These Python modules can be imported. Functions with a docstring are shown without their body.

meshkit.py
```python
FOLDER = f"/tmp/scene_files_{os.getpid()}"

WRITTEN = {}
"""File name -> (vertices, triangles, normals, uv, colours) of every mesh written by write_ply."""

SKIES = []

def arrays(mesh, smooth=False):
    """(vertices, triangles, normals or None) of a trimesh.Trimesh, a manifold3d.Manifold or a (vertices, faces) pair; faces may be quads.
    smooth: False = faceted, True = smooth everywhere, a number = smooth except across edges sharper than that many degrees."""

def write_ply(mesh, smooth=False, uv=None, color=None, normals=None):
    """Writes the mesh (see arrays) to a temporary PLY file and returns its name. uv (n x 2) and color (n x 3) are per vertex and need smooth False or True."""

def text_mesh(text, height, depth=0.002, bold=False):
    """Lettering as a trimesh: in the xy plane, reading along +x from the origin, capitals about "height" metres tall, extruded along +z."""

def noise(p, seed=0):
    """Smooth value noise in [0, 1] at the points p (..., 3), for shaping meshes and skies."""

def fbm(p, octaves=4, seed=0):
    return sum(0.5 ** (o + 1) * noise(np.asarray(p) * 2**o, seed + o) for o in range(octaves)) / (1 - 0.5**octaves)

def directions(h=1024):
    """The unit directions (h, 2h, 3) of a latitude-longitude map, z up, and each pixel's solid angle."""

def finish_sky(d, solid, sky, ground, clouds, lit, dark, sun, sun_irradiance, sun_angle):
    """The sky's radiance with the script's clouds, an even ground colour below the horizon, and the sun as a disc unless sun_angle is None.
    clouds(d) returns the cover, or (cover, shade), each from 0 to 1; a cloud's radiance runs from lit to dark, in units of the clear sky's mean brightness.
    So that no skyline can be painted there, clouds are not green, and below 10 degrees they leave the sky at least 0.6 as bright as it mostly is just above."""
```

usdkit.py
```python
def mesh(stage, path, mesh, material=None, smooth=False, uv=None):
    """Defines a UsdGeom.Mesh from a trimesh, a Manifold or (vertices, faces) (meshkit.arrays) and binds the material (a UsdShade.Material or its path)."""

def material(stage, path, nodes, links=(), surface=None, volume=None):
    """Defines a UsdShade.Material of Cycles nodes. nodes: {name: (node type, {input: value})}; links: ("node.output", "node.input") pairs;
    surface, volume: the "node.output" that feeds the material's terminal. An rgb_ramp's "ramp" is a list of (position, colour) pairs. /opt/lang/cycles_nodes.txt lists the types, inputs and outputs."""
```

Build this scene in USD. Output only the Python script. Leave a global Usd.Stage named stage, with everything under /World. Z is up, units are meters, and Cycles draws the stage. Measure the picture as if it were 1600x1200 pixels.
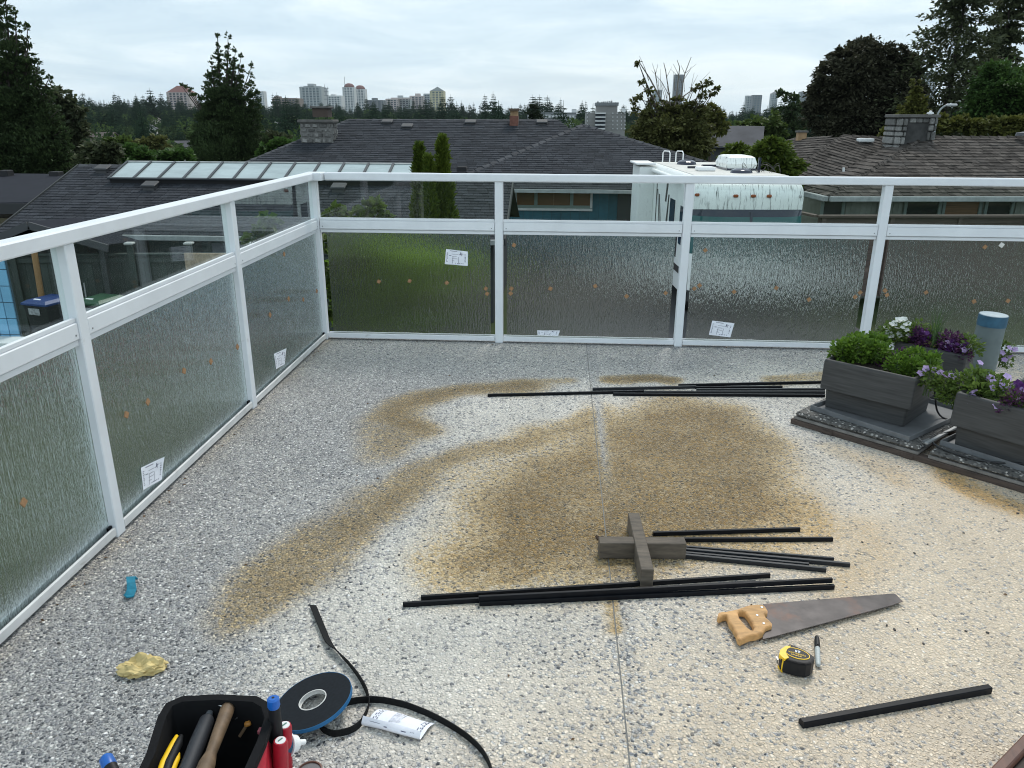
import math, random
import numpy as np, trimesh, usdkit, meshkit
from pxr import Usd, UsdGeom, UsdLux, UsdShade, Gf, Sdf, Vt
import shapely.geometry as sg

stage = Usd.Stage.CreateInMemory()
W = UsdGeom.Xform.Define(stage, '/World')
stage.SetDefaultPrim(W.GetPrim())

# ---------------------------------------------------------------- camera, sky, sun, exposure
FPX, PITCH, YAW, ROLL = 1204.97, 0.33486, -0.06034, 0.0045
CAM = np.array([1.5137, -4.8206, 1.40])
EXPOSURE = 0.66
cy_, sy_, cp_, sp_ = math.cos(YAW), math.sin(YAW), math.cos(PITCH), math.sin(PITCH)
fw = np.array([sy_ * cp_, cy_ * cp_, -sp_]); rt0 = np.array([cy_, -sy_, 0.0]); up0 = np.cross(rt0, fw)
cr_, sr_ = math.cos(ROLL), math.sin(ROLL)
rt, up = cr_ * rt0 + sr_ * up0, -sr_ * rt0 + cr_ * up0
cam = UsdGeom.Camera.Define(stage, '/World/camera')
m = Gf.Matrix4d(*rt, 0, *up, 0, *(-fw), 0, *CAM, 1)
cam.AddTransformOp().Set(m)
cam.CreateFocalLengthAttr(FPX / 1600 * 36.0)
cam.CreateHorizontalApertureAttr(36.0)
cam.CreateVerticalApertureAttr(27.0)
cam.CreateClippingRangeAttr((0.05, 20000.0))
cam.CreateExposureAttr(EXPOSURE)

SUN_EL, SUN_AZ = math.radians(52), math.radians(18)       # azimuth from +y towards +x
sunv = np.array([math.sin(SUN_AZ) * math.cos(SUN_EL), math.cos(SUN_AZ) * math.cos(SUN_EL), math.sin(SUN_EL)])
SKY_STRENGTH = 0.1
M_sky = usdkit.material(stage, '/World/Looks/sky', {
    "tc": ("texture_coordinate", {}),
    "map": ("mapping", {"scale": (1.0, 1.0, 5.0)}),
    "map2": ("mapping", {"scale": (2.0, 2.0, 11.0), "location": (3.1, 0.7, 1.2)}),
    "sky": ("sky_texture", {"sky_type": "single_scattering", "sun_disc": False, "sun_elevation": SUN_EL, "sun_rotation": SUN_AZ,
                            "air_density": 1.0, "aerosol_density": 2.0}),
    "n1": ("noise_texture", {"scale": 2.2, "detail": 6.0, "roughness": 0.55, "distortion": 0.3}),
    "n2": ("noise_texture", {"scale": 2.6, "detail": 5.0, "roughness": 0.6, "distortion": 0.5}),
    "cov": ("map_range", {"from_min": 0.30, "from_max": 0.70, "to_min": 0.80, "to_max": 1.0, "clamp": True}),
    "shade": ("rgb_ramp", {"ramp": [(0.30, (3.9, 4.95, 5.75)), (0.48, (4.6, 5.6, 6.25)), (0.72, (5.9, 6.65, 7.05))]}),
    "mix": ("mix", {"mix_type": "mix"}),
    "bg": ("background_shader", {"strength": SKY_STRENGTH}),
}, [("tc.generated", "map.vector"), ("map.vector", "n1.vector"), ("tc.generated", "map2.vector"), ("map2.vector", "n2.vector"),
    ("n1.fac", "cov.value"), ("n2.fac", "shade.fac"), ("cov.result", "mix.fac"),
    ("sky.color", "mix.color1"), ("shade.color", "mix.color2"), ("mix.color", "bg.color")], surface="bg.background")
dome = UsdLux.DomeLight.Define(stage, '/World/sky')
dome.CreateIntensityAttr(1.0)
UsdShade.MaterialBindingAPI.Apply(dome.GetPrim()).Bind(M_sky)
dome.GetPrim().SetCustomDataByKey('kind', 'structure')
sun = UsdLux.DistantLight.Define(stage, '/World/sun')
sun.CreateNormalizeAttr(True); sun.CreateIntensityAttr(0.34); sun.CreateAngleAttr(15.0); sun.CreateColorAttr(Gf.Vec3f(1.0, 0.96, 0.9))
zaxis = sunv; xaxis = np.cross([0, 0, 1.0], zaxis); xaxis /= np.linalg.norm(xaxis); yaxis = np.cross(zaxis, xaxis)
sun.AddTransformOp().Set(Gf.Matrix4d(*xaxis, 0, *yaxis, 0, *zaxis, 0, 0, 0, 30, 1))

# ---------------------------------------------------------------- helpers
def ray(px, py):
    return ((px - 800) / FPX) * rt - ((py - 600) / FPX) * up + fw
def G(px, py, z=0.0):
    d = ray(px, py); return CAM + d * (z - CAM[2]) / d[2]
def AY(px, py, y):
    d = ray(px, py); return CAM + d * (y - CAM[1]) / d[1]
def AX(px, py, x):
    d = ray(px, py); return CAM + d * (x - CAM[0]) / d[0]
def on_plane(px, py, p0, n):
    d = ray(px, py); return CAM + d * (np.dot(p0 - CAM, n) / np.dot(d, n))
def nz(v):
    v = np.asarray(v, float); return v / np.linalg.norm(v)

class MB:
    """collects shapes into one mesh"""
    def __init__(self): self.v, self.f, self.n = [], [], 0
    def add(self, v, f):
        v = np.asarray(v, float); f = np.asarray(f, int)
        if f.shape[1] == 4: f = np.vstack([f[:, [0, 1, 2]], f[:, [0, 2, 3]]])
        self.v.append(v); self.f.append(f + self.n); self.n += len(v); return self
    def tm(self, t): return self.add(t.vertices, t.faces)
    def box(self, c, s, R=None, bev=0.0):
        c = np.asarray(c, float); s = np.asarray(s, float) / 2
        if bev > 0:
            pts = []
            for sx in (-1, 1):
                for sy in (-1, 1):
                    for sz in (-1, 1):
                        sgn = np.array([sx, sy, sz])
                        for k in range(3):
                            q = s - bev; q[k] = s[k]; pts.append(sgn * q)
            h = trimesh.Trimesh(np.array(pts)).convex_hull
            v, f = np.array(h.vertices), np.array(h.faces)
        else:
            v = np.array([[x, y, z] for x in (-1, 1) for y in (-1, 1) for z in (-1, 1)], float) * s
            f = np.array([[0, 1, 3, 2], [4, 6, 7, 5], [0, 4, 5, 1], [2, 3, 7, 6], [0, 2, 6, 4], [1, 5, 7, 3]])
        if R is not None: v = v @ np.asarray(R).T
        return self.add(v + c, f)
    def bar(self, a, b, w, h, bev=0.0, upv=(0, 0, 1)):
        """a box along a-b; w across, h along upv"""
        a, b = np.asarray(a, float), np.asarray(b, float)
        d = b - a; L = np.linalg.norm(d); d = d / L
        s = np.cross(d, upv); s /= np.linalg.norm(s); u = np.cross(s, d)
        return self.box((a + b) / 2, (L, w, h), np.stack([d, s, u], 1), bev)
    def prism(self, poly, z0, z1, holes=()):
        t = trimesh.creation.extrude_polygon(sg.Polygon(poly, holes), z1 - z0, engine='earcut')
        v = np.array(t.vertices); v[:, 2] += z0
        return self.add(v, t.faces)
    def frame_prism(self, poly, o, u, v, n, t0, t1, holes=()):
        """polygon in (u, v) coordinates about o, thick along n from t0 to t1"""
        t = trimesh.creation.extrude_polygon(sg.Polygon(poly, holes), t1 - t0, engine='earcut')
        p = np.array(t.vertices)
        q = np.asarray(o) + p[:, :1] * np.asarray(u) + p[:, 1:2] * np.asarray(v) + (p[:, 2:] + t0) * np.asarray(n)
        f = np.array(t.faces)
        if np.dot(np.cross(u, v), n) < 0: f = f[:, ::-1]
        return self.add(q, f)
    def tube(self, path, r, n=8, cap=True):
        P = np.asarray(path, float); k = len(P); r = np.broadcast_to(np.asarray(r, float), (k,))
        T = np.gradient(P, axis=0); T /= np.linalg.norm(T, axis=1, keepdims=True) + 1e-12
        ref = np.array([0, 0, 1.0]) if abs(T[0][2]) < 0.9 else np.array([1.0, 0, 0])
        rings = []
        for i in range(k):
            s = np.cross(ref, T[i]); s /= np.linalg.norm(s) + 1e-12; u = np.cross(T[i], s); ref = u if abs(np.dot(u, T[min(i + 1, k - 1)])) < 0.95 else ref
            a = np.arange(n) / n * 2 * np.pi
            rings.append(P[i] + r[i] * (np.cos(a)[:, None] * s + np.sin(a)[:, None] * u))
        v = np.vstack(rings); f = []
        for i in range(k - 1):
            for j in range(n):
                f.append([i * n + j, i * n + (j + 1) % n, (i + 1) * n + (j + 1) % n, (i + 1) * n + j])
        self.add(v, f)
        if cap:
            for i, fl in ((0, True), (k - 1, False)):
                idx = np.arange(n); c = len(rings[i])
                vv = np.vstack([rings[i], P[i]]); ff = [[j, (j + 1) % n, n] if not fl else [(j + 1) % n, j, n] for j in range(n)]
                self.add(vv, ff)
        return self
    def lathe(self, prof, c, n=24, axis=(0, 0, 1)):
        prof = np.asarray(prof, float)
        t = trimesh.creation.revolve(prof, sections=n)
        R = trimesh.geometry.align_vectors([0, 0, 1], axis)[:3, :3]
        return self.add(np.array(t.vertices) @ R.T + np.asarray(c), t.faces)
    def quad(self, a, b, c, d): return self.add([a, b, c, d], [[0, 1, 2, 3]])
    def arr(self): return np.vstack(self.v), np.vstack(self.f)

counts = {}
def unique(parent, name):
    k = (parent, name); counts[k] = counts.get(k, 0) + 1
    return f'{parent}/{name}' if counts[k] == 1 else f'{parent}/{name}_{counts[k]-1:03d}'

class Thing:
    def __init__(self, path, M): self.path, self.M = path, M
def meta(path, label=None, cat=None, group=None, kind=None):
    p = stage.GetPrimAtPath(path)
    for k, v in (('label', label), ('category', cat), ('group', group), ('kind', kind)):
        if v: p.SetCustomDataByKey(k, v)
def thing(name, label=None, cat=None, base=(0, 0, 0), rotz=0.0, group=None, kind=None):
    path = unique('/World', name)
    x = UsdGeom.Xform.Define(stage, path)
    x.AddTranslateOp().Set(Gf.Vec3d(*map(float, base)))
    if rotz: x.AddRotateZOp().Set(math.degrees(rotz))
    c, s = math.cos(rotz), math.sin(rotz)
    M = np.eye(4); M[:3, :3] = [[c, -s, 0], [s, c, 0], [0, 0, 1]]; M[:3, 3] = base
    meta(path, label, cat, group, kind)
    return Thing(path, M)
TONED = set()
def tones(v, f, path):
    """one random tone for each loose piece of the mesh"""
    from scipy.sparse import coo_matrix
    from scipy.sparse.csgraph import connected_components
    e = np.vstack([f[:, :2], f[:, 1:]]); n = len(v)
    k, lab = connected_components(coo_matrix((np.ones(len(e), np.int8), (e[:, 0], e[:, 1])), shape=(n, n)), directed=False)
    import zlib
    return np.repeat(np.random.default_rng(zlib.crc32(path.encode())).random(k)[lab][:, None], 3, 1)
def part(parent, name, mb, mat, smooth=False, local=False, label=None, kind=None, primvar=None):
    """mesh under a thing or a part. Shapes are given in world coordinates unless local."""
    path = unique(parent.path, name)
    v, f = mb.arr() if isinstance(mb, MB) else (np.asarray(mb[0], float), np.asarray(mb[1], int))
    if not local:
        Mi = np.linalg.inv(parent.M); v = v @ Mi[:3, :3].T + Mi[:3, 3]
    if primvar is None and mat is not None and str(mat.GetPath()) in TONED: primvar = ('tone', tones(v, f, path)); smooth = False
    me = usdkit.mesh(stage, path, (v, f), mat, smooth=smooth)
    if primvar is not None:
        UsdGeom.PrimvarsAPI(me).CreatePrimvar(primvar[0], Sdf.ValueTypeNames.Color3fArray, 'vertex').Set(Vt.Vec3fArray.FromNumpy(primvar[1].astype(np.float32)))
    meta(path, label, None, None, kind)
    return Thing(path, parent.M)
def solo(name, mb, mat, label=None, cat=None, group=None, kind=None, smooth=False):
    v, f = mb.arr(); b = np.array([(v[:, 0].min() + v[:, 0].max()) / 2, (v[:, 1].min() + v[:, 1].max()) / 2, v[:, 2].min()])
    path = unique('/World', name)
    me = usdkit.mesh(stage, path, (v - b, f), mat, smooth=smooth)
    me.AddTranslateOp().Set(Gf.Vec3d(*map(float, b)))
    meta(path, label, cat, group, kind)
    M = np.eye(4); M[:3, 3] = b
    return Thing(path, M)

# ---------------------------------------------------------------- materials
MATS = {}
def mat(name, col, rough=0.6, metal=0.0, spec=0.5, noise=None, bump=None, island=0.0, wear=None, coat=0.0):
    """noise=(scale, amount, detail); bump=(scale, strength, distance); island = tone variation from piece to piece"""
    if name in MATS: return MATS[name]
    N = {"p": ("principled_bsdf", {"base_color": col, "roughness": rough, "metallic": metal, "specular_ior_level": spec, "coat_weight": coat})}
    L = []; src = None
    if noise or island or wear:
        N["g"] = ("geometry", {})
    if noise:
        sc = noise[0] if np.ndim(noise[0]) else (noise[0],) * 3
        N["mp"] = ("mapping", {"scale": sc}); N["n"] = ("noise_texture", {"scale": 1.0, "detail": noise[2] if len(noise) > 2 else 4.0, "roughness": 0.6})
        a = noise[1]
        N["r"] = ("rgb_ramp", {"ramp": [(0.28, tuple(c * (1 - a) for c in col)), (0.5, col), (0.72, tuple(min(1, c * (1 + a)) for c in col))]})
        L += [("g.position", "mp.vector"), ("mp.vector", "n.vector"), ("n.fac", "r.fac")]; src = "r.color"
    if island:
        TONED.add(f'/World/Looks/{name}')
        N["ta"] = ("attribute", {"attribute": "tone"})
        N["ir"] = ("map_range", {"from_min": 0.0, "from_max": 1.0, "to_min": 1 - island, "to_max": 1 + island})
        N["hv"] = ("hsv", {"color": col})
        L += [("ta.fac", "ir.value"), ("ir.result", "hv.value")]
        if src: L.append((src, "hv.color"))
        src = "hv.color"
    if wear:  # (scale, threshold, colour, softness)
        N["wn"] = ("noise_texture", {"scale": 1.0, "detail": 6.0, "roughness": 0.65})
        N["wm"] = ("mapping", {"scale": wear[0] if np.ndim(wear[0]) else (wear[0],) * 3})
        N["wr"] = ("map_range", {"from_min": wear[1], "from_max": wear[1] + wear[3], "to_min": 0.0, "to_max": 1.0, "clamp": True})
        N["wx"] = ("mix", {"color1": col, "color2": wear[2]})
        L += [("g.position", "wm.vector"), ("wm.vector", "wn.vector"), ("wn.fac", "wr.value"), ("wr.result", "wx.fac")]
        if src: L.append((src, "wx.color1"))
        src = "wx.color"
    if src: L.append((src, "p.base_color"))
    if bump:
        if "g" not in N: N["g"] = ("geometry", {})
        sc = bump[0] if np.ndim(bump[0]) else (bump[0],) * 3
        N["bm"] = ("mapping", {"scale": sc}); N["bn"] = ("noise_texture", {"scale": 1.0, "detail": 5.0, "roughness": 0.6})
        N["b"] = ("bump", {"strength": bump[1], "distance": bump[2]})
        L += [("g.position", "bm.vector"), ("bm.vector", "bn.vector"), ("bn.fac", "b.height"), ("b.normal", "p.normal")]
    MATS[name] = usdkit.material(stage, f'/World/Looks/{name}', N, L, surface="p.BSDF")
    return MATS[name]

def leafmat(name, c0, c1, trans=0.35, rough=0.55, spec=0.2):
    if name in MATS: return MATS[name]
    TONED.add(f'/World/Looks/{name}')
    MATS[name] = usdkit.material(stage, f'/World/Looks/{name}', {
        "g": ("geometry", {}), "ta": ("attribute", {"attribute": "tone"}),
        "mp": ("mapping", {"scale": (0.6, 0.6, 0.6)}), "n": ("noise_texture", {"scale": 1.0, "detail": 3.0}),
        "ad": ("math", {"math_type": "multiply_add", "value2": 0.6, "value3": -0.05}),
        "ad2": ("math", {"math_type": "add"}), "m2": ("math", {"math_type": "multiply", "value2": 0.75}),
        "r": ("rgb_ramp", {"ramp": [(0.1, c0), (0.9, c1)]}),
        "p": ("principled_bsdf", {"roughness": rough, "specular_ior_level": spec}),
        "t": ("translucent_bsdf", {}), "mx": ("mix_closure", {"fac": trans}),
    }, [("g.position", "mp.vector"), ("mp.vector", "n.vector"), ("ta.fac", "ad.value1"), ("n.fac", "m2.value1"), ("ad.value", "ad2.value1"), ("m2.value", "ad2.value2"),
        ("ad2.value", "r.fac"), ("r.color", "p.base_color"), ("r.color", "t.color"), ("p.BSDF", "mx.closure1"), ("t.BSDF", "mx.closure2")], surface="mx.closure")
    return MATS[name]

alu = mat('painted_aluminium', (0.70, 0.72, 0.74), 0.40, noise=(5.0, 0.06), bump=((60, 60, 60), 0.05, 0.002), wear=((6, 6, 9), 0.66, (0.50, 0.50, 0.49), 0.10))
alu_dirty = mat('dirty_aluminium', (0.60, 0.60, 0.59), 0.45, noise=(9.0, 0.14), wear=((7, 7, 30), 0.6, (0.30, 0.28, 0.25), 0.15))
black_rubber = mat('black_vinyl', (0.004, 0.0045, 0.006), 0.42, spec=0.16, noise=(30, 0.3))
black_dust = mat('black_vinyl_dusty', (0.010, 0.0115, 0.014), 0.42, spec=0.35, noise=((40, 200, 200), 0.4))
seal_grey = mat('grey_sealant', (0.20, 0.20, 0.19), 0.8)
paper = mat('white_paper', (0.80, 0.81, 0.86), 0.8, noise=(40, 0.05), bump=(35, 0.3, 0.004))
ink = mat('printed_ink', (0.10, 0.10, 0.16), 0.8)
cork = mat('cork', (0.33, 0.185, 0.09), 0.9, noise=(400, 0.35))
cork_pale = mat('pale_pad', (0.68, 0.66, 0.62), 0.9, noise=(300, 0.15))
weath_wood = mat('weathered_wood', (0.098, 0.078, 0.058), 0.75, noise=((12, 60, 60), 0.45), bump=((15, 120, 120), 0.25, 0.003))
steel_old = mat('old_saw_steel', (0.055, 0.049, 0.048), 0.42, metal=0.6, noise=(14, 0.5, 8), wear=(9, 0.53, (0.10, 0.055, 0.04), 0.2))
saw_wood = mat('saw_handle_wood', (0.52, 0.29, 0.11), 0.65, noise=((20, 60, 20), 0.3), wear=(45, 0.66, (0.16, 0.08, 0.03), 0.06))
chrome = mat('nickel', (0.7, 0.7, 0.68), 0.25, metal=1.0)
yellow = mat('yellow_plastic', (0.85, 0.52, 0.01), 0.4, noise=(60, 0.1))
black_plastic = mat('black_plastic', (0.007, 0.007, 0.008), 0.5, spec=.3, bump=(500, 0.1, 0.001))
white_print = mat('white_print', (0.8, 0.8, 0.82), 0.5)
blue_plastic = mat('blue_plastic', (0.012, 0.11, 0.42), 0.35, noise=(80, 0.15))
red_plastic = mat('red_plastic', (0.36, 0.008, 0.022), 0.45, noise=(50, 0.2))
white_plastic = mat('white_plastic', (0.78, 0.78, 0.77), 0.4, noise=(40, 0.06))
grey_marker = mat('grey_marker', (0.42, 0.45, 0.44), 0.45, noise=(150, 0.1))
teal_rubber = mat('teal_rubber', (0.0, 0.17, 0.26), 0.55, noise=(60, 0.2))
yellow_rag = mat('crumpled_yellow', (0.60, 0.47, 0.21), 0.8, noise=(40, 0.25))
tape_black = mat('foam_tape', (0.012, 0.015, 0.019), 0.85, spec=.2, noise=(150, 0.25))
tape_blue = mat('tape_liner', (0.008, 0.115, 0.27), 0.5)
cardboard = mat('white_cardboard', (0.66, 0.65, 0.62), 0.8, noise=(60, 0.15))
bag_black = mat('bag_fabric', (0.008, 0.008, 0.009), 0.95, spec=0.2, bump=(900, 0.3, 0.001))
hammer_wood = mat('hammer_wood', (0.12, 0.075, 0.04), 0.6, noise=((40, 40, 14), 0.4))
dark_rubber = mat('dark_rubber', (0.014, 0.016, 0.021), 0.6)
orange_wood = mat('orange_clamp', (0.60, 0.26, 0.05), 0.5)
planter_mat = mat('planter_resin', (0.050, 0.050, 0.0495), 0.6, spec=.3, noise=((6, 6, 90), 0.35), bump=((10, 10, 160), 0.25, 0.003))
tray_mat = mat('tray_plastic', (0.12, 0.125, 0.13), 0.5, noise=(15, 0.2))
soil = mat('potting_soil', (0.022, 0.016, 0.011), 0.95, noise=(60, 0.6), bump=(80, 0.8, 0.02))
timber_dark = mat('dark_timber', (0.060, 0.042, 0.033), 0.8, noise=((10, 10, 90), 0.4))
pipe_mat = mat('painted_pipe', (0.105, 0.135, 0.138), 0.5, noise=(18, 0.15), wear=(24, 0.68, (0.03, 0.03, 0.03), 0.03))
blue_tape = mat('blue_masking_tape', (0.022, 0.082, 0.135), 0.6, noise=(25, 0.3))
pipe_top = mat('pipe_cap', (0.36, 0.42, 0.45), 0.5, noise=(30, 0.1))
hose_mat = mat('black_hose', (0.012, 0.012, 0.013), 0.4)
brown_wood = mat('brown_stained_wood', (0.11, 0.045, 0.028), 0.5, noise=((50, 12, 12), 0.3))
concrete_base = mat('concrete', (0.32, 0.31, 0.30), 0.85, noise=(6, 0.2), bump=(60, 0.3, 0.004))
shingle = mat('asphalt_shingle', (0.040, 0.0435, 0.050), 0.9, spec=0.1, island=0.24, noise=(30, 0.4), wear=((0.6, 0.6, 2.0), 0.6, (0.058, 0.061, 0.067), 0.25))
shingle_cap = mat('shingle_cap', (0.055, 0.058, 0.065), 0.85, spec=0.25, island=0.25, noise=(40, 0.3))
shake = mat('cedar_shake', (0.072, 0.063, 0.056), 0.9, spec=0.1, island=0.42, noise=((9, 9, 9), 0.4), wear=(0.8, 0.58, (0.085, 0.08, 0.075), 0.2))
under = mat('roof_felt', (0.012, 0.012, 0.013), 0.9)
dark_metal_roof = mat('dark_membrane_roof', (0.016, 0.018, 0.025), 0.9, spec=.15, noise=(3, 0.15))
teal_wall = mat('teal_board', (0.022, 0.105, 0.145), 0.6, island=0.15, noise=(4, 0.2))
dark_wall = mat('dark_stucco', (0.035, 0.04, 0.04), 0.8, noise=(5, 0.2))
beige_wall = mat('beige_siding', (0.26, 0.22, 0.15), 0.8, noise=(6, 0.15))
sage_wall = mat('sage_wall', (0.25, 0.275, 0.235), 0.8, noise=(4, 0.15), island=0.1)
sage_trim = mat('sage_trim', (0.19, 0.25, 0.225), 0.5)
white_trim = mat('white_trim', (0.62, 0.63, 0.62), 0.5, noise=(8, 0.1))
gutter_grey = mat('gutter_grey', (0.27, 0.29, 0.285), 0.45, noise=(6, 0.2))
dark_glass = mat('dark_window_glass', (0.012, 0.014, 0.016), 0.06, spec=0.6)
brown_blind = mat('brown_blind', (0.20, 0.10, 0.045), 0.6, noise=((2, 2, 60), 0.35))
stone_mat = mat('chimney_stone', (0.16, 0.155, 0.145), 0.85, island=0.55, noise=(14, 0.35), bump=(25, 0.5, 0.02))
mortar = mat('mortar', (0.16, 0.155, 0.145), 0.9, noise=(20, 0.2))
mortar_dark = mat('sooty_mortar', (0.045, 0.044, 0.042), 0.9, noise=(5, 0.5))
slab_cap = mat('concrete_cap', (0.10, 0.095, 0.088), 0.85, noise=(8, 0.3))
brick_mat = mat('red_brick', (0.12, 0.05, 0.035), 0.85, noise=(12, 0.3), island=0.2)
clay = mat('clay_flue', (0.30, 0.19, 0.10), 0.8, noise=(6, 0.25))
fence_green = mat('dark_green_board', (0.030, 0.042, 0.036), 0.7, island=0.2, noise=((8, 8, 1.5), 0.25))
fence_cap = mat('pale_cap', (0.42, 0.43, 0.41), 0.6)
wood_pole = mat('timber_pole', (0.27, 0.15, 0.06), 0.7, noise=((9, 9, 1.2), 0.3))
brown_fence = mat('weathered_brown_board', (0.085, 0.062, 0.05), 0.8, island=0.2, noise=((2, 6, 20), 0.35))
tile_blue = mat('blue_tile', (0.19, 0.42, 0.62), 0.3, island=0.08, noise=(2, 0.1))
grout = mat('dark_grout', (0.03, 0.07, 0.10), 0.8)
asphalt = mat('asphalt', (0.05, 0.05, 0.052), 0.85, noise=(30, 0.25), bump=(150, 0.4, 0.01))
bin_blue = mat('blue_lid', (0.009, 0.040, 0.16), 0.5)
bin_green = mat('green_lid', (0.016, 0.07, 0.034), 0.5)
bin_body = mat('bin_body', (0.010, 0.011, 0.014), 0.5)
rv_white = mat('motorhome_white', (0.80, 0.82, 0.79), 0.4, noise=(1.5, 0.06), wear=((7, 7, 1.6), 0.60, (0.30, 0.31, 0.30), 0.16))
rv_cap = mat('motorhome_front_cap', (0.82, 0.84, 0.80), 0.4, noise=(2, 0.06), wear=((26, 6, 2.6), 0.53, (0.12, 0.13, 0.12), 0.16))
rv_roof = mat('motorhome_roof', (0.55, 0.54, 0.50), 0.7, noise=(2.5, 0.15), wear=(5, 0.6, (0.22, 0.21, 0.19), 0.15))
rv_stripe = mat('motorhome_stripe', (0.030, 0.026, 0.024), 0.5)
rv_glass = mat('windscreen', (0.022, 0.085, 0.085), 0.08, spec=0.6)
rv_visor = mat('tinted_band', (0.016, 0.018, 0.03), 0.06, spec=0.6)
amber = mat('amber_lens', (0.26, 0.06, 0.015), 0.25)
clear_lens = mat('pale_lens', (0.45, 0.46, 0.45), 0.2)
tyre = mat('tyre', (0.012, 0.012, 0.012), 0.85)
bark = mat('bark', (0.050, 0.040, 0.032), 0.9, noise=((10, 10, 2), 0.4), bump=(20, 0.6, 0.02))
twig = mat('pale_twig', (0.17, 0.145, 0.12), 0.9)

# see-through panes
M_clear = usdkit.material(stage, '/World/Looks/clear_glass', {
    "lw": ("layer_weight", {"blend": 0.5}), "pw": ("math", {"math_type": "power", "value2": 5.0}), "ma": ("math", {"math_type": "multiply_add", "value2": 0.85, "value3": 0.035}),
    "t": ("transparent_bsdf", {"color": (0.945, 0.975, 0.965)}),
    "gl": ("glossy_bsdf", {"color": (1, 1, 1), "roughness": 0.0}), "mx": ("mix_closure", {})},
    [("lw.facing", "pw.value1"), ("pw.value", "ma.value1"), ("ma.value", "mx.fac"), ("t.BSDF", "mx.closure1"), ("gl.BSDF", "mx.closure2")], surface="mx.closure")
def rain_glass(name, tint, rough=0.10, dist=0.0022):
    return usdkit.material(stage, f'/World/Looks/{name}', {
        "g": ("geometry", {}),
        "m1": ("mapping", {"scale": (240, 240, 34)}), "n1": ("noise_texture", {"scale": 1.0, "detail": 2.0, "roughness": 0.5, "distortion": 0.4}),
        "m2": ("mapping", {"scale": (85, 85, 12)}), "n2": ("noise_texture", {"scale": 1.0, "detail": 1.0}),
        "s": ("math", {"math_type": "multiply_add", "value2": 0.9}),
        "b": ("bump", {"strength": 1.0, "distance": dist}),
        "p": ("principled_bsdf", {"base_color": tint, "roughness": rough, "ior": 1.5, "transmission_weight": 1.0})},
        [("g.position", "m1.vector"), ("m1.vector", "n1.vector"), ("g.position", "m2.vector"), ("m2.vector", "n2.vector"),
         ("n2.fac", "s.value1"), ("n1.fac", "s.value3"), ("s.value", "b.height"), ("b.normal", "p.normal")], surface="p.BSDF")
M_rain = rain_glass('rain_glass', (0.90, 0.94, 0.91), 0.05)
M_rain_green = rain_glass('rain_glass_green', (0.93, 1.0, 0.98), 0.05, 0.0030)

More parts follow.
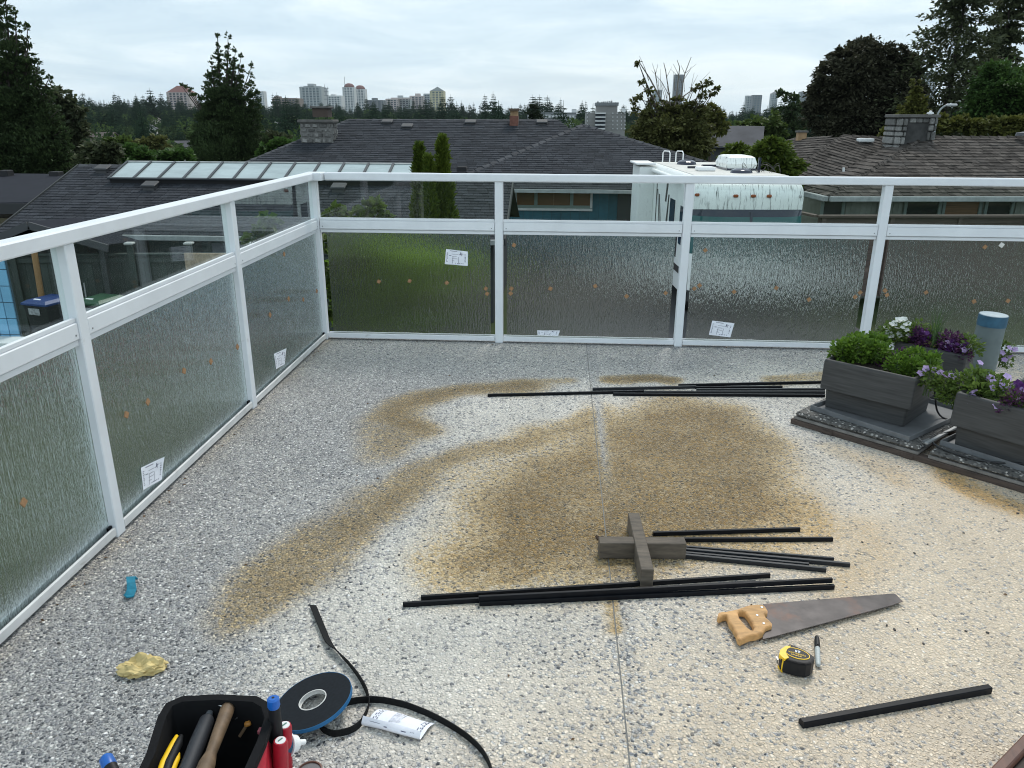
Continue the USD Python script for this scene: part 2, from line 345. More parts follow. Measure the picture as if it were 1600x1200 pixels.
# exposed aggregate deck: stones in cement; the mesh carries the map of rust stains (r), pale film with some sky reflection painted in (g) and its warmth (b)
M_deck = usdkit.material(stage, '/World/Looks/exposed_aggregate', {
    "g": ("geometry", {}), "at": ("attribute", {"attribute": "deckmap"}), "sc": ("separate_color", {}),
    "wn": ("noise_texture", {"scale": 70.0, "detail": 1.0}),
    "wsub": ("vector_math", {"math_type": "subtract", "vector2": (0.5, 0.5, 0.5)}),
    "wsc": ("vector_math", {"math_type": "scale", "scale": 0.009}),
    "wadd": ("vector_math", {"math_type": "add"}),
    "v": ("voronoi_texture", {"dimensions": "2D", "feature": "f1", "scale": 112.0}),
    "vs": ("voronoi_texture", {"dimensions": "2D", "feature": "f1", "scale": 270.0}),
    "cs": ("separate_color", {}), "css": ("separate_color", {}),
    "rad": ("map_range", {"from_min": 0.0, "from_max": 1.0, "to_min": 0.22, "to_max": 0.66}),
    "sub": ("math", {"math_type": "subtract"}),
    "mask": ("map_range", {"from_min": 0.0, "from_max": 0.10, "to_min": 0.0, "to_max": 1.0, "clamp": True}),
    "tone": ("rgb_ramp", {"ramp": [(0.0, (0.045, 0.047, 0.053)), (0.17, (0.085, 0.088, 0.096)), (0.26, (0.17, 0.172, 0.18)), (0.52, (0.25, 0.25, 0.26)),
                                   (0.75, (0.36, 0.355, 0.345)), (0.88, (0.50, 0.49, 0.47)), (1.0, (0.74, 0.73, 0.71))]}),
    "fine": ("rgb_ramp", {"ramp": [(0.0, (0.115, 0.118, 0.125)), (0.35, (0.28, 0.278, 0.278)), (0.75, (0.44, 0.434, 0.42)), (1.0, (0.66, 0.65, 0.63))]}),
    "mx": ("mix", {"mix_type": "mix"}),
    "h15": ("math", {"math_type": "multiply", "value2": 1.45}),
    "hp": ("math", {"math_type": "power", "value2": 2.6}), "hm": ("math", {"math_type": "multiply_add", "value2": -1.15}),
    "hc": ("clamp", {"min": 0.0, "max": 0.76}),
    "warmc": ("mix", {"color1": (0.77, 0.72, 0.635), "color2": (0.82, 0.66, 0.475)}),
    "mh": ("mix", {"mix_type": "mix"}),
    "sn": ("noise_texture", {"scale": 30.0, "detail": 5.0, "roughness": 0.7}),
    "sm": ("map_range", {"from_min": 0.3, "from_max": 0.7, "to_min": 0.45, "to_max": 1.25}),
    "sj": ("math", {"math_type": "multiply_add", "value3": 0.42}), "sf": ("math", {"math_type": "multiply", "use_clamp": True}),
    "stc": ("rgb_ramp", {"ramp": [(0.0, (1, 1, 1)), (0.35, (0.86, 0.685, 0.42)), (1.0, (0.50, 0.325, 0.115))]}),
    "ms": ("mix", {"mix_type": "multiply", "fac": 1.0}),
    "big": ("noise_texture", {"scale": 3.2, "detail": 5.0, "roughness": 0.6}),
    "bigr": ("map_range", {"from_min": 0.3, "from_max": 0.7, "to_min": 0.97, "to_max": 1.19}),
    "hv": ("hsv", {}),
    "crev_shade": ("map_range", {"from_min": -0.14, "from_max": 0.16, "to_min": 0.70, "to_max": 1.06, "clamp": True}), "cv": ("hsv", {}), "dome": ("map_range", {"from_min": -0.05, "from_max": 0.35, "to_min": 0.0, "to_max": 1.0, "clamp": True}),  # crevice nodes paint shade between the stones into the colour
    "bh": ("math", {"math_type": "multiply_add", "value2": 0.30}),
    "b": ("bump", {"strength": 0.9, "distance": 0.0048}),
    "p": ("principled_bsdf", {"roughness": 0.62, "specular_ior_level": 0.4}),
}, [("at.color", "sc.color"), ("g.position", "wn.vector"), ("wn.color", "wsub.vector1"), ("wsub.vector", "wsc.vector1"), ("g.position", "wadd.vector1"), ("wsc.vector", "wadd.vector2"),
    ("wadd.vector", "v.vector"), ("wadd.vector", "vs.vector"), ("v.color", "cs.color"), ("vs.color", "css.color"),
    ("cs.g", "rad.value"), ("rad.result", "sub.value1"), ("v.distance", "sub.value2"), ("sub.value", "mask.value"),
    ("cs.r", "tone.fac"), ("css.r", "fine.fac"), ("mask.result", "mx.fac"), ("fine.color", "mx.color1"), ("tone.color", "mx.color2"),
    ("sc.g", "h15.value1"), ("cs.b", "hp.value1"), ("hp.value", "hm.value1"), ("h15.value", "hm.value3"), ("hm.value", "hc.value"),
    ("sc.b", "warmc.fac"), ("hc.result", "mh.fac"), ("mx.color", "mh.color1"), ("warmc.color", "mh.color2"),
    ("g.position", "sn.vector"), ("sn.fac", "sm.value"), ("sm.result", "sj.value1"), ("cs.r", "sj.value2"), ("sj.value", "sf.value1"), ("sc.r", "sf.value2"), ("sf.value", "stc.fac"),
    ("mh.color", "ms.color1"), ("stc.color", "ms.color2"),
    ("g.position", "big.vector"), ("big.fac", "bigr.value"), ("bigr.result", "hv.value"), ("sub.value", "crev_shade.value"), ("crev_shade.result", "cv.value"), ("ms.color", "cv.color"), ("cv.color", "hv.color"), ("hv.color", "p.base_color"),
    ("sub.value", "dome.value"), ("css.g", "bh.value1"), ("dome.result", "bh.value3"), ("bh.value", "b.height"), ("b.normal", "p.normal")], surface="p.BSDF")

# ---------------------------------------------------------------- ground
def smooth(a, b, x):
    t = np.clip((x - a) / (b - a), 0, 1); return t * t * (3 - 2 * t)
def terrain(x, y):
    x = np.asarray(x, float); y = np.asarray(y, float)
    d = np.hypot(x, y)
    h = -2.8 + smooth(36, 140, d) * -7.5
    side = np.clip(-(x / np.maximum(np.abs(y), 1)) - 0.1, 0, 0.6) / 0.6
    right = np.clip(x / np.maximum(np.abs(y), 1) - 0.15, 0, 0.6) / 0.6
    h = h + smooth(350, 1150, d) * (-3.0 + 13 * side + 8 * right)
    h = h - smooth(1600, 3500, d) * 14
    return h
rr = np.concatenate([np.linspace(0, 40, 14), np.geomspace(46, 4600, 56)])
aa = np.linspace(0, 2 * np.pi, 97)[:-1]
gx = np.outer(rr, np.sin(aa)); gy = np.outer(rr, np.cos(aa)); gzz = terrain(gx, gy)
gv = np.stack([gx, gy, gzz], -1).reshape(-1, 3); na = len(aa)
gf = [[i * na + j, (i + 1) * na + j, (i + 1) * na + (j + 1) % na, i * na + (j + 1) % na] for i in range(len(rr) - 1) for j in range(na)]
M_ground = usdkit.material(stage, '/World/Looks/grassy_ground', {
    "g": ("geometry", {}), "n": ("noise_texture", {"scale": 0.5, "detail": 8.0, "roughness": 0.7}),
    "r": ("rgb_ramp", {"ramp": [(0.3, (0.018, 0.030, 0.010)), (0.5, (0.035, 0.055, 0.018)), (0.7, (0.06, 0.065, 0.03))]}),
    "n2": ("noise_texture", {"scale": 60.0, "detail": 4.0}), "b": ("bump", {"strength": 0.6, "distance": 0.03}),
    "p": ("principled_bsdf", {"roughness": 0.9, "specular_ior_level": 0.2})},
    [("g.position", "n.vector"), ("n.fac", "r.fac"), ("r.color", "p.base_color"), ("g.position", "n2.vector"), ("n2.fac", "b.height"), ("b.normal", "p.normal")], surface="p.BSDF")
gm = MB().add(gv, gf); v_, f_ = gm.arr()
usdkit.mesh(stage, '/World/ground', (v_, f_[:, ::-1]), M_ground, smooth=True)
meta('/World/ground', None, None, None, 'structure')
GZ = -2.8
# driveway behind the back railing, under the motorhome
solo('driveway', MB().box((4.2, 11.0, GZ + 0.012), (7.2, 18.0, 0.024)), asphalt, None, None, None, 'structure')

# ---------------------------------------------------------------- deck
def seg_dist(P, a, b):
    a, b = np.asarray(a)[:2], np.asarray(b)[:2]; d = b - a
    t = np.clip(((P - a) @ d) / max(d @ d, 1e-9), 0, 1)
    return np.linalg.norm(P - a - t[:, None] * d, axis=1)
def stroke(P, px, w, soft):
    q = [G(*p)[:2] for p in px]; D = np.min([seg_dist(P, q[i], q[i + 1]) for i in range(len(q) - 1)], axis=0)
    return 1 - smooth(w, w + soft, D)
def blob(P, px, soft):
    import shapely
    poly = sg.Polygon([G(*p)[:2] for p in px]).buffer(0)
    D = shapely.distance(shapely.points(P), poly) - shapely.distance(shapely.points(P), poly.exterior) * shapely.contains(poly, shapely.points(P))
    return 1 - smooth(-soft, soft, D)
def deck_map(P):
    p3 = np.concatenate([P, np.zeros((len(P), 1))], 1)
    wob = np.stack([meshkit.fbm(p3 * 2.6 + 7, 4, 1), meshkit.fbm(p3 * 2.6 + 31, 4, 2)], 1) - 0.5
    Q = P + wob * 0.24
    n1 = meshkit.fbm(p3 * 5 + 3, 4, 5); n2 = meshkit.fbm(p3 * 1.4 + 11, 3, 9)
    st = np.zeros(len(P))
    def put(x, k): np.maximum(st, x * k, out=st)
    put(stroke(Q, [(640, 668), (612, 650), (645, 632), (720, 612), (800, 606)], 0.0, 0.21), 0.72)
    put(stroke(Q, [(600, 700), (606, 670), (640, 650)], 0.02, 0.16), 0.4)
    put(stroke(Q, [(800, 604), (870, 597)], 0.0, 0.10), 0.35); put(stroke(Q, [(940, 596), (1010, 592), (1060, 596)], 0.01, 0.09), 0.8)
    put(stroke(Q, [(395, 930), (450, 885), (540, 820), (640, 760), (720, 715), (800, 690), (870, 668), (930, 645)], 0.0, 0.22), 0.55)
    put(stroke(Q, [(410, 915), (450, 880), (540, 825)], 0.0, 0.12), 0.45)
    put(blob(Q, [(700, 880), (740, 800), (810, 735), (880, 680), (940, 650), (1060, 622), (1150, 632), (1200, 680), (1225, 750), (1255, 835), (1130, 850), (1010, 880), (930, 912), (840, 915), (770, 905)], 0.22), 0.85)
    put(0.8 * blob(Q, [(940, 655), (1060, 622), (1150, 640), (1190, 690), (1215, 760), (1245, 825), (1080, 800), (960, 780)], 0.12), 0.95)
    put(blob(Q, [(790, 890), (760, 910), (880, 905), (930, 890)], 0.06), 0.95)
    put(stroke(Q, [(1250, 850), (1330, 830), (1340, 870), (1300, 900)], 0.02, 0.16), 0.14)
    put(stroke(Q, [(1480, 735), (1560, 775), (1640, 815)], 0.0, 0.11), 0.45)
    put(stroke(Q, [(1230, 600), (1320, 590)], 0.02, 0.08), 0.4)
    put(stroke(Q, [(1300, 700), (1400, 745)], 0.01, 0.10), 0.15)
    put(blob(Q, [(600, 775), (690, 715), (780, 685), (880, 655), (935, 640), (940, 700), (860, 745), (780, 790), (720, 780)], 0.16), 0.24)
    lightgap = blob(Q, [(660, 690), (720, 650), (830, 628), (870, 630), (820, 652), (740, 690), (690, 715)], 0.12)
    st *= 1 - 0.75 * lightgap
    st *= np.clip(0.62 + 1.0 * n1, 0, 1.3)
    # pale film, partly sky reflection painted in, from the upper left (little) to the lower right (much)
    ax = blob(Q, [(560, 1260), (420, 1080), (470, 960), (560, 880), (660, 800), (720, 760), (760, 690), (640, 700), (700, 640), (900, 600), (1250, 575), (1620, 590), (1800, 900), (1700, 1350), (900, 1500)], 0.30)
    hz = 0.13 + 0.44 * ax + 0.28 * smooth(0.2, 1.1, (Q[:, 0] - 1.5) * 0.9 - (Q[:, 1] + 2.6) * 0.55) * ax
    hz += 0.22 * blob(Q, [(760, 770), (640, 850), (480, 960), (420, 1040), (600, 1200), (900, 1100), (760, 900)], 0.2)
    hz = hz + 0.25 * (n2 - 0.5) + 0.16 * smooth(-0.75, -0.35, P[:, 1])
    hz = np.where(st > 0.3, hz * (1 - 0.6 * np.clip(st, 0, 1)), hz)
    warm = np.clip(smooth(-0.3, 0.9, (Q[:, 0] - 1.7) - (Q[:, 1] + 2.7) * 0.8) * 1.0 + 0.1 * (n1 - 0.5), 0, 1)
    # the strip along the joint stays cleaner and greyer
    js = np.exp(-((P[:, 0] - JX - 0.028) / 0.026) ** 2)
    up_ = smooth(-2.25, -1.7, P[:, 1])
    st *= 1 - 0.9 * js * up_
    hz = hz * (1 - 0.45 * js)
    put2 = stroke(P, [(955, 940), (961, 985)], 0.004, 0.03) * 0.55
    st = np.maximum(st, put2)
    # dirt along the left railing
    edge = np.exp(-np.abs(P[:, 0] - 0.02) / 0.05)
    st = np.maximum(st, 0.14 * edge * n1 * 1.6)
    return np.stack([np.clip(st, 0, 1), np.clip(hz, 0, 1), warm], 1)
JX = 1.703
deck = thing('deck_floor', None, None, (0, 0, 0), 0, None, 'structure')
def slab(x0, x1, y0, y1, step):
    nx, ny = int((x1 - x0) / step) + 2, int((y1 - y0) / step) + 2
    X, Yg = np.meshgrid(np.linspace(x0, x1, nx), np.linspace(y0, y1, ny))
    P = np.stack([X.ravel(), Yg.ravel()], 1)
    z = np.zeros(len(P))
    dj = np.minimum(np.abs(P[:, 0] - (JX - 0.004)), np.abs(P[:, 0] - (JX + 0.004)))
    v = np.concatenate([P, z[:, None]], 1)
    idx = np.arange(nx * ny).reshape(ny, nx)
    f = np.stack([idx[:-1, :-1], idx[:-1, 1:], idx[1:, 1:], idx[1:, :-1]], -1).reshape(-1, 4)
    dm = deck_map(P)
    base = len(v); c = np.array([[x0, y0, -.22], [x1, y0, -.22], [x1, y1, -.22], [x0, y1, -.22]])
    t = np.array([[x0, y0, 0], [x1, y0, 0], [x1, y1, 0], [x0, y1, 0]], float)
    vv = np.vstack([v, t, c]); ff = [f]
    o = base
    for k in range(4): ff.append(np.array([[o + k, o + 4 + k, o + 4 + (k + 1) % 4, o + (k + 1) % 4]]))
    dm = np.vstack([dm, np.tile([0.1, 0.1, 0.1], (8, 1))])
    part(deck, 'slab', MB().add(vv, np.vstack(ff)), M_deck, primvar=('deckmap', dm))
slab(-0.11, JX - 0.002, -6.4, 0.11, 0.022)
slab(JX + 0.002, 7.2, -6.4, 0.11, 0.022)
part(deck, 'joint_sealant', MB().box((JX, -3.14, -0.0525), (0.0038, 6.4, 0.10)), seal_grey)
part(deck, 'fascia', MB().box((-0.135, -3.1, -0.12), (0.03, 6.6, 0.235)).box((3.5, 0.135, -0.12), (7.25, 0.03, 0.235)), white_trim)
solo('house_below', MB().box((3.6, -3.4, -1.52), (7.0, 6.3, 2.55)), beige_wall, 'beige wall of the storey under the pebbled deck', 'wall')

# ---------------------------------------------------------------- railing
RL = -4.35                                                   # the left run ends beyond the frame
PB = [1.136, 2.290, 3.456, 4.62, 5.78, 6.94]                 # posts of the back run (centres)
PL = [-1.285, -2.539, -3.79]                                 # posts of the left run (near faces)
rail = thing('deck_railing', 'white aluminium railing with textured glass panes round the pebbled deck', 'railing', (0, 0, 0))
PW = 0.050
def back_post(x): return MB().box((x, PW / 2, 0.51), (PW, PW, 1.02), bev=0.003)
part(rail, 'post', MB().box((-PW / 2 + 0.004, PW / 2 - .004, 0.51), (PW, PW, 1.02), bev=0.003), alu)
for x in PB: part(rail, 'post', back_post(x), alu)
for y in PL: part(rail, 'post', MB().box((-PW / 2, y + PW / 2, 0.51), (PW, PW, 1.02), bev=0.003), alu)
# top rail: two lengths mitred into a corner block
tz = 1.0425
part(rail, 'top_rail', MB().box((3.62, 0.024, tz), (7.12, 0.062, 0.045), bev=0.005), alu)
part(rail, 'top_rail', MB().box((-0.024, (RL - 0.058) / 2, tz), (0.062, abs(RL) - 0.058, 0.045), bev=0.005), alu)
part(rail, 'corner_block', MB().box((0.0, 0.0 + 0.0, tz), (0.112, 0.112, 0.047), bev=0.004), alu)
gap = 0.0025
def rail_piece(name, a, b, s0, s1, z0, z1, mt, bev=0.003, run='back'):
    if run == 'back': part(rail, name, MB().box(((a + b) / 2, (s0 + s1) / 2, (z0 + z1) / 2), (b - a, s1 - s0, z1 - z0), bev=bev), mt)
    else: part(rail, name, MB().box((-(s0 + s1) / 2, (a + b) / 2, (z0 + z1) / 2), (s1 - s0, b - a, z1 - z0), bev=bev), mt)
bays = []
e = [0.004] + PB
for i in range(len(e) - 1):
    bays.append(('back', e[i] + (PW / 2 if i else 0) + gap, e[i + 1] - PW / 2 - gap))
ly = [RL] + [PL[2], PL[1], PL[0]]
lb = [('left', PL[0] + PW + gap, -0.002), ('left', PL[1] + PW + gap, PL[0] - gap), ('left', PL[2] + PW + gap, PL[1] - gap), ('left', RL, PL[2] - gap)]
panes = {}
screw_mat = mat('screw_head', (0.30, 0.31, 0.32), 0.35, metal=0.7)
for key, (run, a, b) in enumerate(bays + lb):
    rail_piece('mid_rail', a, b, 0.003, 0.047, 0.722, 0.776, alu, run=run)
    rail_piece('mid_rail_bead', a, b, 0.007, 0.020, 0.7765, 0.792, alu, 0.002, run=run)
    rail_piece('mid_rail_lip', a, b, 0.010, 0.040, 0.700, 0.7195, alu, 0.002, run=run)
    rail_piece('bottom_rail', a, b, 0.002, 0.0125, 0.012, 0.043, alu_dirty if run == 'left' else alu, 0.002, run=run)
    rail_piece('bottom_channel', a, b, 0.0135, 0.046, 0.010, 0.021, black_rubber, 0.001, run=run)
    rail_piece('bottom_back_lip', a, b, 0.0385, 0.047, 0.022, 0.045, alu, 0.002, run=run)
    gx0, gx1 = (a + 0.034, b - 0.028)
    if key == 1 or key == 2: gx0, gx1 = a + 0.022, b - 0.034
    if run == 'left': gx0, gx1 = a + 0.004, b - 0.004
    mb = MB()
    if run == 'back': mb.box(((gx0 + gx1) / 2, 0.026, 0.363), (gx1 - gx0, 0.006, 0.678))
    else: mb.box((-0.026, (gx0 + gx1) / 2, 0.363), (0.006, gx1 - gx0, 0.678))
    panes[key] = part(rail, 'textured_pane', mb, M_rain if run == 'back' else M_rain_green)
    mb = MB()
    if run == 'back': mb.box(((a + b) / 2, 0.026, 0.902), (b - a - 0.012, 0.006, 0.23))
    else: mb.box((-0.026, (a + b) / 2, 0.902), (0.006, b - a - 0.012, 0.23))
    part(rail, 'clear_pane', mb, M_clear)
    for q in (a + .018, b - .018):
        for zq in (.738,):
            c = (q, .0028, zq) if run == 'back' else (-.0028, q, zq)
            part(rail, 'screw', MB().lathe([(0, 0), (.0034, 0), (.003, .0012), (0, .0014)], c, 10, (0, -1, 0) if run == 'back' else (1, 0, 0)), screw_mat)
    # black gasket under the glass ends
    if run == 'left':
        rail_piece('gasket', a + 0.001, a + 0.012, 0.0135, 0.0225, 0.022, 0.047, black_rubber, 0.001, run=run)
        rail_piece('gasket', b - 0.022, b - 0.001, 0.0135, 0.0225, 0.022, 0.050, black_rubber, 0.001, run=run)
rng = np.random.default_rng(4)
def pad(key, px, py, mt=cork, s=0.0225):
    p = AY(px, py, 0.0185) if key < len(bays) else AX(px, py, -0.0185)
    a = rng.uniform(0.45, 1.1)
    c, s_ = math.cos(a), math.sin(a)
    if key < len(bays): R = np.array([[c, 0, -s_], [0, 1, 0], [s_, 0, c]])
    else: R = np.array([[0, 1, 0], [c, 0, -s_], [s_, 0, c]]); 
    sz = (s, 0.006, s * rng.uniform(0.9, 1.05))
    part(panes[key], 'cork_pad', MB().box(p, sz, R, bev=0.0012), mt)
for q in ((592, 440), (640, 439), (698, 442), (759, 451), (761, 459)): pad(0, *q)
for q in ((799, 451), (798, 458.5), (803, 383), (860, 451), (930, 447), (979, 463), (1040, 458)): pad(1, *q)
for q in ((1102, 391), (1093, 446), (1085, 451), (1147, 456), (1213, 450), (1264, 468), (1336, 464), (1344, 457)): pad(2, *q)
for q in ((1383, 454), (1386, 461), (1447, 457), (1522, 471), (1575, 470), (1539, 386)): pad(3, *q)
pad(3, 1565, 383, cork_pale, 0.026)
for q in ((444, 397), (451, 467), (474, 468), (422, 492), (495, 455)): pad(len(bays), *q)
for q in ((371, 542), (329.5, 565), (287.5, 579.5), (231, 628), (197.5, 648)): pad(len(bays) + 1, *q)
pad(len(bays) + 2, 37, 785)
def sticker(key, corners, curl=0.0):
    """paper label stuck on a pane, lifting a little, with its print"""
    P = np.array([(AY(x, y, 0.0188) if key < len(bays) else AX(x, y, -0.0188)) for x, y in corners])
    nrm = np.array([0, -1.0, 0]) if key < len(bays) else np.array([1.0, 0, 0])
    nu, nv_ = 9, 7
    vv = []
    for j in range(nv_):
        for i in range(nu):
            u, w = i / (nu - 1), j / (nv_ - 1)
            p = (P[0] * (1 - u) + P[1] * u) * (1 - w) + (P[3] * (1 - u) + P[2] * u) * w
            p = p + nrm * (0.0005 + curl * (u ** 3) * (1 - w) ** 2 + 0.0015 * math.sin(3 * u + 2 * w) ** 2)
            vv.append(p)
    vv = np.array(vv); ff = [[j * nu + i, j * nu + i + 1, (j + 1) * nu + i + 1, (j + 1) * nu + i] for j in range(nv_ - 1) for i in range(nu - 1)]
    n = len(vv); ff2 = [[a + n for a in q[::-1]] for q in ff]
    part(panes[key], 'paper_label', MB().add(np.vstack([vv, vv - nrm * 0.0003]), ff + ff2), paper)
    pr = MB(); g = vv.reshape(nv_, nu, 3)
    def at(u, w):
        a, b = min(u * (nu - 1), nu - 1.001), min(w * (nv_ - 1), nv_ - 1.001); i, j = int(a), int(b); a -= i; b -= j
        return (g[j, i] * (1 - a) + g[j, i + 1] * a) * (1 - b) + (g[j + 1, i] * (1 - a) + g[j + 1, i + 1] * a) * b + nrm * 0.0006
    r = np.random.default_rng(int(corners[0][0]))
    def dash(u0, u1, w0, w1): pr.quad(at(u0, w1), at(u1, w1), at(u1, w0), at(u0, w0))
    dash(.18, .52, .07, .10); dash(.16, .26, .38, .42)
    for k in range(9):
        w0 = 0.2 + 0.075 * k; dash(.05, .05 + r.uniform(.03, .07), w0, w0 + .03)
        if k % 2: dash(.3, .3 + r.uniform(.1, .3), w0, w0 + .018)
    for k in range(6): dash(.86, .86 + r.uniform(.02, .06), .2 + .1 * k, .25 + .1 * k)
    for k in range(5): dash(.45 + .08 * k, .49 + .08 * k, .86, .90)
    dash(.66, .70, .12, .3); dash(.70, .80, .20, .225); dash(.72, .74, .22, .36); dash(.60, .66, .27, .3)
    dash(.33, .345, .45, .92); dash(.58, .595, .45, .92)
    part(panes[key], 'label_print', pr, ink, kind='stuff')
sticker(0, [(697, 389), (731, 393), (731, 415.5), (695, 412.5)])
sticker(1, [(839.5, 516), (875, 516.3), (872, 525), (840, 523.5)], 0.002)
sticker(2, [(1113, 501), (1147.5, 505), (1141, 527), (1107.5, 523)])
L0 = len(bays)
sticker(L0, [(428, 553), (446, 544), (444.5, 569), (431, 577)], 0.006)
sticker(L0 + 1, [(220, 731), (254, 713.5), (252.5, 749), (223, 766)], 0.008)

# ---------------------------------------------------------------- glazing strips, timber cross, saw, tape measure, pen
def strip(a, b, w, h, label, z=0.0, mt=black_rubber, open_end=True):
    """a channel of black vinyl lying on the deck: body with a slot along its upper back edge"""
    a, b = np.array([a[0], a[1], z]), np.array([b[0], b[1], z])
    d = nz(b - a); s = np.cross([0, 0, 1.0], d)
    prof = [(-w / 2, 0), (w / 2, 0), (w / 2, h * .62), (w * .32, h * .66), (w * .32, h * .9), (w * .22, h), (-w * .42, h), (-w / 2, h * .9)]
    v = np.array([p + s * x + np.array([0, 0, 1.0]) * y for p in (a, b) for x, y in prof]); k = len(prof)
    f = [[i, (i + 1) % k, k + (i + 1) % k, k + i] for i in range(k)]
    caps = trimesh.creation.triangulate_polygon(sg.Polygon(prof), engine='earcut')
    mb = MB().add(v, f)
    cv = np.asarray(caps[0])
    for p, rev in ((a, True), (b, False)):
        mb.add(np.array([p + s * x + np.array([0, 0, 1.0]) * y for x, y in cv]), caps[1][:, ::-1] if rev else caps[1])
    return solo('glazing_strip', mb, mt, label, 'glazing strip', 'black glazing strips lying on the deck')
def px_strip(p, q, w, h, label, z=0.0, mt=black_rubber, zr=None):
    zz = z
    strip(G(*p, zz), G(*q, zz), w, h, label, z, mt)
# nearest, alone
px_strip((1251, 1134), (1544, 1080), 0.021, 0.019, 'single thick black strip lying alone at the bottom right of the deck')
# front bundle
px_strip((630, 947.5), (1180, 913.5), 0.013, 0.015, 'black strip of the front bundle reaching furthest left, in front of the timber cross')
px_strip((658, 937), (1202, 901.5), 0.013, 0.015, 'rearmost black strip of the front bundle, touching the near end of the timber cross')
px_strip((748, 937.5), (1299, 909), 0.013, 0.015, 'black strip lying on top of the front bundle in front of the timber cross', z=0.0155)
px_strip((749, 945.5), (1302, 919.5), 0.014, 0.015, 'frontmost black strip of the front bundle, just behind the hand saw')
# fan to the right of the cross
px_strip((1020, 836.5), (1249, 829.5), 0.014, 0.015, 'short black strip right of the timber cross, furthest back of the fan')
px_strip((1012, 846), (1300, 845), 0.014, 0.015, 'long black strip running from behind the timber cross straight to the right')
px_strip((1062, 856.5), (1302, 875.5), 0.012, 0.012, 'black strip of the slanting fan right of the timber cross, its back edge', mt=black_dust)
px_strip((1060, 861), (1327, 885), 0.014, 0.014, 'longest black strip of the slanting fan right of the timber cross', mt=black_dust)
px_strip((1058, 865.5), (1263, 884.5), 0.012, 0.012, 'shorter black strip inside the slanting fan right of the timber cross', mt=black_dust)
px_strip((1056, 870), (1290, 893), 0.014, 0.015, 'frontmost black strip of the slanting fan right of the timber cross', mt=black_dust)
# far bundle
px_strip((762, 619.5), (1006, 613.5), 0.015, 0.015, 'black strip of the far bundle sticking out furthest to the left')
px_strip((926, 610), (1087, 606.5), 0.015, 0.015, 'grey-dusted strip of the far bundle crossing the deck joint', z=0.0, mt=black_dust)
px_strip((958, 617.8), (1288, 620), 0.015, 0.015, 'frontmost black strip of the far bundle, ending at the front planter')
px_strip((1006, 614.8), (1288, 614.8), 0.014, 0.015, 'dusty strip lying second from the front in the far bundle', mt=black_dust)
px_strip((1088, 611), (1288, 610.5), 0.014, 0.015, 'dusty strip in the middle of the far bundle before the planter', mt=black_dust)
px_strip((1086, 607.2), (1222, 606.2), 0.013, 0.013, 'short black strip in the back of the far bundle')
px_strip((1060, 604), (1290, 598.8), 0.014, 0.015, 'rearmost black strip of the far bundle, running behind the planter')

# two timber offcuts halved into a cross
cr = thing('timber_cross', 'weathered grey timber cross of two halved battens standing on the deck', 'timber cross', G(1005, 880))
zc = 0.062
a1, b1 = G(936, 873.5), G(1071, 874.5)
dx = nz(b1 - a1); ny_ = np.cross([0, 0, 1.0], dx)
h0 = a1 + ny_ * 0.0225; h1 = b1 + ny_ * 0.0225
part(cr, 'batten', MB().bar(h0 + [0, 0, zc / 2], h1 + [0, 0, zc / 2], 0.045, zc - 0.003, bev=0.002), weath_wood)
t0, t1 = G(990, 801, zc + .004), G(1012, 890, zc + .004)
cdir = nz(t1 - t0)
t0b, t1b = t0.copy(), t1.copy(); t0b[2] = t1b[2] = (zc + .004) / 2
part(cr, 'batten', MB().bar(t0b, t1b, 0.040, zc + 0.004, bev=0.002), weath_wood)
lf = MB()
rl = np.random.default_rng(3)
lp = G(941, 842)
for k in range(7):
    c = lp + [rl.uniform(-.016, .016), rl.uniform(-.006, .006), .004]; lf.box(c, (0.015, 0.009, 0.004), trimesh.transformations.euler_matrix(*rl.uniform(-.6, .6, 2), rl.uniform(0, 3))[:3, :3])
solo('dead_leaf', lf, mat('dead_leaf', (0.04, 0.022, 0.012), 0.9), 'small crumpled dark brown leaf behind the left end of the timber cross', 'leaf')

# hand saw
def z8(x, y): return (1100 + x / 10.9, 910 + y / 10.9)
saw = thing('hand_saw', 'old hand saw with rusty blade and pale wooden handle', 'hand saw', G(1150, 975))
def poly_on(pts, z): return [G(*p, z)[:2] for p in pts]
blade = poly_on([(1192, 944), (1396, 927.5), (1400, 929), (1410.5, 940), (1396, 945), (1192, 999)], 0.0125)
part(saw, 'blade', MB().prism(blade, 0.0118, 0.0132), steel_old)
teeth = MB(); e0, e1 = G(1200, 996.6, .0125), G(1396, 945, .0125)
nt = 90; dd = (e1 - e0) / nt; nn = np.cross(nz(dd), [0, 0, 1.0])
for k in range(nt):
    a = e0 + dd * k; teeth.prism([tuple(a[:2] - nn[:2] * .001), tuple((a + dd)[:2] - nn[:2] * .001), tuple((a + dd * .8 + nn * .0032)[:2])], 0.0119, 0.0131)
part(saw, 'teeth', teeth, steel_old, kind='stuff')
hz_ = 0.026
outl = poly_on([z8(*p) for p in [(228, 575), (248, 505), (310, 488), (345, 492), (420, 478), (560, 448), (650, 415), (760, 378), (900, 366), (1000, 368), (1050, 405), (1088, 470), (1080, 515), (1035, 545), (1060, 590), (1120, 640), (1165, 690), (1158, 735), (1060, 770), (1000, 850), (900, 890), (800, 905), (720, 935), (620, 985), (575, 950), (545, 860), (480, 740), (430, 680), (405, 600), (380, 560), (330, 565), (262, 600)]], hz_)
hole = poly_on([z8(*p) for p in [(580, 520), (605, 494), (650, 488), (700, 505), (765, 590), (825, 690), (850, 770), (838, 808), (800, 800), (740, 760), (660, 665), (600, 590)]], hz_)
hp = sg.Polygon(outl).buffer(0); hh = sg.Polygon(hole).buffer(0)
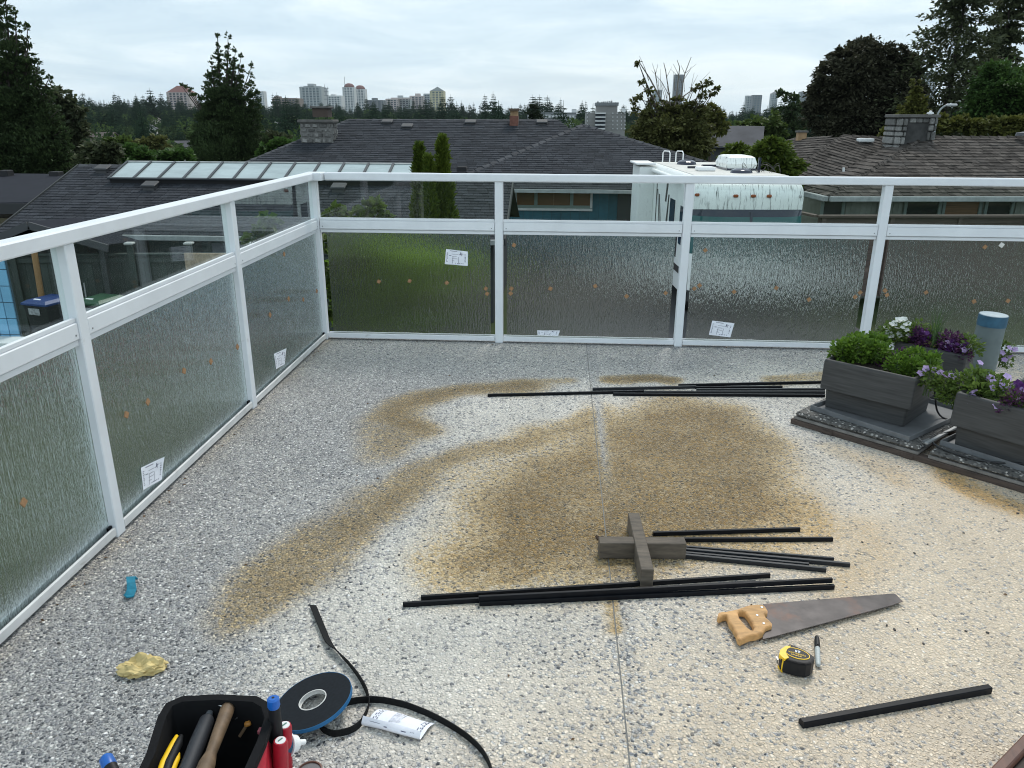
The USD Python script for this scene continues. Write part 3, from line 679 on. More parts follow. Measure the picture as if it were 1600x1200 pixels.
def rounded(poly, hol, z0, z1, r, steps=4):
    """slab with rounded upper and lower edges"""
    mb = MB(); zs = []
    levels = []
    for k in range(steps + 1):
        t = math.pi / 2 * k / steps
        levels.append((r * (1 - math.cos(t)), z1 - r + r * math.sin(t)))
    low = [(ins, z0 + z1 - z) for ins, z in levels][::-1]
    seq = low + levels
    for (i0, za), (i1, zb) in zip(seq[:-1], seq[1:]):
        p = poly.buffer(-max(i0, i1) if za > (z0 + z1) / 2 else -max(i0, i1)).difference(hol.buffer(max(i0, i1)))
        if zb - za > 1e-6 and not p.is_empty:
            for g in getattr(p, 'geoms', [p]): mb.prism(list(g.exterior.coords)[:-1], za, zb, [list(r_.coords)[:-1] for r_ in g.interiors])
    return mb
hd = part(saw, 'handle', rounded(hp, hh, 0.003, hz_, 0.006, 4), saw_wood, smooth=35)
for p in ((985, 425), (905, 560), (1018, 700)):
    c = G(*z8(*p), hz_); part(saw, 'screw', MB().lathe([(0, 0), (.0042, 0), (.0042, .0012), (.003, .002), (0, .002)], c - [0, 0, .0004], 14), chrome)

# tape measure
def z4(x, y): return (1200 + x / 13.33, 980 + y / 13.33)
tm = thing('tape_measure', 'black and yellow pocket tape measure lying on its side on the deck', 'tape measure', G(1245, 1045))
tzh = 0.046
top = sg.Polygon(poly_on([z4(*p) for p in [(262, 520), (300, 460), (380, 405), (455, 340), (600, 395), (740, 455), (860, 530), (965, 612), (958, 660), (900, 735), (800, 762), (640, 742), (480, 700), (350, 655), (290, 610)]], tzh)).buffer(0.004).buffer(-0.004)
part(tm, 'case', rounded(top.buffer(0.0015), sg.Polygon(), 0.001, tzh, 0.006, 4), black_plastic, smooth=35)
nosep = sg.Polygon(poly_on([z4(*p) for p in [(240, 560), (262, 480), (370, 405), (470, 400), (390, 470), (360, 540), (430, 640), (350, 662), (320, 640), (280, 610)]], tzh)).buffer(0)
nose = MB().prism(list(nosep.buffer(0.0008).exterior.coords)[:-1], tzh - 0.006, tzh + 0.0016)
fr = [G(*z4(318, 660), tzh)[:2], G(*z4(258, 540), tzh)[:2]]
f0 = np.array([*G(*z4(335, 650), tzh)[:2], 0.0]); f1 = np.array([*G(*z4(250, 540), tzh)[:2], 0.0])
nose.bar(f0 + [0, 0, .023], f0 + [0, 0, .0232] + nz(f1 - f0) * .006, 0.004, 0.042)
nose.bar(f1 + [0, 0, .004], f0 + [0, 0, .004], 0.004, 0.006); nose.bar(f1 + [0, 0, .038], f0 + [0, 0, .038], 0.004, 0.012)
part(tm, 'nose', nose, yellow)
ec = G(*z4(605, 555), tzh); ux = nz(G(*z4(830, 620), tzh) - G(*z4(380, 490), tzh)); uy = np.cross([0, 0, 1.0], ux)
def ell(a, b, n=40): t = np.arange(n) / n * 2 * np.pi; return [tuple((ec + ux * a * math.cos(x) + uy * b * math.sin(x))[:2]) for x in t]
A_, B_ = 0.0325, 0.0215
part(tm, 'badge_ring', MB().prism(ell(A_, B_), tzh, tzh + 0.0018, [ell(A_ - .0018, B_ - .0018)]), yellow)
part(tm, 'badge', MB().prism(ell(A_ - .0022, B_ - .0022), tzh, tzh + 0.0012), black_plastic)
def lettering(txt, h, c, ux_, uy_, d=0.0006, bold=False):
    t = meshkit.text_mesh(txt, h, d, bold); v = np.array(t.vertices); b = v.min(0), v.max(0); v[:, :2] -= (b[0][:2] + b[1][:2]) / 2
    return MB().add(np.asarray(c) + v[:, :1] * ux_ + v[:, 1:2] * uy_ + v[:, 2:] * np.cross(ux_, uy_), t.faces)
zt = np.array([0, 0, 0.0013])
part(tm, 'number', lettering('25', 0.0085, ec + zt + uy * 0.0085, -ux, -uy, bold=True), white_print)
part(tm, 'lettering', lettering('POWERLOCK', 0.0052, ec + zt - uy * 0.0015, -ux, -uy), yellow)
dsh = MB()
for k, (a_, b_) in enumerate(((-.014, -.010), (-.009, -.0045), (-.0035, .002), (.003, .0065), (.0075, .0125))): dsh.bar(ec + zt + uy * -.0095 + ux * a_, ec + zt + uy * -.0095 + ux * b_, .0022, .0008)
part(tm, 'fine_print', dsh, yellow, kind='stuff')
part(tm, 'end_hook', MB().box(f1 + [-.004, 0.004, .02], (.003, .012, .014)), chrome)

pen = thing('marker_pen', 'grey marker pen with black cap beside the tape measure', 'marker pen', G(1277, 1018))
p0, p1 = G(1278.5, 1040, .008), G(1276.3, 994, .008); pd = p1 - p0
prof = [(0, .0045), (.03, .0065), (.58, .0068), (.6, .0068)]
part(pen, 'barrel', MB().tube([p0 + pd * t for t in (0, .012, .05, .56, .60)], [.0045, .0055, .0066, .0070, .0066], 14), grey_marker, smooth=40)
part(pen, 'cap', MB().tube([p0 + pd * t for t in (.585, .60, .85, .93, .985, 1.0)], [.0076, .0078, .0074, .0062, .0048, .0035], 14), black_plastic, smooth=40)
part(pen, 'clip', MB().bar(p0 + pd * .62 + [0.0, 0, .0085], p0 + pd * .9 + [0, 0, .0085], .0035, .0025), black_plastic)

# teal scrap of rubber, crumpled yellow paper
tl = MB()
path = [G(*p) for p in ((214, 909), (206, 912), (206.5, 920), (207, 926), (202, 934), (196, 936.5))]
path = np.array(path); zz = [0.012, 0.022, 0.020, 0.010, 0.004, 0.010]; path[:, 2] = zz
wdt = np.array([.010, .014, .012, .014, .016, .012])
vs = []
for i, p in enumerate(path):
    d = nz(path[min(i + 1, 5)] - path[max(i - 1, 0)]); s = nz(np.cross(d, [0, 0, 1.0])); n_ = np.cross(s, d)
    for a_, b_ in ((-1, 0), (1, 0), (1, 1), (-1, 1)): vs.append(p + s * a_ * wdt[i] + n_ * b_ * 0.004)
ff = [[i * 4 + k, i * 4 + (k + 1) % 4, i * 4 + 4 + (k + 1) % 4, i * 4 + 4 + k] for i in range(5) for k in range(4)] + [[0, 3, 2, 1], [20, 21, 22, 23]]
tl.add(vs, ff)
solo('rubber_scrap', tl, teal_rubber, 'small curled teal blue scrap on the grey deck near the left railing', 'scrap')
ico = trimesh.creation.icosphere(3); v = np.array(ico.vertices)
ctr = G(222, 1048); R2 = nz(G(262, 1044) - G(185, 1052)); R3 = np.cross([0, 0, 1.0], R2)
rr5 = np.random.default_rng(15)
r_ = 0.86 + 0.30 * (meshkit.noise(v * 2.2 + 4, 2) - .5) + rr5.normal(size=len(v)) * .055 + .25 * np.abs(meshkit.noise(v * 3.7 + 1, 6) - .5)
vv = v * r_[:, None] + rr5.normal(size=v.shape) * .03
pz = np.clip(vv[:, 2], -0.35, 1) + .35
wv = 0.5 + 0.5 * (meshkit.noise(vv * [3.0, 3.0, 0] + 8, 3))
vv = ctr + vv[:, :1] * R2 * 0.068 + vv[:, 1:2] * R3 * 0.036 + (pz * wv)[:, None] * np.array([0, 0, 0.036])
rag = MB().add(vv, ico.faces)
tipb = G(184, 1053); rag.add([tipb + [0, 0, .004], G(205, 1043, .018), G(208, 1052, .012), G(198, 1055, .002)], [[0, 3, 1, 2], [0, 2, 1, 3]])
solo('crumpled_paper', rag, yellow_rag, 'crumpled yellow paper lying on the grey deck above the tool bag', 'crumpled paper')

# ---------------------------------------------------------------- tool bag, tape, receipt
BZ = 0.20
tb = thing('tool_bag', 'open black tool bag with red side pockets full of hand tools', 'tool bag', G(340, 1190, 0))
rim = [G(*p, BZ)[:2] for p in [(205, 1235), (232, 1180), (250, 1122), (262, 1102), (285, 1092), (340, 1089), (400, 1092), (418, 1102), (424, 1122), (412, 1160), (392, 1205), (372, 1260), (340, 1330), (230, 1330)]]
rp = sg.Polygon(rim).buffer(0.012).buffer(-0.012)
inner = rp.buffer(-0.012)
def wall_between(outer_t, inner_t, outer_b, inner_b, z0, z1):
    n = 72
    def ring(poly, z): L = poly.exterior.length; return np.array([[*poly.exterior.interpolate(L * k / n).coords[0], z] for k in range(n)])
    o1, i1, o0, i0 = ring(outer_t, z1), ring(inner_t, z1), ring(outer_b, z0), ring(inner_b, z0)
    # keep the rings in step by angle
    c = np.array([outer_t.centroid.x, outer_t.centroid.y])
    def order(r): a = np.arctan2(r[:, 1] - c[1], r[:, 0] - c[0]); return r[np.argsort(a)]
    o1, i1, o0, i0 = map(order, (o1, i1, o0, i0))
    v = np.vstack([o0, o1, i1, i0]); f = []
    for k in range(n):
        j = (k + 1) % n
        for a_, b_ in ((0, 1), (1, 2), (2, 3)): f.append([a_ * n + k, a_ * n + j, b_ * n + j, b_ * n + k])
    return MB().add(v, f)
import shapely.affinity as aff
botp = aff.scale(rp, 0.93, 0.93)
part(tb, 'bag_wall', wall_between(rp, inner, botp, botp.buffer(-0.012), 0.004, BZ), bag_black, smooth=50)
part(tb, 'bag_floor', MB().prism(list(botp.buffer(-.003).exterior.coords)[:-1], 0.003, 0.012), bag_black)
ring_t = rp.buffer(0.004); part(tb, 'bag_rim', MB().prism(list(ring_t.exterior.coords)[:-1], BZ - 0.012, BZ + 0.004, [list(rp.buffer(-0.013).exterior.coords)[:-1]]), bag_black)
# red pocket flaring out of the right side
pk = MB(); A0, A1 = G(421, 1118, BZ - .01), G(376, 1250, BZ - .01)
B0, B1 = G(427, 1128, BZ - .05), G(412, 1250, BZ - .05)
C0, C1 = np.array([B0[0] + .004, B0[1], .01]), np.array([B1[0] + .01, B1[1], .01])
for P_, Q_, R_, S_ in ((A0, A1, B1, B0), (B0, B1, C1, C0)): pk.quad(P_, Q_, R_, S_); pk.quad(P_ - [.006, 0, .004], S_ - [.006, 0, .004], R_ - [.006, 0, .004], Q_ - [.006, 0, .004])
part(tb, 'side_pocket', pk, red_plastic, label='red side pocket')
# tools in the bag
def tool(name, label, cat): return thing(name, label, cat, G(330, 1150, BZ))
hm = tool('hammer', 'hammer with worn wooden handle lying in the tool bag', 'hammer')
ha, hb = G(357, 1104, BZ - .015), G(310, 1230, BZ + .0)
part(hm, 'handle', MB().tube([ha, ha + (hb - ha) * .06, ha + (hb - ha) * .35, ha + (hb - ha) * .62, ha + (hb - ha) * .75, hb], [.0135, .0155, .0135, .0115, .017, .018], 10), hammer_wood, smooth=40)
part(hm, 'head', MB().bar(hb + [-.05, 0, -.01], hb + [.05, 0.01, -.01], .03, .03, bev=.005), steel_old)
kn = tool('rubber_grip_tool', 'tool with thick dark rubber grip lying beside the hammer in the bag', 'hand tool')
ka, kb = G(331, 1106, BZ - .03), G(283, 1225, BZ - .01); kd = kb - ka
part(kn, 'shank', MB().tube([ka, ka + kd * .2], [.006, .009], 10), mat('dull_grey', (0.14, 0.15, 0.16), 0.4))
part(kn, 'grip', MB().tube([ka + kd * t for t in (.14, .18, .5, .8, 1)], [.010, .0155, .017, .0155, .018], 12), dark_rubber, smooth=40)
gl = tool('yellow_pliers', 'yellow and black gripped pliers at the left in the tool bag', 'pliers')
for (p, q, mm, r) in (((276, 1150), (240, 1240), yellow, .0075), ((283, 1150), (250, 1240), black_plastic, .009), ((279, 1177), (262, 1240), yellow, .006)):
    a_, b_ = G(*p, BZ - .03), G(*q, BZ - .01)
    part(gl, 'grip', MB().tube([a_, a_ * .85 + b_ * .15, a_ * .5 + b_ * .5 + [-.004, 0, 0], b_], [r * .5, r, r * 1.1, r], 10), mm, smooth=40)
oc = tool('orange_clamp', 'small orange wooden headed tool standing in the black tool bag', 'hand tool')
a_, b_ = G(387, 1131, BZ - .05), G(374, 1151, BZ - .07)
part(oc, 'shank', MB().tube([b_, a_], .0035, 8), hammer_wood)
part(oc, 'head', MB().box(a_, (.014, .012, .010), trimesh.transformations.rotation_matrix(.5, [0, 0, 1])[:3, :3], bev=.003), orange_wood)
nl = tool('bright_nail', 'bright nail crossing the top of the hammer handle in the bag', 'nail')
part(nl, 'shank', MB().tube([G(323, 1097, BZ - .01), G(347, 1103, BZ - .012)], .0018, 6), chrome)
nl = tool('bent_wire', 'short bent bright wire right of the hammer handle in the bag', 'wire')
part(nl, 'wire', MB().tube([G(367, 1124, BZ - .04), G(374, 1119, BZ - .04), G(380, 1117, BZ - .04)], .0014, 6), chrome)
er = tool('pink_eraser', 'small pink block by the right wall of the tool bag', 'block')
part(er, 'block', MB().box(G(407, 1142, BZ - .03), (.010, .014, .010), bev=.002), mat('pink', (0.30, 0.07, 0.09), 0.6))
# upright tools in the pockets
sd = thing('screwdriver', 'black screwdriver handle with blue end standing beside the tape roll', 'screwdriver', G(427, 1160))
q0 = G(426.5, 1090, BZ + .055); q1 = q0 * [1, 1, 0] + [0.0, -.005, .05]
dd_ = q0 - q1
part(sd, 'handle', MB().tube([q1, q1 + dd_ * .5, q1 + dd_ * .85, q1 + dd_ * .90], [.010, .0135, .0125, .0105], 14), black_plastic, smooth=40)
part(sd, 'end_cap', MB().tube([q1 + dd_ * .88, q1 + dd_ * .91, q1 + dd_ * .985, q1 + dd_], [.0112, .0132, .0125, .0085], 14), blue_plastic, smooth=40)
part(sd, 'end_hole', MB().lathe([(0, 0), (.003, 0), (.003, .0006), (0, .0006)], q0 - [0, 0, .0003], 12), black_plastic)
s2 = thing('screwdriver', 'black screwdriver with blue end left of the tool bag at the picture edge', 'screwdriver', G(170, 1220))
q0 = G(164.5, 1182, .16); q1 = G(215, 1290, .12); dd_ = q0 - q1
part(s2, 'handle', MB().tube([q1, q1 + dd_ * .5, q1 + dd_ * .84], [.011, .0145, .0135], 14), black_plastic, smooth=40)
part(s2, 'end_cap', MB().tube([q1 + dd_ * .83, q1 + dd_ * .86, q1 + dd_ * .97, q1 + dd_], [.0125, .0145, .0135, .009], 14), blue_plastic, smooth=40)
for (px, py, lab) in ((444.5, 1133, 'red battery cell with white end, the farther of two by the tool bag'), (438, 1157, 'red battery cell with white end, the nearer of two by the tool bag')):
    c = G(px, py, .17); rb = thing('red_cell', lab, 'battery', (c[0], c[1], .03))
    d_ = np.array([-.006, -.012, -.13])
    part(rb, 'case', MB().tube([c + d_, c + d_ * .04, c], [.0155, .0155, .0135], 16), red_plastic, smooth=40)
    part(rb, 'end', MB().lathe([(0, 0), (.0112, 0), (.0105, .0012), (0, .0012)], c + [0, 0, .0002], 18), white_plastic)
    part(rb, 'tab', MB().bar(c + [-.003, -.004, .0022], c + [.003, .005, .0022], .0025, .0012), mat('green_tab', (0.10, 0.22, 0.17), 0.5))
cn = thing('sealant_cartridge', 'white nozzle collar of a blue sealant cartridge lying by the bag', 'cartridge', G(458, 1165))
n0, n1 = G(449, 1164, .11), G(482, 1158, .085); nd = nz(n1 - n0)
part(cn, 'body', MB().tube([n0 - nd * .022, n0 - nd * .002], [.0225, .0225], 20), mat('cartridge_blue', (0.01, 0.06, 0.12), 0.4), smooth=40)
part(cn, 'collar', MB().tube([n0, n0 + nd * .004, n0 + nd * .006, n0 + nd * .022], [.0255, .0255, .0205, .0175], 20), white_plastic, smooth=40)
part(cn, 'nozzle', MB().tube([n0 + nd * .022, n0 + nd * .030, n0 + nd * .031, n0 + nd * .046], [.0100, .0095, .0070, .0058], 14), white_plastic, smooth=40)
dk = thing('small_tin', 'round tin with brown rim at the bottom edge beside the tool bag', 'tin', G(484, 1210))
kc = G(484, 1204, .05)
part(dk, 'rim', MB().lathe([(.024, -.05), (.0275, -.05), (.0275, 0), (.024, 0.001), (.0235, -.002)], kc, 28), brown_wood, smooth=40)
part(dk, 'lid', MB().lathe([(0, -.004), (.0238, -.004), (.0238, -.002), (0, -.002)], kc, 28), mat('grey_tin', (0.16, 0.15, 0.15), 0.4, metal=0.6))

# roll of foam tape, leaning a little
ro = thing('tape_roll', 'large flat roll of black foam tape with blue liner edge', 'tape roll', G(490, 1095))
rc = G(489.5, 1096, 0.030)
RA = nz(np.array([-0.24, -0.02, 1.0]))
def rollp(prof): return MB().lathe(prof, rc, 64, RA)
part(ro, 'tape_disc', rollp([(.035, -.005), (.0965, -.005), (.0965, .0045), (.0945, .005), (.035, .005)]), tape_black, smooth=40)
part(ro, 'liner', rollp([(.0966, -.0055), (.0978, -.0055), (.0978, .0046), (.0966, .0046)]), tape_blue, smooth=40)
part(ro, 'core', rollp([(.0325, -.006), (.0348, -.006), (.0348, .006), (.0325, .006)]), cardboard, smooth=40)
def ribbon(name, pts, label):
    """strip of tape: (px, py, height above deck, lean 0 = on edge .. 1 = flat)"""
    P = np.array([G(p[0], p[1], p[2] if len(p) > 2 else 0) for p in pts]); lean = np.array([p[3] if len(p) > 3 else 0 for p in pts])
    t = np.linspace(0, 1, len(P)); tt = np.linspace(0, 1, 70)
    from scipy.interpolate import PchipInterpolator
    Q = np.stack([PchipInterpolator(t, P[:, k])(tt) for k in range(3)], 1); ln = np.interp(tt, t, lean)
    T = np.gradient(Q, axis=0); T /= np.linalg.norm(T, axis=1, keepdims=True)
    S = np.cross(T, [0, 0, 1.0]); S /= np.linalg.norm(S, axis=1, keepdims=True)
    wdt, th = .0195, .0012
    U = np.cos(ln * np.pi / 2)[:, None] * np.array([0, 0, 1.0]) + np.sin(ln * np.pi / 2)[:, None] * S
    N = np.cross(T, U)
    v = np.stack([Q - N * th, Q + N * th, Q + U * wdt + N * th, Q + U * wdt - N * th], 1).reshape(-1, 4, 3)
    f = [[i * 4 + k, i * 4 + (k + 1) % 4, i * 4 + 4 + (k + 1) % 4, i * 4 + 4 + k] for i in range(69) for k in range(4)] + [[3, 2, 1, 0], [276, 277, 278, 279]]
    mb = MB().add(v.reshape(-1, 3), f)
    solo(name, mb, mat('tape_strip', (0.006, 0.0065, 0.007), 0.75, spec=.2), label, 'tape strip')
ribbon('tape_strip', [(494, 946, .004, .8), (506, 975, .006, .8), (519, 1005, .006, .7), (531, 1023, .004, .25), (547, 1042, .002, .1), (563, 1065, .001, 0), (573, 1088, .001, -.1), (575, 1110, 0, -.1), (565, 1133, 0, 0), (545, 1147, 0, 0), (522, 1151, 0, 0), (506, 1145, .001, 0), (499, 1134, .003, 0)],
       'loose curl of black tape curving from its pointed far end to the roll')
ribbon('tape_strip', [(541, 1104, .004, 0), (560, 1099, 0, 0), (590, 1098, 0, 0), (625, 1104, 0, 0), (660, 1116, 0, 0), (700, 1136, 0, 0), (735, 1160, 0, 0), (757, 1184, 0, 0), (768, 1210, 0, 0), (772, 1240, 0, 0)],
       'long black tape strip arching right from the roll past the folded receipt')
# folded receipt
rcpt = thing('receipt', 'white printed receipt, folded and curled, beside the tape strips', 'receipt', G(618, 1125))
u0 = G(584, 1120); u1 = G(660, 1140); ud = nz(u1 - u0); vd = np.cross([0, 0, 1.0], ud); L = np.linalg.norm(G(662, 1146) - G(570, 1128))
o = G(571, 1133)
sec = [(.030, .058, .002), (.022, .050, .006), (.018, .038, .010), (.012, .026, .010), (.006, .012, .006), (0, .002, .003), (-.004, -.006, .006), (-.002, -.009, .014), (.004, -.004, .021), (.012, .002, .025)]
nu = 12; v = []
for k, (s0_, y_, z_) in enumerate(sec):
    for i in range(nu):
        t = i / (nu - 1); sh = .012 if k < 5 else 0
        x_ = t * (L - .004) + (sh * (1 - k / 5)) + (0.0 if k < 6 else -.006 * (1 - t))
        v.append(o + ud * x_ + vd * (y_ + .0015 * math.sin(7 * t + k)) + np.array([0, 0, max(.001, z_ + .0018 * math.sin(5 * t + k * .7))]))
v = np.array(v); ns = len(sec)
f = [[j * nu + i, j * nu + i + 1, (j + 1) * nu + i + 1, (j + 1) * nu + i] for j in range(ns - 1) for i in range(nu - 1)]
nf = len(v)
part(rcpt, 'sheet', MB().add(np.vstack([v, v - [0, 0, .0004]]), f + [[a + nf for a in q[::-1]] for q in f]), paper, smooth=60)
pr = MB(); g_ = v.reshape(ns, nu, 3); rr_ = np.random.default_rng(8)
def rat(i, j):
    a, b = min(i, nu - 1.001), min(j, ns - 1.001); ii, jj = int(a), int(b); a -= ii; b -= jj
    return (g_[jj, ii] * (1 - a) + g_[jj, ii + 1] * a) * (1 - b) + (g_[jj + 1, ii] * (1 - a) + g_[jj + 1, ii + 1] * a) * b
def rdash(i0, i1, j0, j1, up_n):
    A, B, C_, D = rat(i0, j0), rat(i1, j0), rat(i1, j1), rat(i0, j1); n_ = nz(np.cross(B - A, D - A)); n_ = n_ if np.dot(n_, up_n) > 0 else -n_
    pr.quad(*(p + n_ * .0006 for p in (A, B, C_, D)))
for i0 in (.5, .85, 1.2, 3.6, 4.0, 4.4, 4.9, 5.3, 9.3, 9.7):
    j = .4
    while j < 3.4:
        l_ = rr_.uniform(.2, .6); rdash(i0, i0 + .16, j, j + l_, [0, 0, 1]); j += l_ + rr_.uniform(.1, .7)
for k in range(6): rdash(10.0, 10.25, .5 + .6 * k, .9 + .6 * k, [0, 0, 1])
rdash(4.3, 8.4, 7.35, 7.6, [0, -1, .5]); rdash(1.5, 3.5, 7.9, 8.0, [0, -1, .5])
for k in range(3): rdash(9.2 + .25 * k, 9.3 + .25 * k, 6.6, 7.9, [0, -1, .5])
part(rcpt, 'print', pr, ink, kind='stuff')

# brown wooden frame at the lower right corner
wf = thing('brown_crate', 'corner of a dark brown wooden crate at the bottom right of the deck', 'crate', G(1590, 1190))
fa, fb = G(1520, 1228, .10), G(1625, 1120, .10); fd = nz(fb - fa); fs = np.array([fd[1], -fd[0], 0])
part(wf, 'rail', MB().bar(fa + fs * .011 - [0, 0, .05], fb + fs * .011 - [0, 0, .05], .022, .10, bev=.003), brown_wood)
part(wf, 'inner_rail', MB().bar(fa + fs * .031 - [0, 0, .062], fb + fs * .031 - [0, 0, .062], .017, .09, bev=.003), timber_dark)
part(wf, 'panel', MB().bar(fa + fs * .17 - [0, 0, .085], fb + fs * .17 - [0, 0, .085], .26, .02), mat('dark_panel', (0.012, 0.009, 0.007), 0.7))

# ---------------------------------------------------------------- leaves
def leaf_mesh(P, size, rng, flat=0.5, aspect=0.55, dirs=None, bend=0.25):
    """a folded diamond leaf (4 triangles' worth of shape in 2) at each point"""
    P = np.asarray(P, float); n = len(P)
    if dirs is None:
        d = rng.normal(size=(n, 3)); d[:, 2] *= flat
    else: d = dirs + rng.normal(size=(n, 3)) * 0.35
    d /= np.linalg.norm(d, axis=1, keepdims=True) + 1e-9
    u = rng.normal(size=(n, 3)); u[:, 2] = np.abs(u[:, 2]) + 0.6
    s = np.cross(d, u); s /= np.linalg.norm(s, axis=1, keepdims=True) + 1e-9
    nn = np.cross(s, d)
    L = size * rng.uniform(0.6, 1.3, size=(n, 1))
    a = P; b = P + d * L; m = P + d * L * 0.5
    l = m - s * L * aspect / 2 + nn * L * bend * 0.4; r = m + s * L * aspect / 2 + nn * L * bend * 0.4
    v = np.stack([a, l, b, r], 1).reshape(-1, 3)
    i = np.arange(n)[:, None] * 4
    f = np.vstack([i + [0, 2, 1], i + [0, 3, 2]])
    return v, f
def ball(rng, n, c, r, shell=0.5):
    d = rng.normal(size=(n, 3)); d /= np.linalg.norm(d, axis=1, keepdims=True)
    rad = (shell + (1 - shell) * rng.random((n, 1))) if shell else rng.random((n, 1)) ** (1 / 3)
    return np.asarray(c) + d * rad * np.asarray(r), d

# ---------------------------------------------------------------- planters on paving slabs
M_slab = usdkit.material(stage, '/World/Looks/pebbled_slab', {
    "g": ("geometry", {}), "v": ("voronoi_texture", {"feature": "f1", "scale": 75.0}), "cs": ("separate_color", {}),
    "sub": ("math", {"math_type": "subtract", "value1": 0.5}), "mask": ("map_range", {"from_min": 0.0, "from_max": 0.1, "clamp": True}),
    "tone": ("rgb_ramp", {"ramp": [(0.0, (0.02, 0.02, 0.02)), (0.35, (0.05, 0.049, 0.047)), (0.6, (0.13, 0.125, 0.118)), (0.82, (0.30, 0.29, 0.27)), (1.0, (0.45, 0.43, 0.40))]}),
    "mx": ("mix", {"color1": (0.085, 0.081, 0.075)}), "b": ("bump", {"strength": 1.0, "distance": 0.006}), "p": ("principled_bsdf", {"roughness": 0.75})},
    [("g.position", "v.vector"), ("v.color", "cs.color"), ("cs.r", "tone.fac"), ("v.distance", "sub.value2"), ("sub.value", "mask.value"), ("mask.result", "mx.fac"),
     ("tone.color", "mx.color2"), ("mx.color", "p.base_color"), ("sub.value", "b.height"), ("b.normal", "p.normal")], surface="p.BSDF")
slab_side = mat('slab_side', (0.16, 0.15, 0.14), 0.85, noise=(22, 0.35), bump=(80, 0.4, 0.004))
def oriented(c, d):
    d = nz([d[0], d[1], 0]); n_ = np.array([-d[1], d[0], 0]); return np.asarray(c, float), d, n_
# the near row runs along this line (front faces), from the left slab's corner to the right
row_a, row_b = G(1234, 662), G(1600, 772)
rd = nz(row_b - row_a); rn = np.array([-rd[1], rd[0], 0])       # along the row; away from the camera
def bx(mb, o, u0, u1, v0, v1, z0, z1, bev=0.0):
    c = o + rd * (u0 + u1) / 2 + rn * (v0 + v1) / 2 + np.array([0, 0, (z0 + z1) / 2])
    return mb.box(c, (u1 - u0, v1 - v0, z1 - z0), np.stack([rd, rn, [0, 0, 1.0]], 1), bev)
def uv_of(p): q = np.asarray(p) - row_a; return np.dot(q, rd), np.dot(q, rn)
su = [uv_of(G(1425, 702, .085))[0], uv_of(G(1443, 705, .085))[0]]
sup = thing('slab_support', 'dark timber bearers under the pebbled paving slabs', 'timber bearers', row_a + rd * .5)
part(sup, 'bearer', bx(MB(), row_a, 0.0, 1.6, 0.004, 0.045, 0.0, 0.026, .003), timber_dark)
part(sup, 'bearer', bx(MB(), row_a, 0.0, 1.6, 0.42, 0.46, 0.0, 0.026, .003), timber_dark)
for u in (0.16, 0.52): part(sup, 'cross_piece', bx(MB(), row_a, u, u + .05, -0.002, 0.50, 0.002, 0.020, .002), timber_dark)
SH = 0.064
def paving(u0, u1, label):
    t = thing('paving_slab', label, 'paving slab', row_a + rd * (u0 + u1) / 2 + rn * .25 + [0, 0, .026])
    part(t, 'slab_body', bx(MB(), row_a, u0, u1, 0.008, 0.50, 0.0265, SH - .0225, .003), slab_side)
    part(t, 'pebble_face', bx(MB(), row_a, u0 + .001, u1 - .001, 0.009, 0.499, SH - .022, SH, .010), M_slab)
paving(0.012, su[0] - .003, 'left pebbled concrete slab under the planter with the green herbs')
paving(su[1] - .004, 1.5, 'right pebbled concrete slab under the planter with mauve petunias')
def tray(L_, F_, R_, label, z0):
    """shallow grey tray, given by its left, front and right corners"""
    d = (F_ - L_) * [1, 1, 0]; Lu = np.linalg.norm(d); d = d / Lu; n_ = np.array([-d[1], d[0], 0]); Lv = np.dot((R_ - F_), n_)
    o = L_ * [1, 1, 0]
    R = np.stack([d, n_, [0, 0, 1.0]], 1)
    t = thing('planter_tray', label, 'tray', o + d * Lu / 2 + n_ * Lv / 2 + [0, 0, z0])
    h = .024
    for (a0, a1, b0, b1, hh_) in ((0, Lu, 0, .006, h), (0, Lu, Lv - .006, Lv, h), (0, .006, .0062, Lv - .0062, h), (Lu - .006, Lu, .0062, Lv - .0062, h), (.0062, Lu - .0062, .0062, Lv - .0062, .004)):
        c = o + d * (a0 + a1) / 2 + n_ * (b0 + b1) / 2
        part(t, 'tray_floor' if hh_ < .01 else 'tray_edge', MB().box(c + [0, 0, z0 + hh_ / 2], (a1 - a0, b1 - b0, hh_), R, .0015), tray_mat)
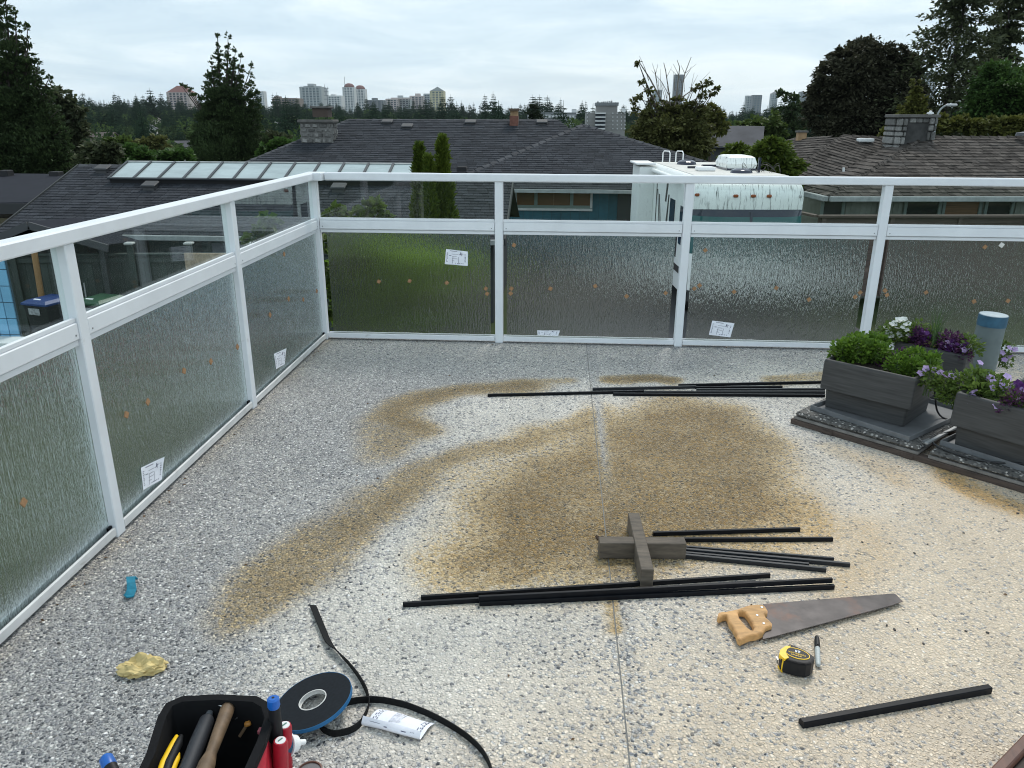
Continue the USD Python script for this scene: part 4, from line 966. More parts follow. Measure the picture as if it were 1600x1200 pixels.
def planter(o, d, Lu, Lv, z0, z1, label):
    """o: front left corner of the rim, d along the front, z0 foot, z1 rim"""
    d = nz([d[0], d[1], 0]); n_ = np.array([-d[1], d[0], 0]); o = np.asarray(o) * [1, 1, 0]
    t = thing('planter_box', label, 'planter', o + d * Lu / 2 + n_ * Lv / 2 + [0, 0, z0])
    R = np.stack([d, n_, [0, 0, 1.0]], 1); H = z1 - z0
    def ring(ins, z, r=.012):
        p = sg.box(ins, ins, Lu - ins, Lv - ins).buffer(-r).buffer(r, 3); c = np.array(p.exterior.coords)[:-1]
        return [o + d * a + n_ * b + np.array([0, 0, z]) for a, b in c]
    def loft(rings, closed=True):
        k = len(rings[0]); v = sum(rings, []); f = [[i * k + j, i * k + (j + 1) % k, (i + 1) * k + (j + 1) % k, (i + 1) * k + j] for i in range(len(rings) - 1) for j in range(k)]
        a = np.mean(rings[0], 0); mb = MB().add(v, np.array(f)[:, ::-1])
        if closed: mb.add(rings[0] + [a], [[j, (j + 1) % k, k] for j in range(k)])
        return mb
    zb = z0 + H * .40
    part(t, 'base', loft([ring(.024, z0 + .001), ring(.018, zb - .002)]), planter_mat)
    part(t, 'body', loft([ring(.010, zb - .004), ring(-.003, zb), ring(-.001, z1 - .012), ring(0.001, z1 - .004), ring(.006, z1), ring(.014, z1), ring(.019, z1 - .006), ring(.019, z1 - .03)]), planter_mat, smooth=40)
    part(t, 'soil', MB().box(o + d * Lu / 2 + n_ * Lv / 2 + [0, 0, z1 - .026], (Lu - .036, Lv - .036, .012), R), soil)
    return lambda a, b, z=0: o + d * Lu * a + n_ * Lv * b + np.array([0, 0, z1 - .02 + z])
def planter_px(L_, F_, R_, z0, z1, label):
    L_, F_, R_ = (G(*p, z1) for p in (L_, F_, R_)); d = nz(F_ - L_); n_ = np.array([-d[1], d[0], 0])
    return planter(L_, d, np.linalg.norm(F_ - L_), np.dot(R_ - F_, n_), z0, z1, label)
ZR = .312
tray(G(1266, 634, SH + .02), G(1421, 684, SH + .02), G(1489, 634, SH + .02), 'grey tray on the left pebbled slab under the herb planter', SH + .0005)
t2 = G(1469, 689, SH + .02); tw = G(1489, 634, SH + .02) - G(1421, 684, SH + .02)
td = nz((G(1421, 684, SH + .02) - G(1266, 634, SH + .02)))
tray(t2, t2 + td * .50, t2 + td * .50 + tw, 'grey tray on the right pebbled slab under the petunia planter', SH + .0005)
tfr = G(1421, 684, SH + .02) * [1, 1, 0]; a8 = math.radians(8); tn = np.array([-td[1], td[0], 0])
d8 = td * math.cos(a8) + tn * math.sin(a8); d8 = nz([d8[0], d8[1], 0]); F1 = tfr - td * .07 + tn * .115
P1 = planter(F1 - d8 * .415, d8, .415, .36, SH + .005, ZR, 'front left grey planter box filled with bright green herbs')
pl2 = G(1494, 612, ZR); pf2 = G(1600, 640, ZR); pd2 = nz(pf2 - pl2)
P2 = planter(pl2, pd2, 0.42, 0.24, SH + .005, ZR, 'front right grey planter box with mauve petunias spilling over its left end')
P3 = planter_px((1398, 533), (1510, 556), (1527, 549), .002, .275, 'back grey planter box with white and dark purple flowers near the railing')
p4 = G(1580, 598, .275); P4 = planter(p4, pd2, .42, .24, .002, .275, 'grey planter box at the right edge of the picture behind the petunias')

# ---------------------------------------------------------------- plants in the planters
herb = leafmat('herb_leaf', (0.026, 0.068, 0.010), (0.135, 0.235, 0.030), 0.3)
petunia_leaf = leafmat('petunia_leaf', (0.045, 0.085, 0.018), (0.15, 0.22, 0.05), 0.3)
purple_leaf = leafmat('purple_leaf', (0.030, 0.010, 0.030), (0.13, 0.05, 0.125), 0.2)
stem_mat = mat('green_stem', (0.05, 0.10, 0.025), 0.6)
mauve = leafmat('mauve_petal', (0.38, 0.26, 0.54), (0.60, 0.46, 0.74), 0.3)
deep_purple = leafmat('deep_purple_petal', (0.05, 0.012, 0.085), (0.15, 0.05, 0.21), 0.25)
white_petal = leafmat('white_petal', (0.72, 0.74, 0.70), (0.85, 0.86, 0.83), 0.3)
def flower(mb, c, r, up_, rng, n=5):
    up_ = nz(up_); a = nz(np.cross(up_, rng.normal(size=3))); b = np.cross(up_, a)
    for k in range(n):
        t = 2 * math.pi * (k + rng.uniform(-.1, .1)) / n; w = math.pi / n * 1.05
        P = [c, c + r * .75 * (a * math.cos(t - w) + b * math.sin(t - w)) + up_ * r * .22, c + r * (a * math.cos(t) + b * math.sin(t)) + up_ * r * .14, c + r * .75 * (a * math.cos(t + w) + b * math.sin(t + w)) + up_ * r * .22]
        mb.add(P, [[0, 1, 2], [0, 2, 3]])
def bush(name, label, cat, centers, leaf, size, n, lm, seed, flowers=None, stems=True, fl=None):
    rng = np.random.default_rng(seed)
    base = np.mean([c for c, r in centers], 0); base[2] = min(c[2] - r[2] * .8 for c, r in centers)
    t = thing(name, label, cat, base)
    vs, fs, k = [], [], 0; st = MB()
    tot = sum(r[0] * r[1] for c, r in centers)
    for c, r in centers:
        m_ = max(int(n * r[0] * r[1] / tot), 8); P, d = ball(rng, m_, c, r, 0.45)
        keep = P[:, 2] > base[2]; P, d = P[keep], d[keep]
        v, f = leaf_mesh(P, size, rng, 0.6, leaf, d * [1, 1, .5] + [0, 0, .25]); vs.append(v); fs.append(f + k); k += len(v)
        for q in range(7):
            e_ = c + rng.normal(size=3) * np.array(r) * .5; st.tube([[c[0] + rng.normal() * r[0] * .2, c[1] + rng.normal() * r[1] * .2, base[2]], (c + e_) / 2, e_], [.0016, .0013, .0008], 4, cap=False)
    part(t, 'foliage', (np.vstack(vs), np.vstack(fs)), lm, kind='stuff')
    if stems: part(t, 'stems', st, stem_mat, kind='stuff')
    if flowers:
        for (p, r, fm) in flowers:
            fm_ = MB(); flower(fm_, np.asarray(p), r * 1.3, rng.normal(size=3) * .45 + [-.1, -.7, .9], rng); part(t, 'flower', fm_, fm)
    return t
def C(P, a, b, z, rx, ry=None, rz=None): return (P(a, b, z), np.array([rx, ry or rx, rz or rx]))
bush('herb_plant', 'bright green parsley bushing over the left end of the front left planter', 'herb',
     [C(P1, .10, .30, .035, .062), C(P1, .25, .35, .06, .07), C(P1, .42, .45, .055, .055), C(P1, .14, .65, .055, .06), C(P1, .33, .75, .06, .06), C(P1, .05, .5, .03, .05)], .75, .021, 2600, herb, 1)
bush('herb_plant', 'bright green parsley at the front right corner of the front left planter', 'herb',
     [C(P1, .72, .28, .03, .05), C(P1, .87, .30, .03, .055), C(P1, .80, .55, .05, .058), C(P1, .95, .55, .03, .05), C(P1, .66, .5, .03, .045), C(P1, .9, .8, .03, .05)], .7, .019, 2400, herb, 2)
rngp = np.random.default_rng(12)
bush('dark_purple_plant', 'low dark purple plant between the two parsley bushes', 'plant', [C(P1, .55, .45, .012, .045, .05, .03), C(P1, .6, .8, .02, .05, .05, .04)], .6, .018, 420, purple_leaf, 3)
wf_ = [(P3(a, b, z), rngp.uniform(.012, .017), white_petal) for a, b, z in ((-.12, .2, .10), (-.02, .15, .13), (.03, .1, .135), (.06, .2, .14), (.10, .1, .115), (.0, .0, .09), (.05, -.05, .06), (.14, .05, .09), (-.1, -.05, .06), (-.16, .1, .08), (.12, .25, .12), (-.04, -.12, .045), (.02, .3, .14), (-.22, .2, .04), (-.24, .05, .03), (.09, -.02, .10), (.16, .15, .06), (-.06, .05, .11))]
bush('white_flowers', 'white flowering plant at the left end of the back planter', 'flowers', [C(P3, -.05, .25, .05, .07), C(P3, .08, .25, .07, .06), C(P3, -.18, .2, .03, .055)], .6, .02, 1100, petunia_leaf, 4, wf_)
def spread(P, seeds, a0, a1, b0, b1, z0, z1, n, r0, r1, fm):
    r = np.random.default_rng(seeds); return [(P(r.uniform(a0, a1), r.uniform(b0, b1), r.uniform(z0, z1)), r.uniform(r0, r1), fm) for _ in range(n)]
bush('purple_flowers', 'plum coloured leafy plant with purple blooms left of the tall grass', 'flowers', [C(P3, .28, .4, .06, .055), C(P3, .36, .3, .03, .045)], .6, .02, 500, purple_leaf, 5, spread(P3, 3, .22, .42, .15, .4, .03, .10, 22, .010, .015, deep_purple))
bush('purple_flowers', 'dark leaved plant with small violet blooms right of the tall grass', 'flowers', [C(P3, .68, .55, .05, .06), C(P3, .80, .45, .04, .055), C(P3, .92, .3, .02, .04)], .6, .02, 800, purple_leaf, 6, spread(P3, 4, .60, .98, .05, .4, .01, .075, 24, .009, .014, deep_purple) + spread(P3, 9, .7, .98, .0, .3, .02, .06, 7, .011, .014, mauve))
bush('leafy_plant', 'green leafy plant at the right end of the back planter beside the pipe', 'plant', [C(P3, 1.0, .5, .05, .05), C(P3, .92, .7, .06, .05), C(P3, .45, .7, .07, .05), C(P3, .2, .7, .08, .05)], .55, .022, 700, petunia_leaf, 7)
gr = thing('grass_clump', 'tall thin grass with yellow lower blades in the middle of the back planter', 'grass', P3(.5, .4, 0))
rg = np.random.default_rng(5); gb, gy_ = MB(), MB()
for k in range(46):
    a = rg.uniform(0, 6.28); h = rg.uniform(.09, .25) if k > 12 else rg.uniform(.05, .08); lean = rg.uniform(.02, .30) * h if k > 12 else rg.uniform(.6, 1.0) * h
    p = P3(.5, .4, 0) + [rg.normal() * .01, rg.normal() * .01, 0]; d_ = np.array([math.cos(a), math.sin(a), 0])
    (gb if k > 12 else gy_).tube([p, p + d_ * lean * .3 + [0, 0, h * .6], p + d_ * lean + [0, 0, h * (1 if k > 12 else .7)]], [.0018, .0015, .0005], 3, cap=False)
part(gr, 'blades', gb, stem_mat, kind='stuff'); part(gr, 'yellow_blades', gy_, mat('straw_blade', (0.36, 0.34, 0.10), 0.6), kind='stuff')
pf = [(P2(a, b, z), rngp.uniform(.012, .0165), mauve) for a, b, z in ((-.42, .35, .06), (-.40, .55, .05), (-.34, .4, .055), (-.28, .4, .05), (-.22, .35, .045), (-.16, .4, .05), (.02, .65, .12), (.06, .5, .055), (.12, .55, .07), (.18, .5, .075), (.22, .45, .065), (.28, .5, .07), (.33, .4, .06), (.38, .45, .07), (.14, .1, .03), (.15, .08, .01), (.14, .05, -.01), (.38, .02, .0), (.42, .35, .055), (.3, .6, .09), (.47, .45, .06), (-.45, .3, .035), (-.12, .6, .05), (.25, .3, .05), (.5, .25, .04), (.55, .4, .06))]
pf += [(P2(a, b, z), .016, deep_purple) for a, b, z in ((.42, .5, .08), (.46, .5, .07), (.44, .4, .06))]
bush('petunia', 'mauve petunias trailing over the left end of the front right planter', 'flowers',
     [C(P2, -.38, .45, .02, .05), C(P2, -.22, .4, .0, .055), C(P2, -.05, .45, .02, .06), C(P2, .12, .3, .015, .055), C(P2, .02, .6, .05, .05), C(P2, .30, .45, .025, .06), C(P2, .15, .6, .04, .055), C(P2, -.1, .3, -.03, .05), C(P2, .48, .25, .01, .05)], .65, .023, 2300, petunia_leaf, 8, pf)
bush('dark_purple_plant', 'dark purple plant spilling at the right edge of the front right planter', 'plant', [C(P2, .50, .2, .03, .05), C(P2, .62, .3, .03, .06), C(P2, .45, .1, .0, .035)], .5, .02, 600, purple_leaf, 9)
bush('dark_purple_plant', 'dark leafy plant in the planter at the right edge of the picture', 'plant', [C(P4, .3, .5, .03, .07), C(P4, .6, .5, .04, .08), C(P4, .85, .5, .03, .07)], .6, .022, 1000, petunia_leaf, 19, spread(P4, 21, .2, .9, .2, .8, .06, .11, 12, .010, .014, mauve))
vi = [(np.array(G(1571 + dx, 540 + dy, .2)), .013, mauve) for dx, dy in ((0, 0), (12, -4), (4, 12), (-4, 6), (16, 4))]
pc_ = AY(1568, 548, -.55)
bush('petunia', 'small leafy plant with pale mauve blooms just right of the pipe', 'flowers', [(pc_, np.array([.05, .04, .05])), (pc_ + [.03, 0, -.05], np.array([.03, .03, .06]))], .6, .022, 260, petunia_leaf, 10,
     [(pc_ + np.array([dx, -.045, dz]), .014, mauve) for dx, dz in ((-.03, .0), (.0, .03), (.035, .02), (.02, -.02), (-.01, -.04))])

# vent pipe with blue masking tape
pb = AY(1527, 600, -.62); pt = AY(1553, 491, -.62)
pp = thing('vent_pipe', 'grey green painted pipe with blue masking tape round its top', 'pipe', pb)
ax_ = nz(pt - pb); pr_ = 0.5 * 35 / FPX * np.linalg.norm(pt - CAM) * .97
foot = pb - ax_ * (pb[2] - .0) / ax_[2]
part(pp, 'pipe', MB().tube([foot, pt - ax_ * .004], [pr_, pr_], 28), pipe_mat, smooth=40)
part(pp, 'tape_band', MB().tube([pt - ax_ * .062, pt - ax_ * .0035], [pr_ + .002, pr_ + .002], 28), blue_tape, smooth=40)
part(pp, 'cap', MB().lathe([(0, -.0045), (pr_ - .001, -.0045), (pr_ - .001, 0), (0, 0)], pt, 28, ax_), pipe_top, smooth=40)

# black hose of the drip watering
hs = MB()
hp_ = [G(1458, 588, ZR + .01), G(1459, 600, .22), G(1462, 625, .16), G(1466, 645, SH + .03), G(1474, 653, SH + .008), G(1485, 655, SH + .008), G(1494, 650, SH + .01)]
from scipy.interpolate import CubicSpline
def spline(P, n=40): P = np.array(P); t = np.r_[0, np.cumsum(np.linalg.norm(np.diff(P, axis=0), axis=1))]; return CubicSpline(t, P)(np.linspace(0, t[-1], n))
hs.tube(spline(hp_), .0042, 8)
ho = solo('drip_hose', hs, hose_mat, 'thin black hose hanging from the herb planter onto the left slab', 'hose', smooth=True)
hs = MB(); hs.tube(spline([G(1492, 668, SH + .02), G(1470, 678, SH + .02), G(1455, 687, SH + .012), G(1464, 697, SH + .006), G(1490, 708, SH + .006), G(1530, 719, SH + .006), G(1565, 723, SH + .012), G(1600, 724, SH + .02), G(1640, 722, SH + .03)], 60), .0042, 8)
solo('drip_hose', hs, hose_mat, 'thin black hose running along the front of the right slab', 'hose', smooth=True)
br = thing('hose_bracket', 'small grey metal bracket between the two pebbled slabs', 'bracket', G(1455, 690))
part(br, 'arm', MB().bar(G(1447, 693, SH + .012), G(1493, 668, SH + .022), .016, .010, bev=.002), mat('grey_metal', (0.30, 0.31, 0.31), 0.4, metal=0.5))
part(br, 'foot', MB().bar(G(1443, 694, SH - .01), G(1452, 690, SH - .01), .018, .03, bev=.002), tray_mat)

# ---------------------------------------------------------------- roofs
def roof_plane(t, name, P, course, tab, thick, mt, seed, parts=0, felt=True, jag=0.0, width_var=0.25):
    """P: outline in space, first edge is the eave, left to right as one looks at the plane from outside"""
    P = [np.asarray(p, float) for p in P]; r = np.random.default_rng(seed)
    u = nz(P[1] - P[0]); n = np.zeros(3)
    for i in range(1, len(P) - 1): n += np.cross(P[i] - P[0], P[i + 1] - P[0])
    n = nz(n)
    if n[2] < 0: n = -n
    v = np.cross(n, u)
    if v[2] < 0: v = -v
    poly = sg.Polygon([((p - P[0]) @ u, (p - P[0]) @ v) for p in P]).buffer(0)
    if felt: part(t, name + '_felt', MB().frame_prism(list(poly.exterior.coords)[:-1], P[0], u, v, n, -.08, -.012), under)
    x0, y0, x1, y1 = poly.bounds; rows = []
    j = 0; yv = y0
    while yv < y1:
        off = r.uniform(0, tab); x = x0 - off
        line = sg.LineString([(x0 - 1, yv + course * .45), (x1 + 1, yv + course * .45)]).intersection(poly)
        if not line.is_empty and line.length > .02:
            la, lb = line.bounds[0], line.bounds[2]
            while x < lb:
                w = tab * r.uniform(1 - width_var, 1 + width_var); a, b = max(x, la), min(x + w - .010, lb)
                if b - a > .02:
                    h = thick * r.uniform(.7, 1.3); yb = yv - r.uniform(0, jag); yt = yv + course * 1.12
                    q = lambda X, Y_, Z: P[0] + u * X + v * Y_ + n * Z
                    V = [q(a, yb, -.008), q(b, yb, -.008), q(b, yb, h), q(a, yb, h), q(b, yt, 0.001), q(a, yt, 0.001)]
                    F = [[0, 1, 2], [0, 2, 3], [3, 2, 4], [3, 4, 5], [0, 3, 5], [1, 4, 2]]
                    rows.append((V, F, (a + b) / 2, yv))
                x += w
        yv += course; j += 1
    if np.dot(np.cross(u, v), n) < 0:
        rows = [(V, [f[::-1] for f in F], a, b) for V, F, a, b in rows]
    if parts:
        for V, F, a, b in rows[:parts]: part(t, name, MB().add(V, F), mt)
        rows = rows[parts:]
    if rows:
        mb = MB()
        for V, F, a, b in rows: mb.add(V, F)
        part(t, name + '_field', mb, mt, kind='stuff')
    return P[0], u, v, n
def caps(t, name, a, b, w, mt, step=.22, h=.035, seed=1):
    """ridge or hip caps: short overlapping saddles from a (low) to b"""
    a, b = np.asarray(a, float), np.asarray(b, float); d = nz(b - a); L = np.linalg.norm(b - a); s = nz(np.cross(d, [0, 0, 1.0])); n = np.cross(s, d)
    mb = MB(); k = 0.0; r = np.random.default_rng(seed)
    while k < L - .02:
        e_ = min(k + step * 1.15, L); h0, h1 = h * r.uniform(.9, 1.2), h * .5
        p, q = a + d * k, a + d * e_
        V = [p - s * w - n * .05, p + n * h0, p + s * w - n * .05, q - s * w - n * .06, q + n * h1, q + s * w - n * .06, p - s * w - n * .09, p + s * w - n * .09]
        mb.add(V, [[0, 1, 4], [0, 4, 3], [1, 2, 5], [1, 5, 4], [6, 1, 0], [6, 7, 1], [7, 2, 1]]); k += step
    part(t, name, mb, mt, kind='stuff')
def roof_vent(t, px, py, y, s=.32):
    p = AY(px, py, y)
    part(t, 'roof_vent', MB().box(p - [0, 0, .10], (s * .62, s * .5, .14)).box(p - [0, 0, .02], (s * .8, s * .7, .05), trimesh.transformations.rotation_matrix(.3, [1, 0, 0])[:3, :3], bev=.02), mat('vent_grey', (0.05, 0.05, 0.052), 0.7, noise=(9, .2)))

# left house: long low shingled roof with a strip of skylights
EA, YA, SA = -0.95, 10.7, 0.345
nA = nz([0, -SA, 1.0]); oA = np.array([0, YA, EA])
hA = thing('shingled_house', 'long low house with dark shingle roof and strip of skylights', 'house', (-5, 13, GZ))
xL = -10.25
rA = on_plane(125, 258, oA, nA); yR = rA[1]; zR_ = rA[2]
xM = on_plane(655, 256, oA, nA)[0]
xE = (on_plane(785, 347, oA, nA)[0] + on_plane(805, 290, oA, nA)[0]) / 2
pS = on_plane(720, 281, oA, nA)
roof_plane(hA, 'shingle', [(xL, YA, EA), (xE, YA, EA), (xE, pS[1], pS[2]), (xM, pS[1], pS[2]), (xM, yR, zR_), (xL, yR, zR_)], .135, .21, .014, shingle, 21)
part(hA, 'roof_back', MB().add([(xL, yR, zR_ - .01), (xM, yR, zR_ - .01), (xM, yR + 3.4, EA), (xL, yR + 3.4, EA)], [[0, 1, 2, 3]]).add([(xM, pS[1], pS[2] - .01), (xE, pS[1], pS[2] - .01), (xE, pS[1] + 3.4, EA - .3), (xM, pS[1] + 3.4, EA - .3)], [[0, 1, 2, 3]]), under)
part(hA, 'rake_board', MB().bar((xE + .02, YA, EA - .05), (xE + .02, pS[1], pS[2] - .05), .03, .16), dark_wall)
part(hA, 'rake_board', MB().bar((xL - .02, YA, EA - .05), (xL - .02, yR, zR_ - .05), .03, .16), dark_wall)
caps(hA, 'ridge_caps', (xL, yR, zR_), (xM, yR, zR_), .13, shingle_cap, .25, .03)
part(hA, 'gutter', MB().box(((xL + xE) / 2, YA - .06, EA - .05), (xE - xL, .11, .10), bev=.01), gutter_grey)
part(hA, 'wall', MB().box(((xL + xE) / 2, YA + 2.9, (GZ + EA) / 2 - .1), (xE - xL - .5, 4.8, EA - GZ - .2)), dark_wall)
for k in range(8):
    x = xL + 1.2 + k * 1.15
    part(hA, 'wall_panel', MB().box((x, YA + .47, -1.75), (.9, .05, 1.3)), mat('dark_teal_panel', (0.025, 0.045, 0.045), 0.4, island=.2))
part(hA, 'window', MB().box((-5.45, YA + .46, -1.45), (.75, .06, .55)), mat('pale_window', (0.20, 0.22, 0.26), 0.2))
# skylights stand a little above the shingles
off = nA * .13
oS = oA + off
sb, st_ = on_plane(170, 278, oS, nA), on_plane(195, 252.5, oS, nA)
pitch_ = on_plane(209, 278, oS, nA)[0] - sb[0]
npane = 12; glz = mat('skylight_sheet', (0.36, 0.43, 0.43), 0.12, noise=((1.2, 3, 3), .18)); fr_ = mat('skylight_bar', (0.035, 0.04, 0.045), 0.5)
vS = nz([0, 1, SA]); hS = np.linalg.norm(st_ - sb) * .98
hS = (st_[1] - sb[1]) / vS[1]
part(hA, 'skylight_kerb', MB().frame_prism([(0, 0), (pitch_ * npane, 0), (pitch_ * npane, hS), (0, hS)], sb, np.array([1.0, 0, 0]), vS, nA, -.13, -.02), under)
for k in range(npane):
    pn = part(hA, 'skylight_pane', MB().frame_prism([(k * pitch_ + .03, .03), ((k + 1) * pitch_ - .03, .03), ((k + 1) * pitch_ - .03, hS - .03), (k * pitch_ + .03, hS - .03)], sb, np.array([1.0, 0, 0]), vS, nA, -.019, -.005), glz)
for k in range(npane + 1):
    part(hA, 'skylight_bar', MB().frame_prism([(k * pitch_ - .028, 0), (k * pitch_ + .028, 0), (k * pitch_ + .028, hS), (k * pitch_ - .028, hS)], sb, np.array([1.0, 0, 0]), vS, nA, -.018, .02), fr_)
for a, b in ((-.03, .028), (hS - .028, hS + .03)):
    part(hA, 'skylight_frame', MB().frame_prism([(-.03, a), (pitch_ * npane + .03, a), (pitch_ * npane + .03, b), (-.03, b)], sb, np.array([1.0, 0, 0]), vS, nA, -.0175, .012), fr_ if a < 0 else gutter_grey)
for px, py in ((160, 260), (234, 286), (529, 289)):
    p = on_plane(px, py, oA + nA * .12, nA); roof_vent(hA, px, py, p[1], .42)
# porch gable at its left end
pg = thing('porch', 'small dark gabled porch roof at the left end of the skylight house', 'porch', AY(45, 395, 9.6))
ap = AY(45, 346, 9.5)
lft, rgt = ap + [-1.35, 0, -.52], ap + [1.5, 0, -.42]
for q in (lft, rgt):
    part(pg, 'roof_slope', MB().add([ap, q, q + [0, 1.6, -.12], ap + [0, 1.6, -.12], ap - [0, 0, .05], q - [0, 0, .05]], [[0, 1, 2, 3], [0, 4, 5, 1]]), dark_metal_roof)
    part(pg, 'barge_board', MB().bar(ap - [0, .03, .07], q - [0, .03, .07], .04, .14), mat('barge', (0.05, 0.052, 0.055), 0.7))
part(pg, 'post', MB().box((rgt[0] - .2, rgt[1] + .1, (GZ + rgt[2]) / 2), (.1, .1, rgt[2] - GZ)), dark_wall)
part(pg, 'post', MB().box((lft[0] + .2, lft[1] + .1, (GZ + lft[2]) / 2), (.1, .1, lft[2] - GZ)), dark_wall)

# flat dark roofed house further left
p0, p1_, p2_, p3_ = AY(-120, 318, 13.2), AY(62, 316, 13.2), AY(104, 272, 18.5), AY(-60, 270, 18.5)
hD = thing('flat_roofed_house', 'house with smooth dark low pitched roof beyond the left end of the railing', 'house', (p0[0], 15, GZ))
part(hD, 'roof', MB().add([p0, p1_, p2_, p3_] + [p - [0, 0, .12] for p in (p0, p1_, p2_, p3_)], [[0, 1, 2, 3], [4, 5, 1, 0], [5, 6, 2, 1], [7, 4, 0, 3], [6, 7, 3, 2]]), dark_metal_roof)
part(hD, 'fascia', MB().bar(p0 - [0, .05, .14], p1_ - [0, .05, .14], .04, .24), mat('dark_fascia', (0.02, 0.02, 0.022), 0.6))
part(hD, 'wall', MB().box(((p0[0] + p1_[0]) / 2 - .6, 15.9, (GZ + p0[2]) / 2 - .2), (p1_[0] - p0[0] - .3, 4.2, p0[2] - GZ - .4)), beige_wall)
part(hD, 'roof_vent', MB().box(AY(10, 274, 18.0), (.3, .3, .3), bev=.02), under); part(hD, 'roof_vent', MB().box(AY(88, 272, 18.2), (.3, .3, .16), bev=.02), under)

# main house behind: big hip roof with a hipped wing towards the deck
S3 = 1 / 3.0
oC = np.array([0, 19.0, -.67]); nC = nz([0, -S3, 1.0]); oB = oC - np.array([0, 0, .05])
hB = thing('hip_roofed_house', 'large teal house with black shingle hip roof behind the skylights', 'house', (0, 22, GZ))
B_r0, B_r1 = on_plane(545, 187, oB, nC), on_plane(872, 187.5, oB, nC)
B_h = on_plane(400, 247, oB, nC)
dh = nz(B_h - B_r0); B_l = B_r0 + dh * ((19.6 - B_r0[1]) / dh[1])
B_e1 = np.array([4.0, 19.6, oB[2] + S3 * .6])
roof_plane(hB, 'shingle', [B_l, B_e1, B_r1, B_r0], .17, .26, .018, shingle, 31)
caps(hB, 'hip_caps', B_l, B_r0, .16, shingle_cap, .3, .04); caps(hB, 'ridge_caps', B_r0, B_r1, .16, shingle_cap, .3, .03)
part(hB, 'roof_back', MB().add([B_r0 - [0, 0, .02], B_r1 - [0, 0, .02], B_r1 + [3, 7, -2.2], B_r0 + [-3, 7, -2.2]], [[0, 1, 2, 3]]).add([B_r0 - [0, 0, .02], B_r0 + [-3, 7, -2.2], B_l - [0, 0, .02]], [[0, 1, 2]]), under)
ap = on_plane(911, 195, oC, nC)
c1 = on_plane(735, 270, oC, nC); d_ = nz(c1 - ap); c1 = ap + d_ * ((19.0 - ap[1]) / d_[1])
c2 = on_plane(1075, 245, oC, nC); d_ = nz(c2 - ap); c2 = ap + d_ * ((19.0 - ap[1]) / d_[1])
roof_plane(hB, 'wing_shingle', [c1, c2, ap], .17, .26, .018, shingle, 32)
caps(hB, 'hip_caps', c1, ap, .17, shingle_cap, .34, .06); caps(hB, 'hip_caps', c2, ap, .17, shingle_cap, .34, .05)
part(hB, 'roof_back', MB().add([ap - [0, 0, .02], c2 - [0, 0, .02], c2 + [.2, 6, .0], ap + [0, 6, 0]], [[0, 1, 2, 3]]), under)
part(hB, 'gutter', MB().bar(c1 + [0, -.06, -.06], c2 + [0, -.06, -.06], .11, .10), gutter_grey)
wy = 19.55
zt_ = -.72
part(hB, 'wall', MB().box((3.4, wy + 2.5, (GZ + zt_) / 2), (7.2, 4.9, zt_ - GZ)), dark_wall)
wl, wr_, wt, wb = AY(808, 281, wy)[0], AY(923, 281, wy)[0], zt_ - .02, AY(865, 326, wy)[2]
xx = -.2; 
while xx < 6.9:
    part(hB, 'wall_board', MB().box((xx + .145, wy + .02, (GZ + zt_) / 2), (.283, .05, zt_ - GZ)), teal_wall); xx += .29
wn = part(hB, 'window', MB().box(((wl + wr_) / 2, wy - .012, (wt + wb) / 2), (wr_ - wl, .012, wt - wb)), brown_blind)
for z_ in (wb, ): part(wn, 'sill', MB().box(((wl + wr_) / 2, wy - .035, z_ - .02), (wr_ - wl + .16, .09, .07)), white_trim)
for x in (wl - .04, wr_ + .04): part(wn, 'jamb', MB().box((x, wy - .03, (wt + wb) / 2 + .02), (.07, .08, wt - wb - .03)), white_trim)
part(wn, 'frame', MB().box(((wl + wr_) / 2, wy - .03, wb + .06), (wr_ - wl, .05, .09)), sage_trim)
for fx in (.26, .75): part(wn, 'mullion', MB().box((wl + (wr_ - wl) * fx, wy - .03, (wt + wb) / 2 + .05), (.10, .05, wt - wb - .12)), sage_trim)
for fx in (.0, .27, .5, .76): part(wn, 'glass', MB().box((wl + (wr_ - wl) * (fx + .12), wy - .02, (wt + wb) / 2), ((wr_ - wl) * .22, .003, wt - wb - .1)), mat('blind_glass', (0.14, 0.075, 0.04), 0.12))
part(hB, 'door_panel', MB().box((AY(985, 320, wy)[0], wy - .03, -1.8), (.8, .03, 1.9)), mat('grey_panel', (0.035, 0.04, 0.045), 0.6))
for px, py in ((605, 188), (636, 195), (735, 188.5), (847, 188.5)):
    p = on_plane(px, py, oB + nC * .1, nC); roof_vent(hB, px, py, p[1], .5)
part(hB, 'roof_vent', MB().box(AY(722, 264, 19.9), (.3, .4, .14), bev=.02), under)
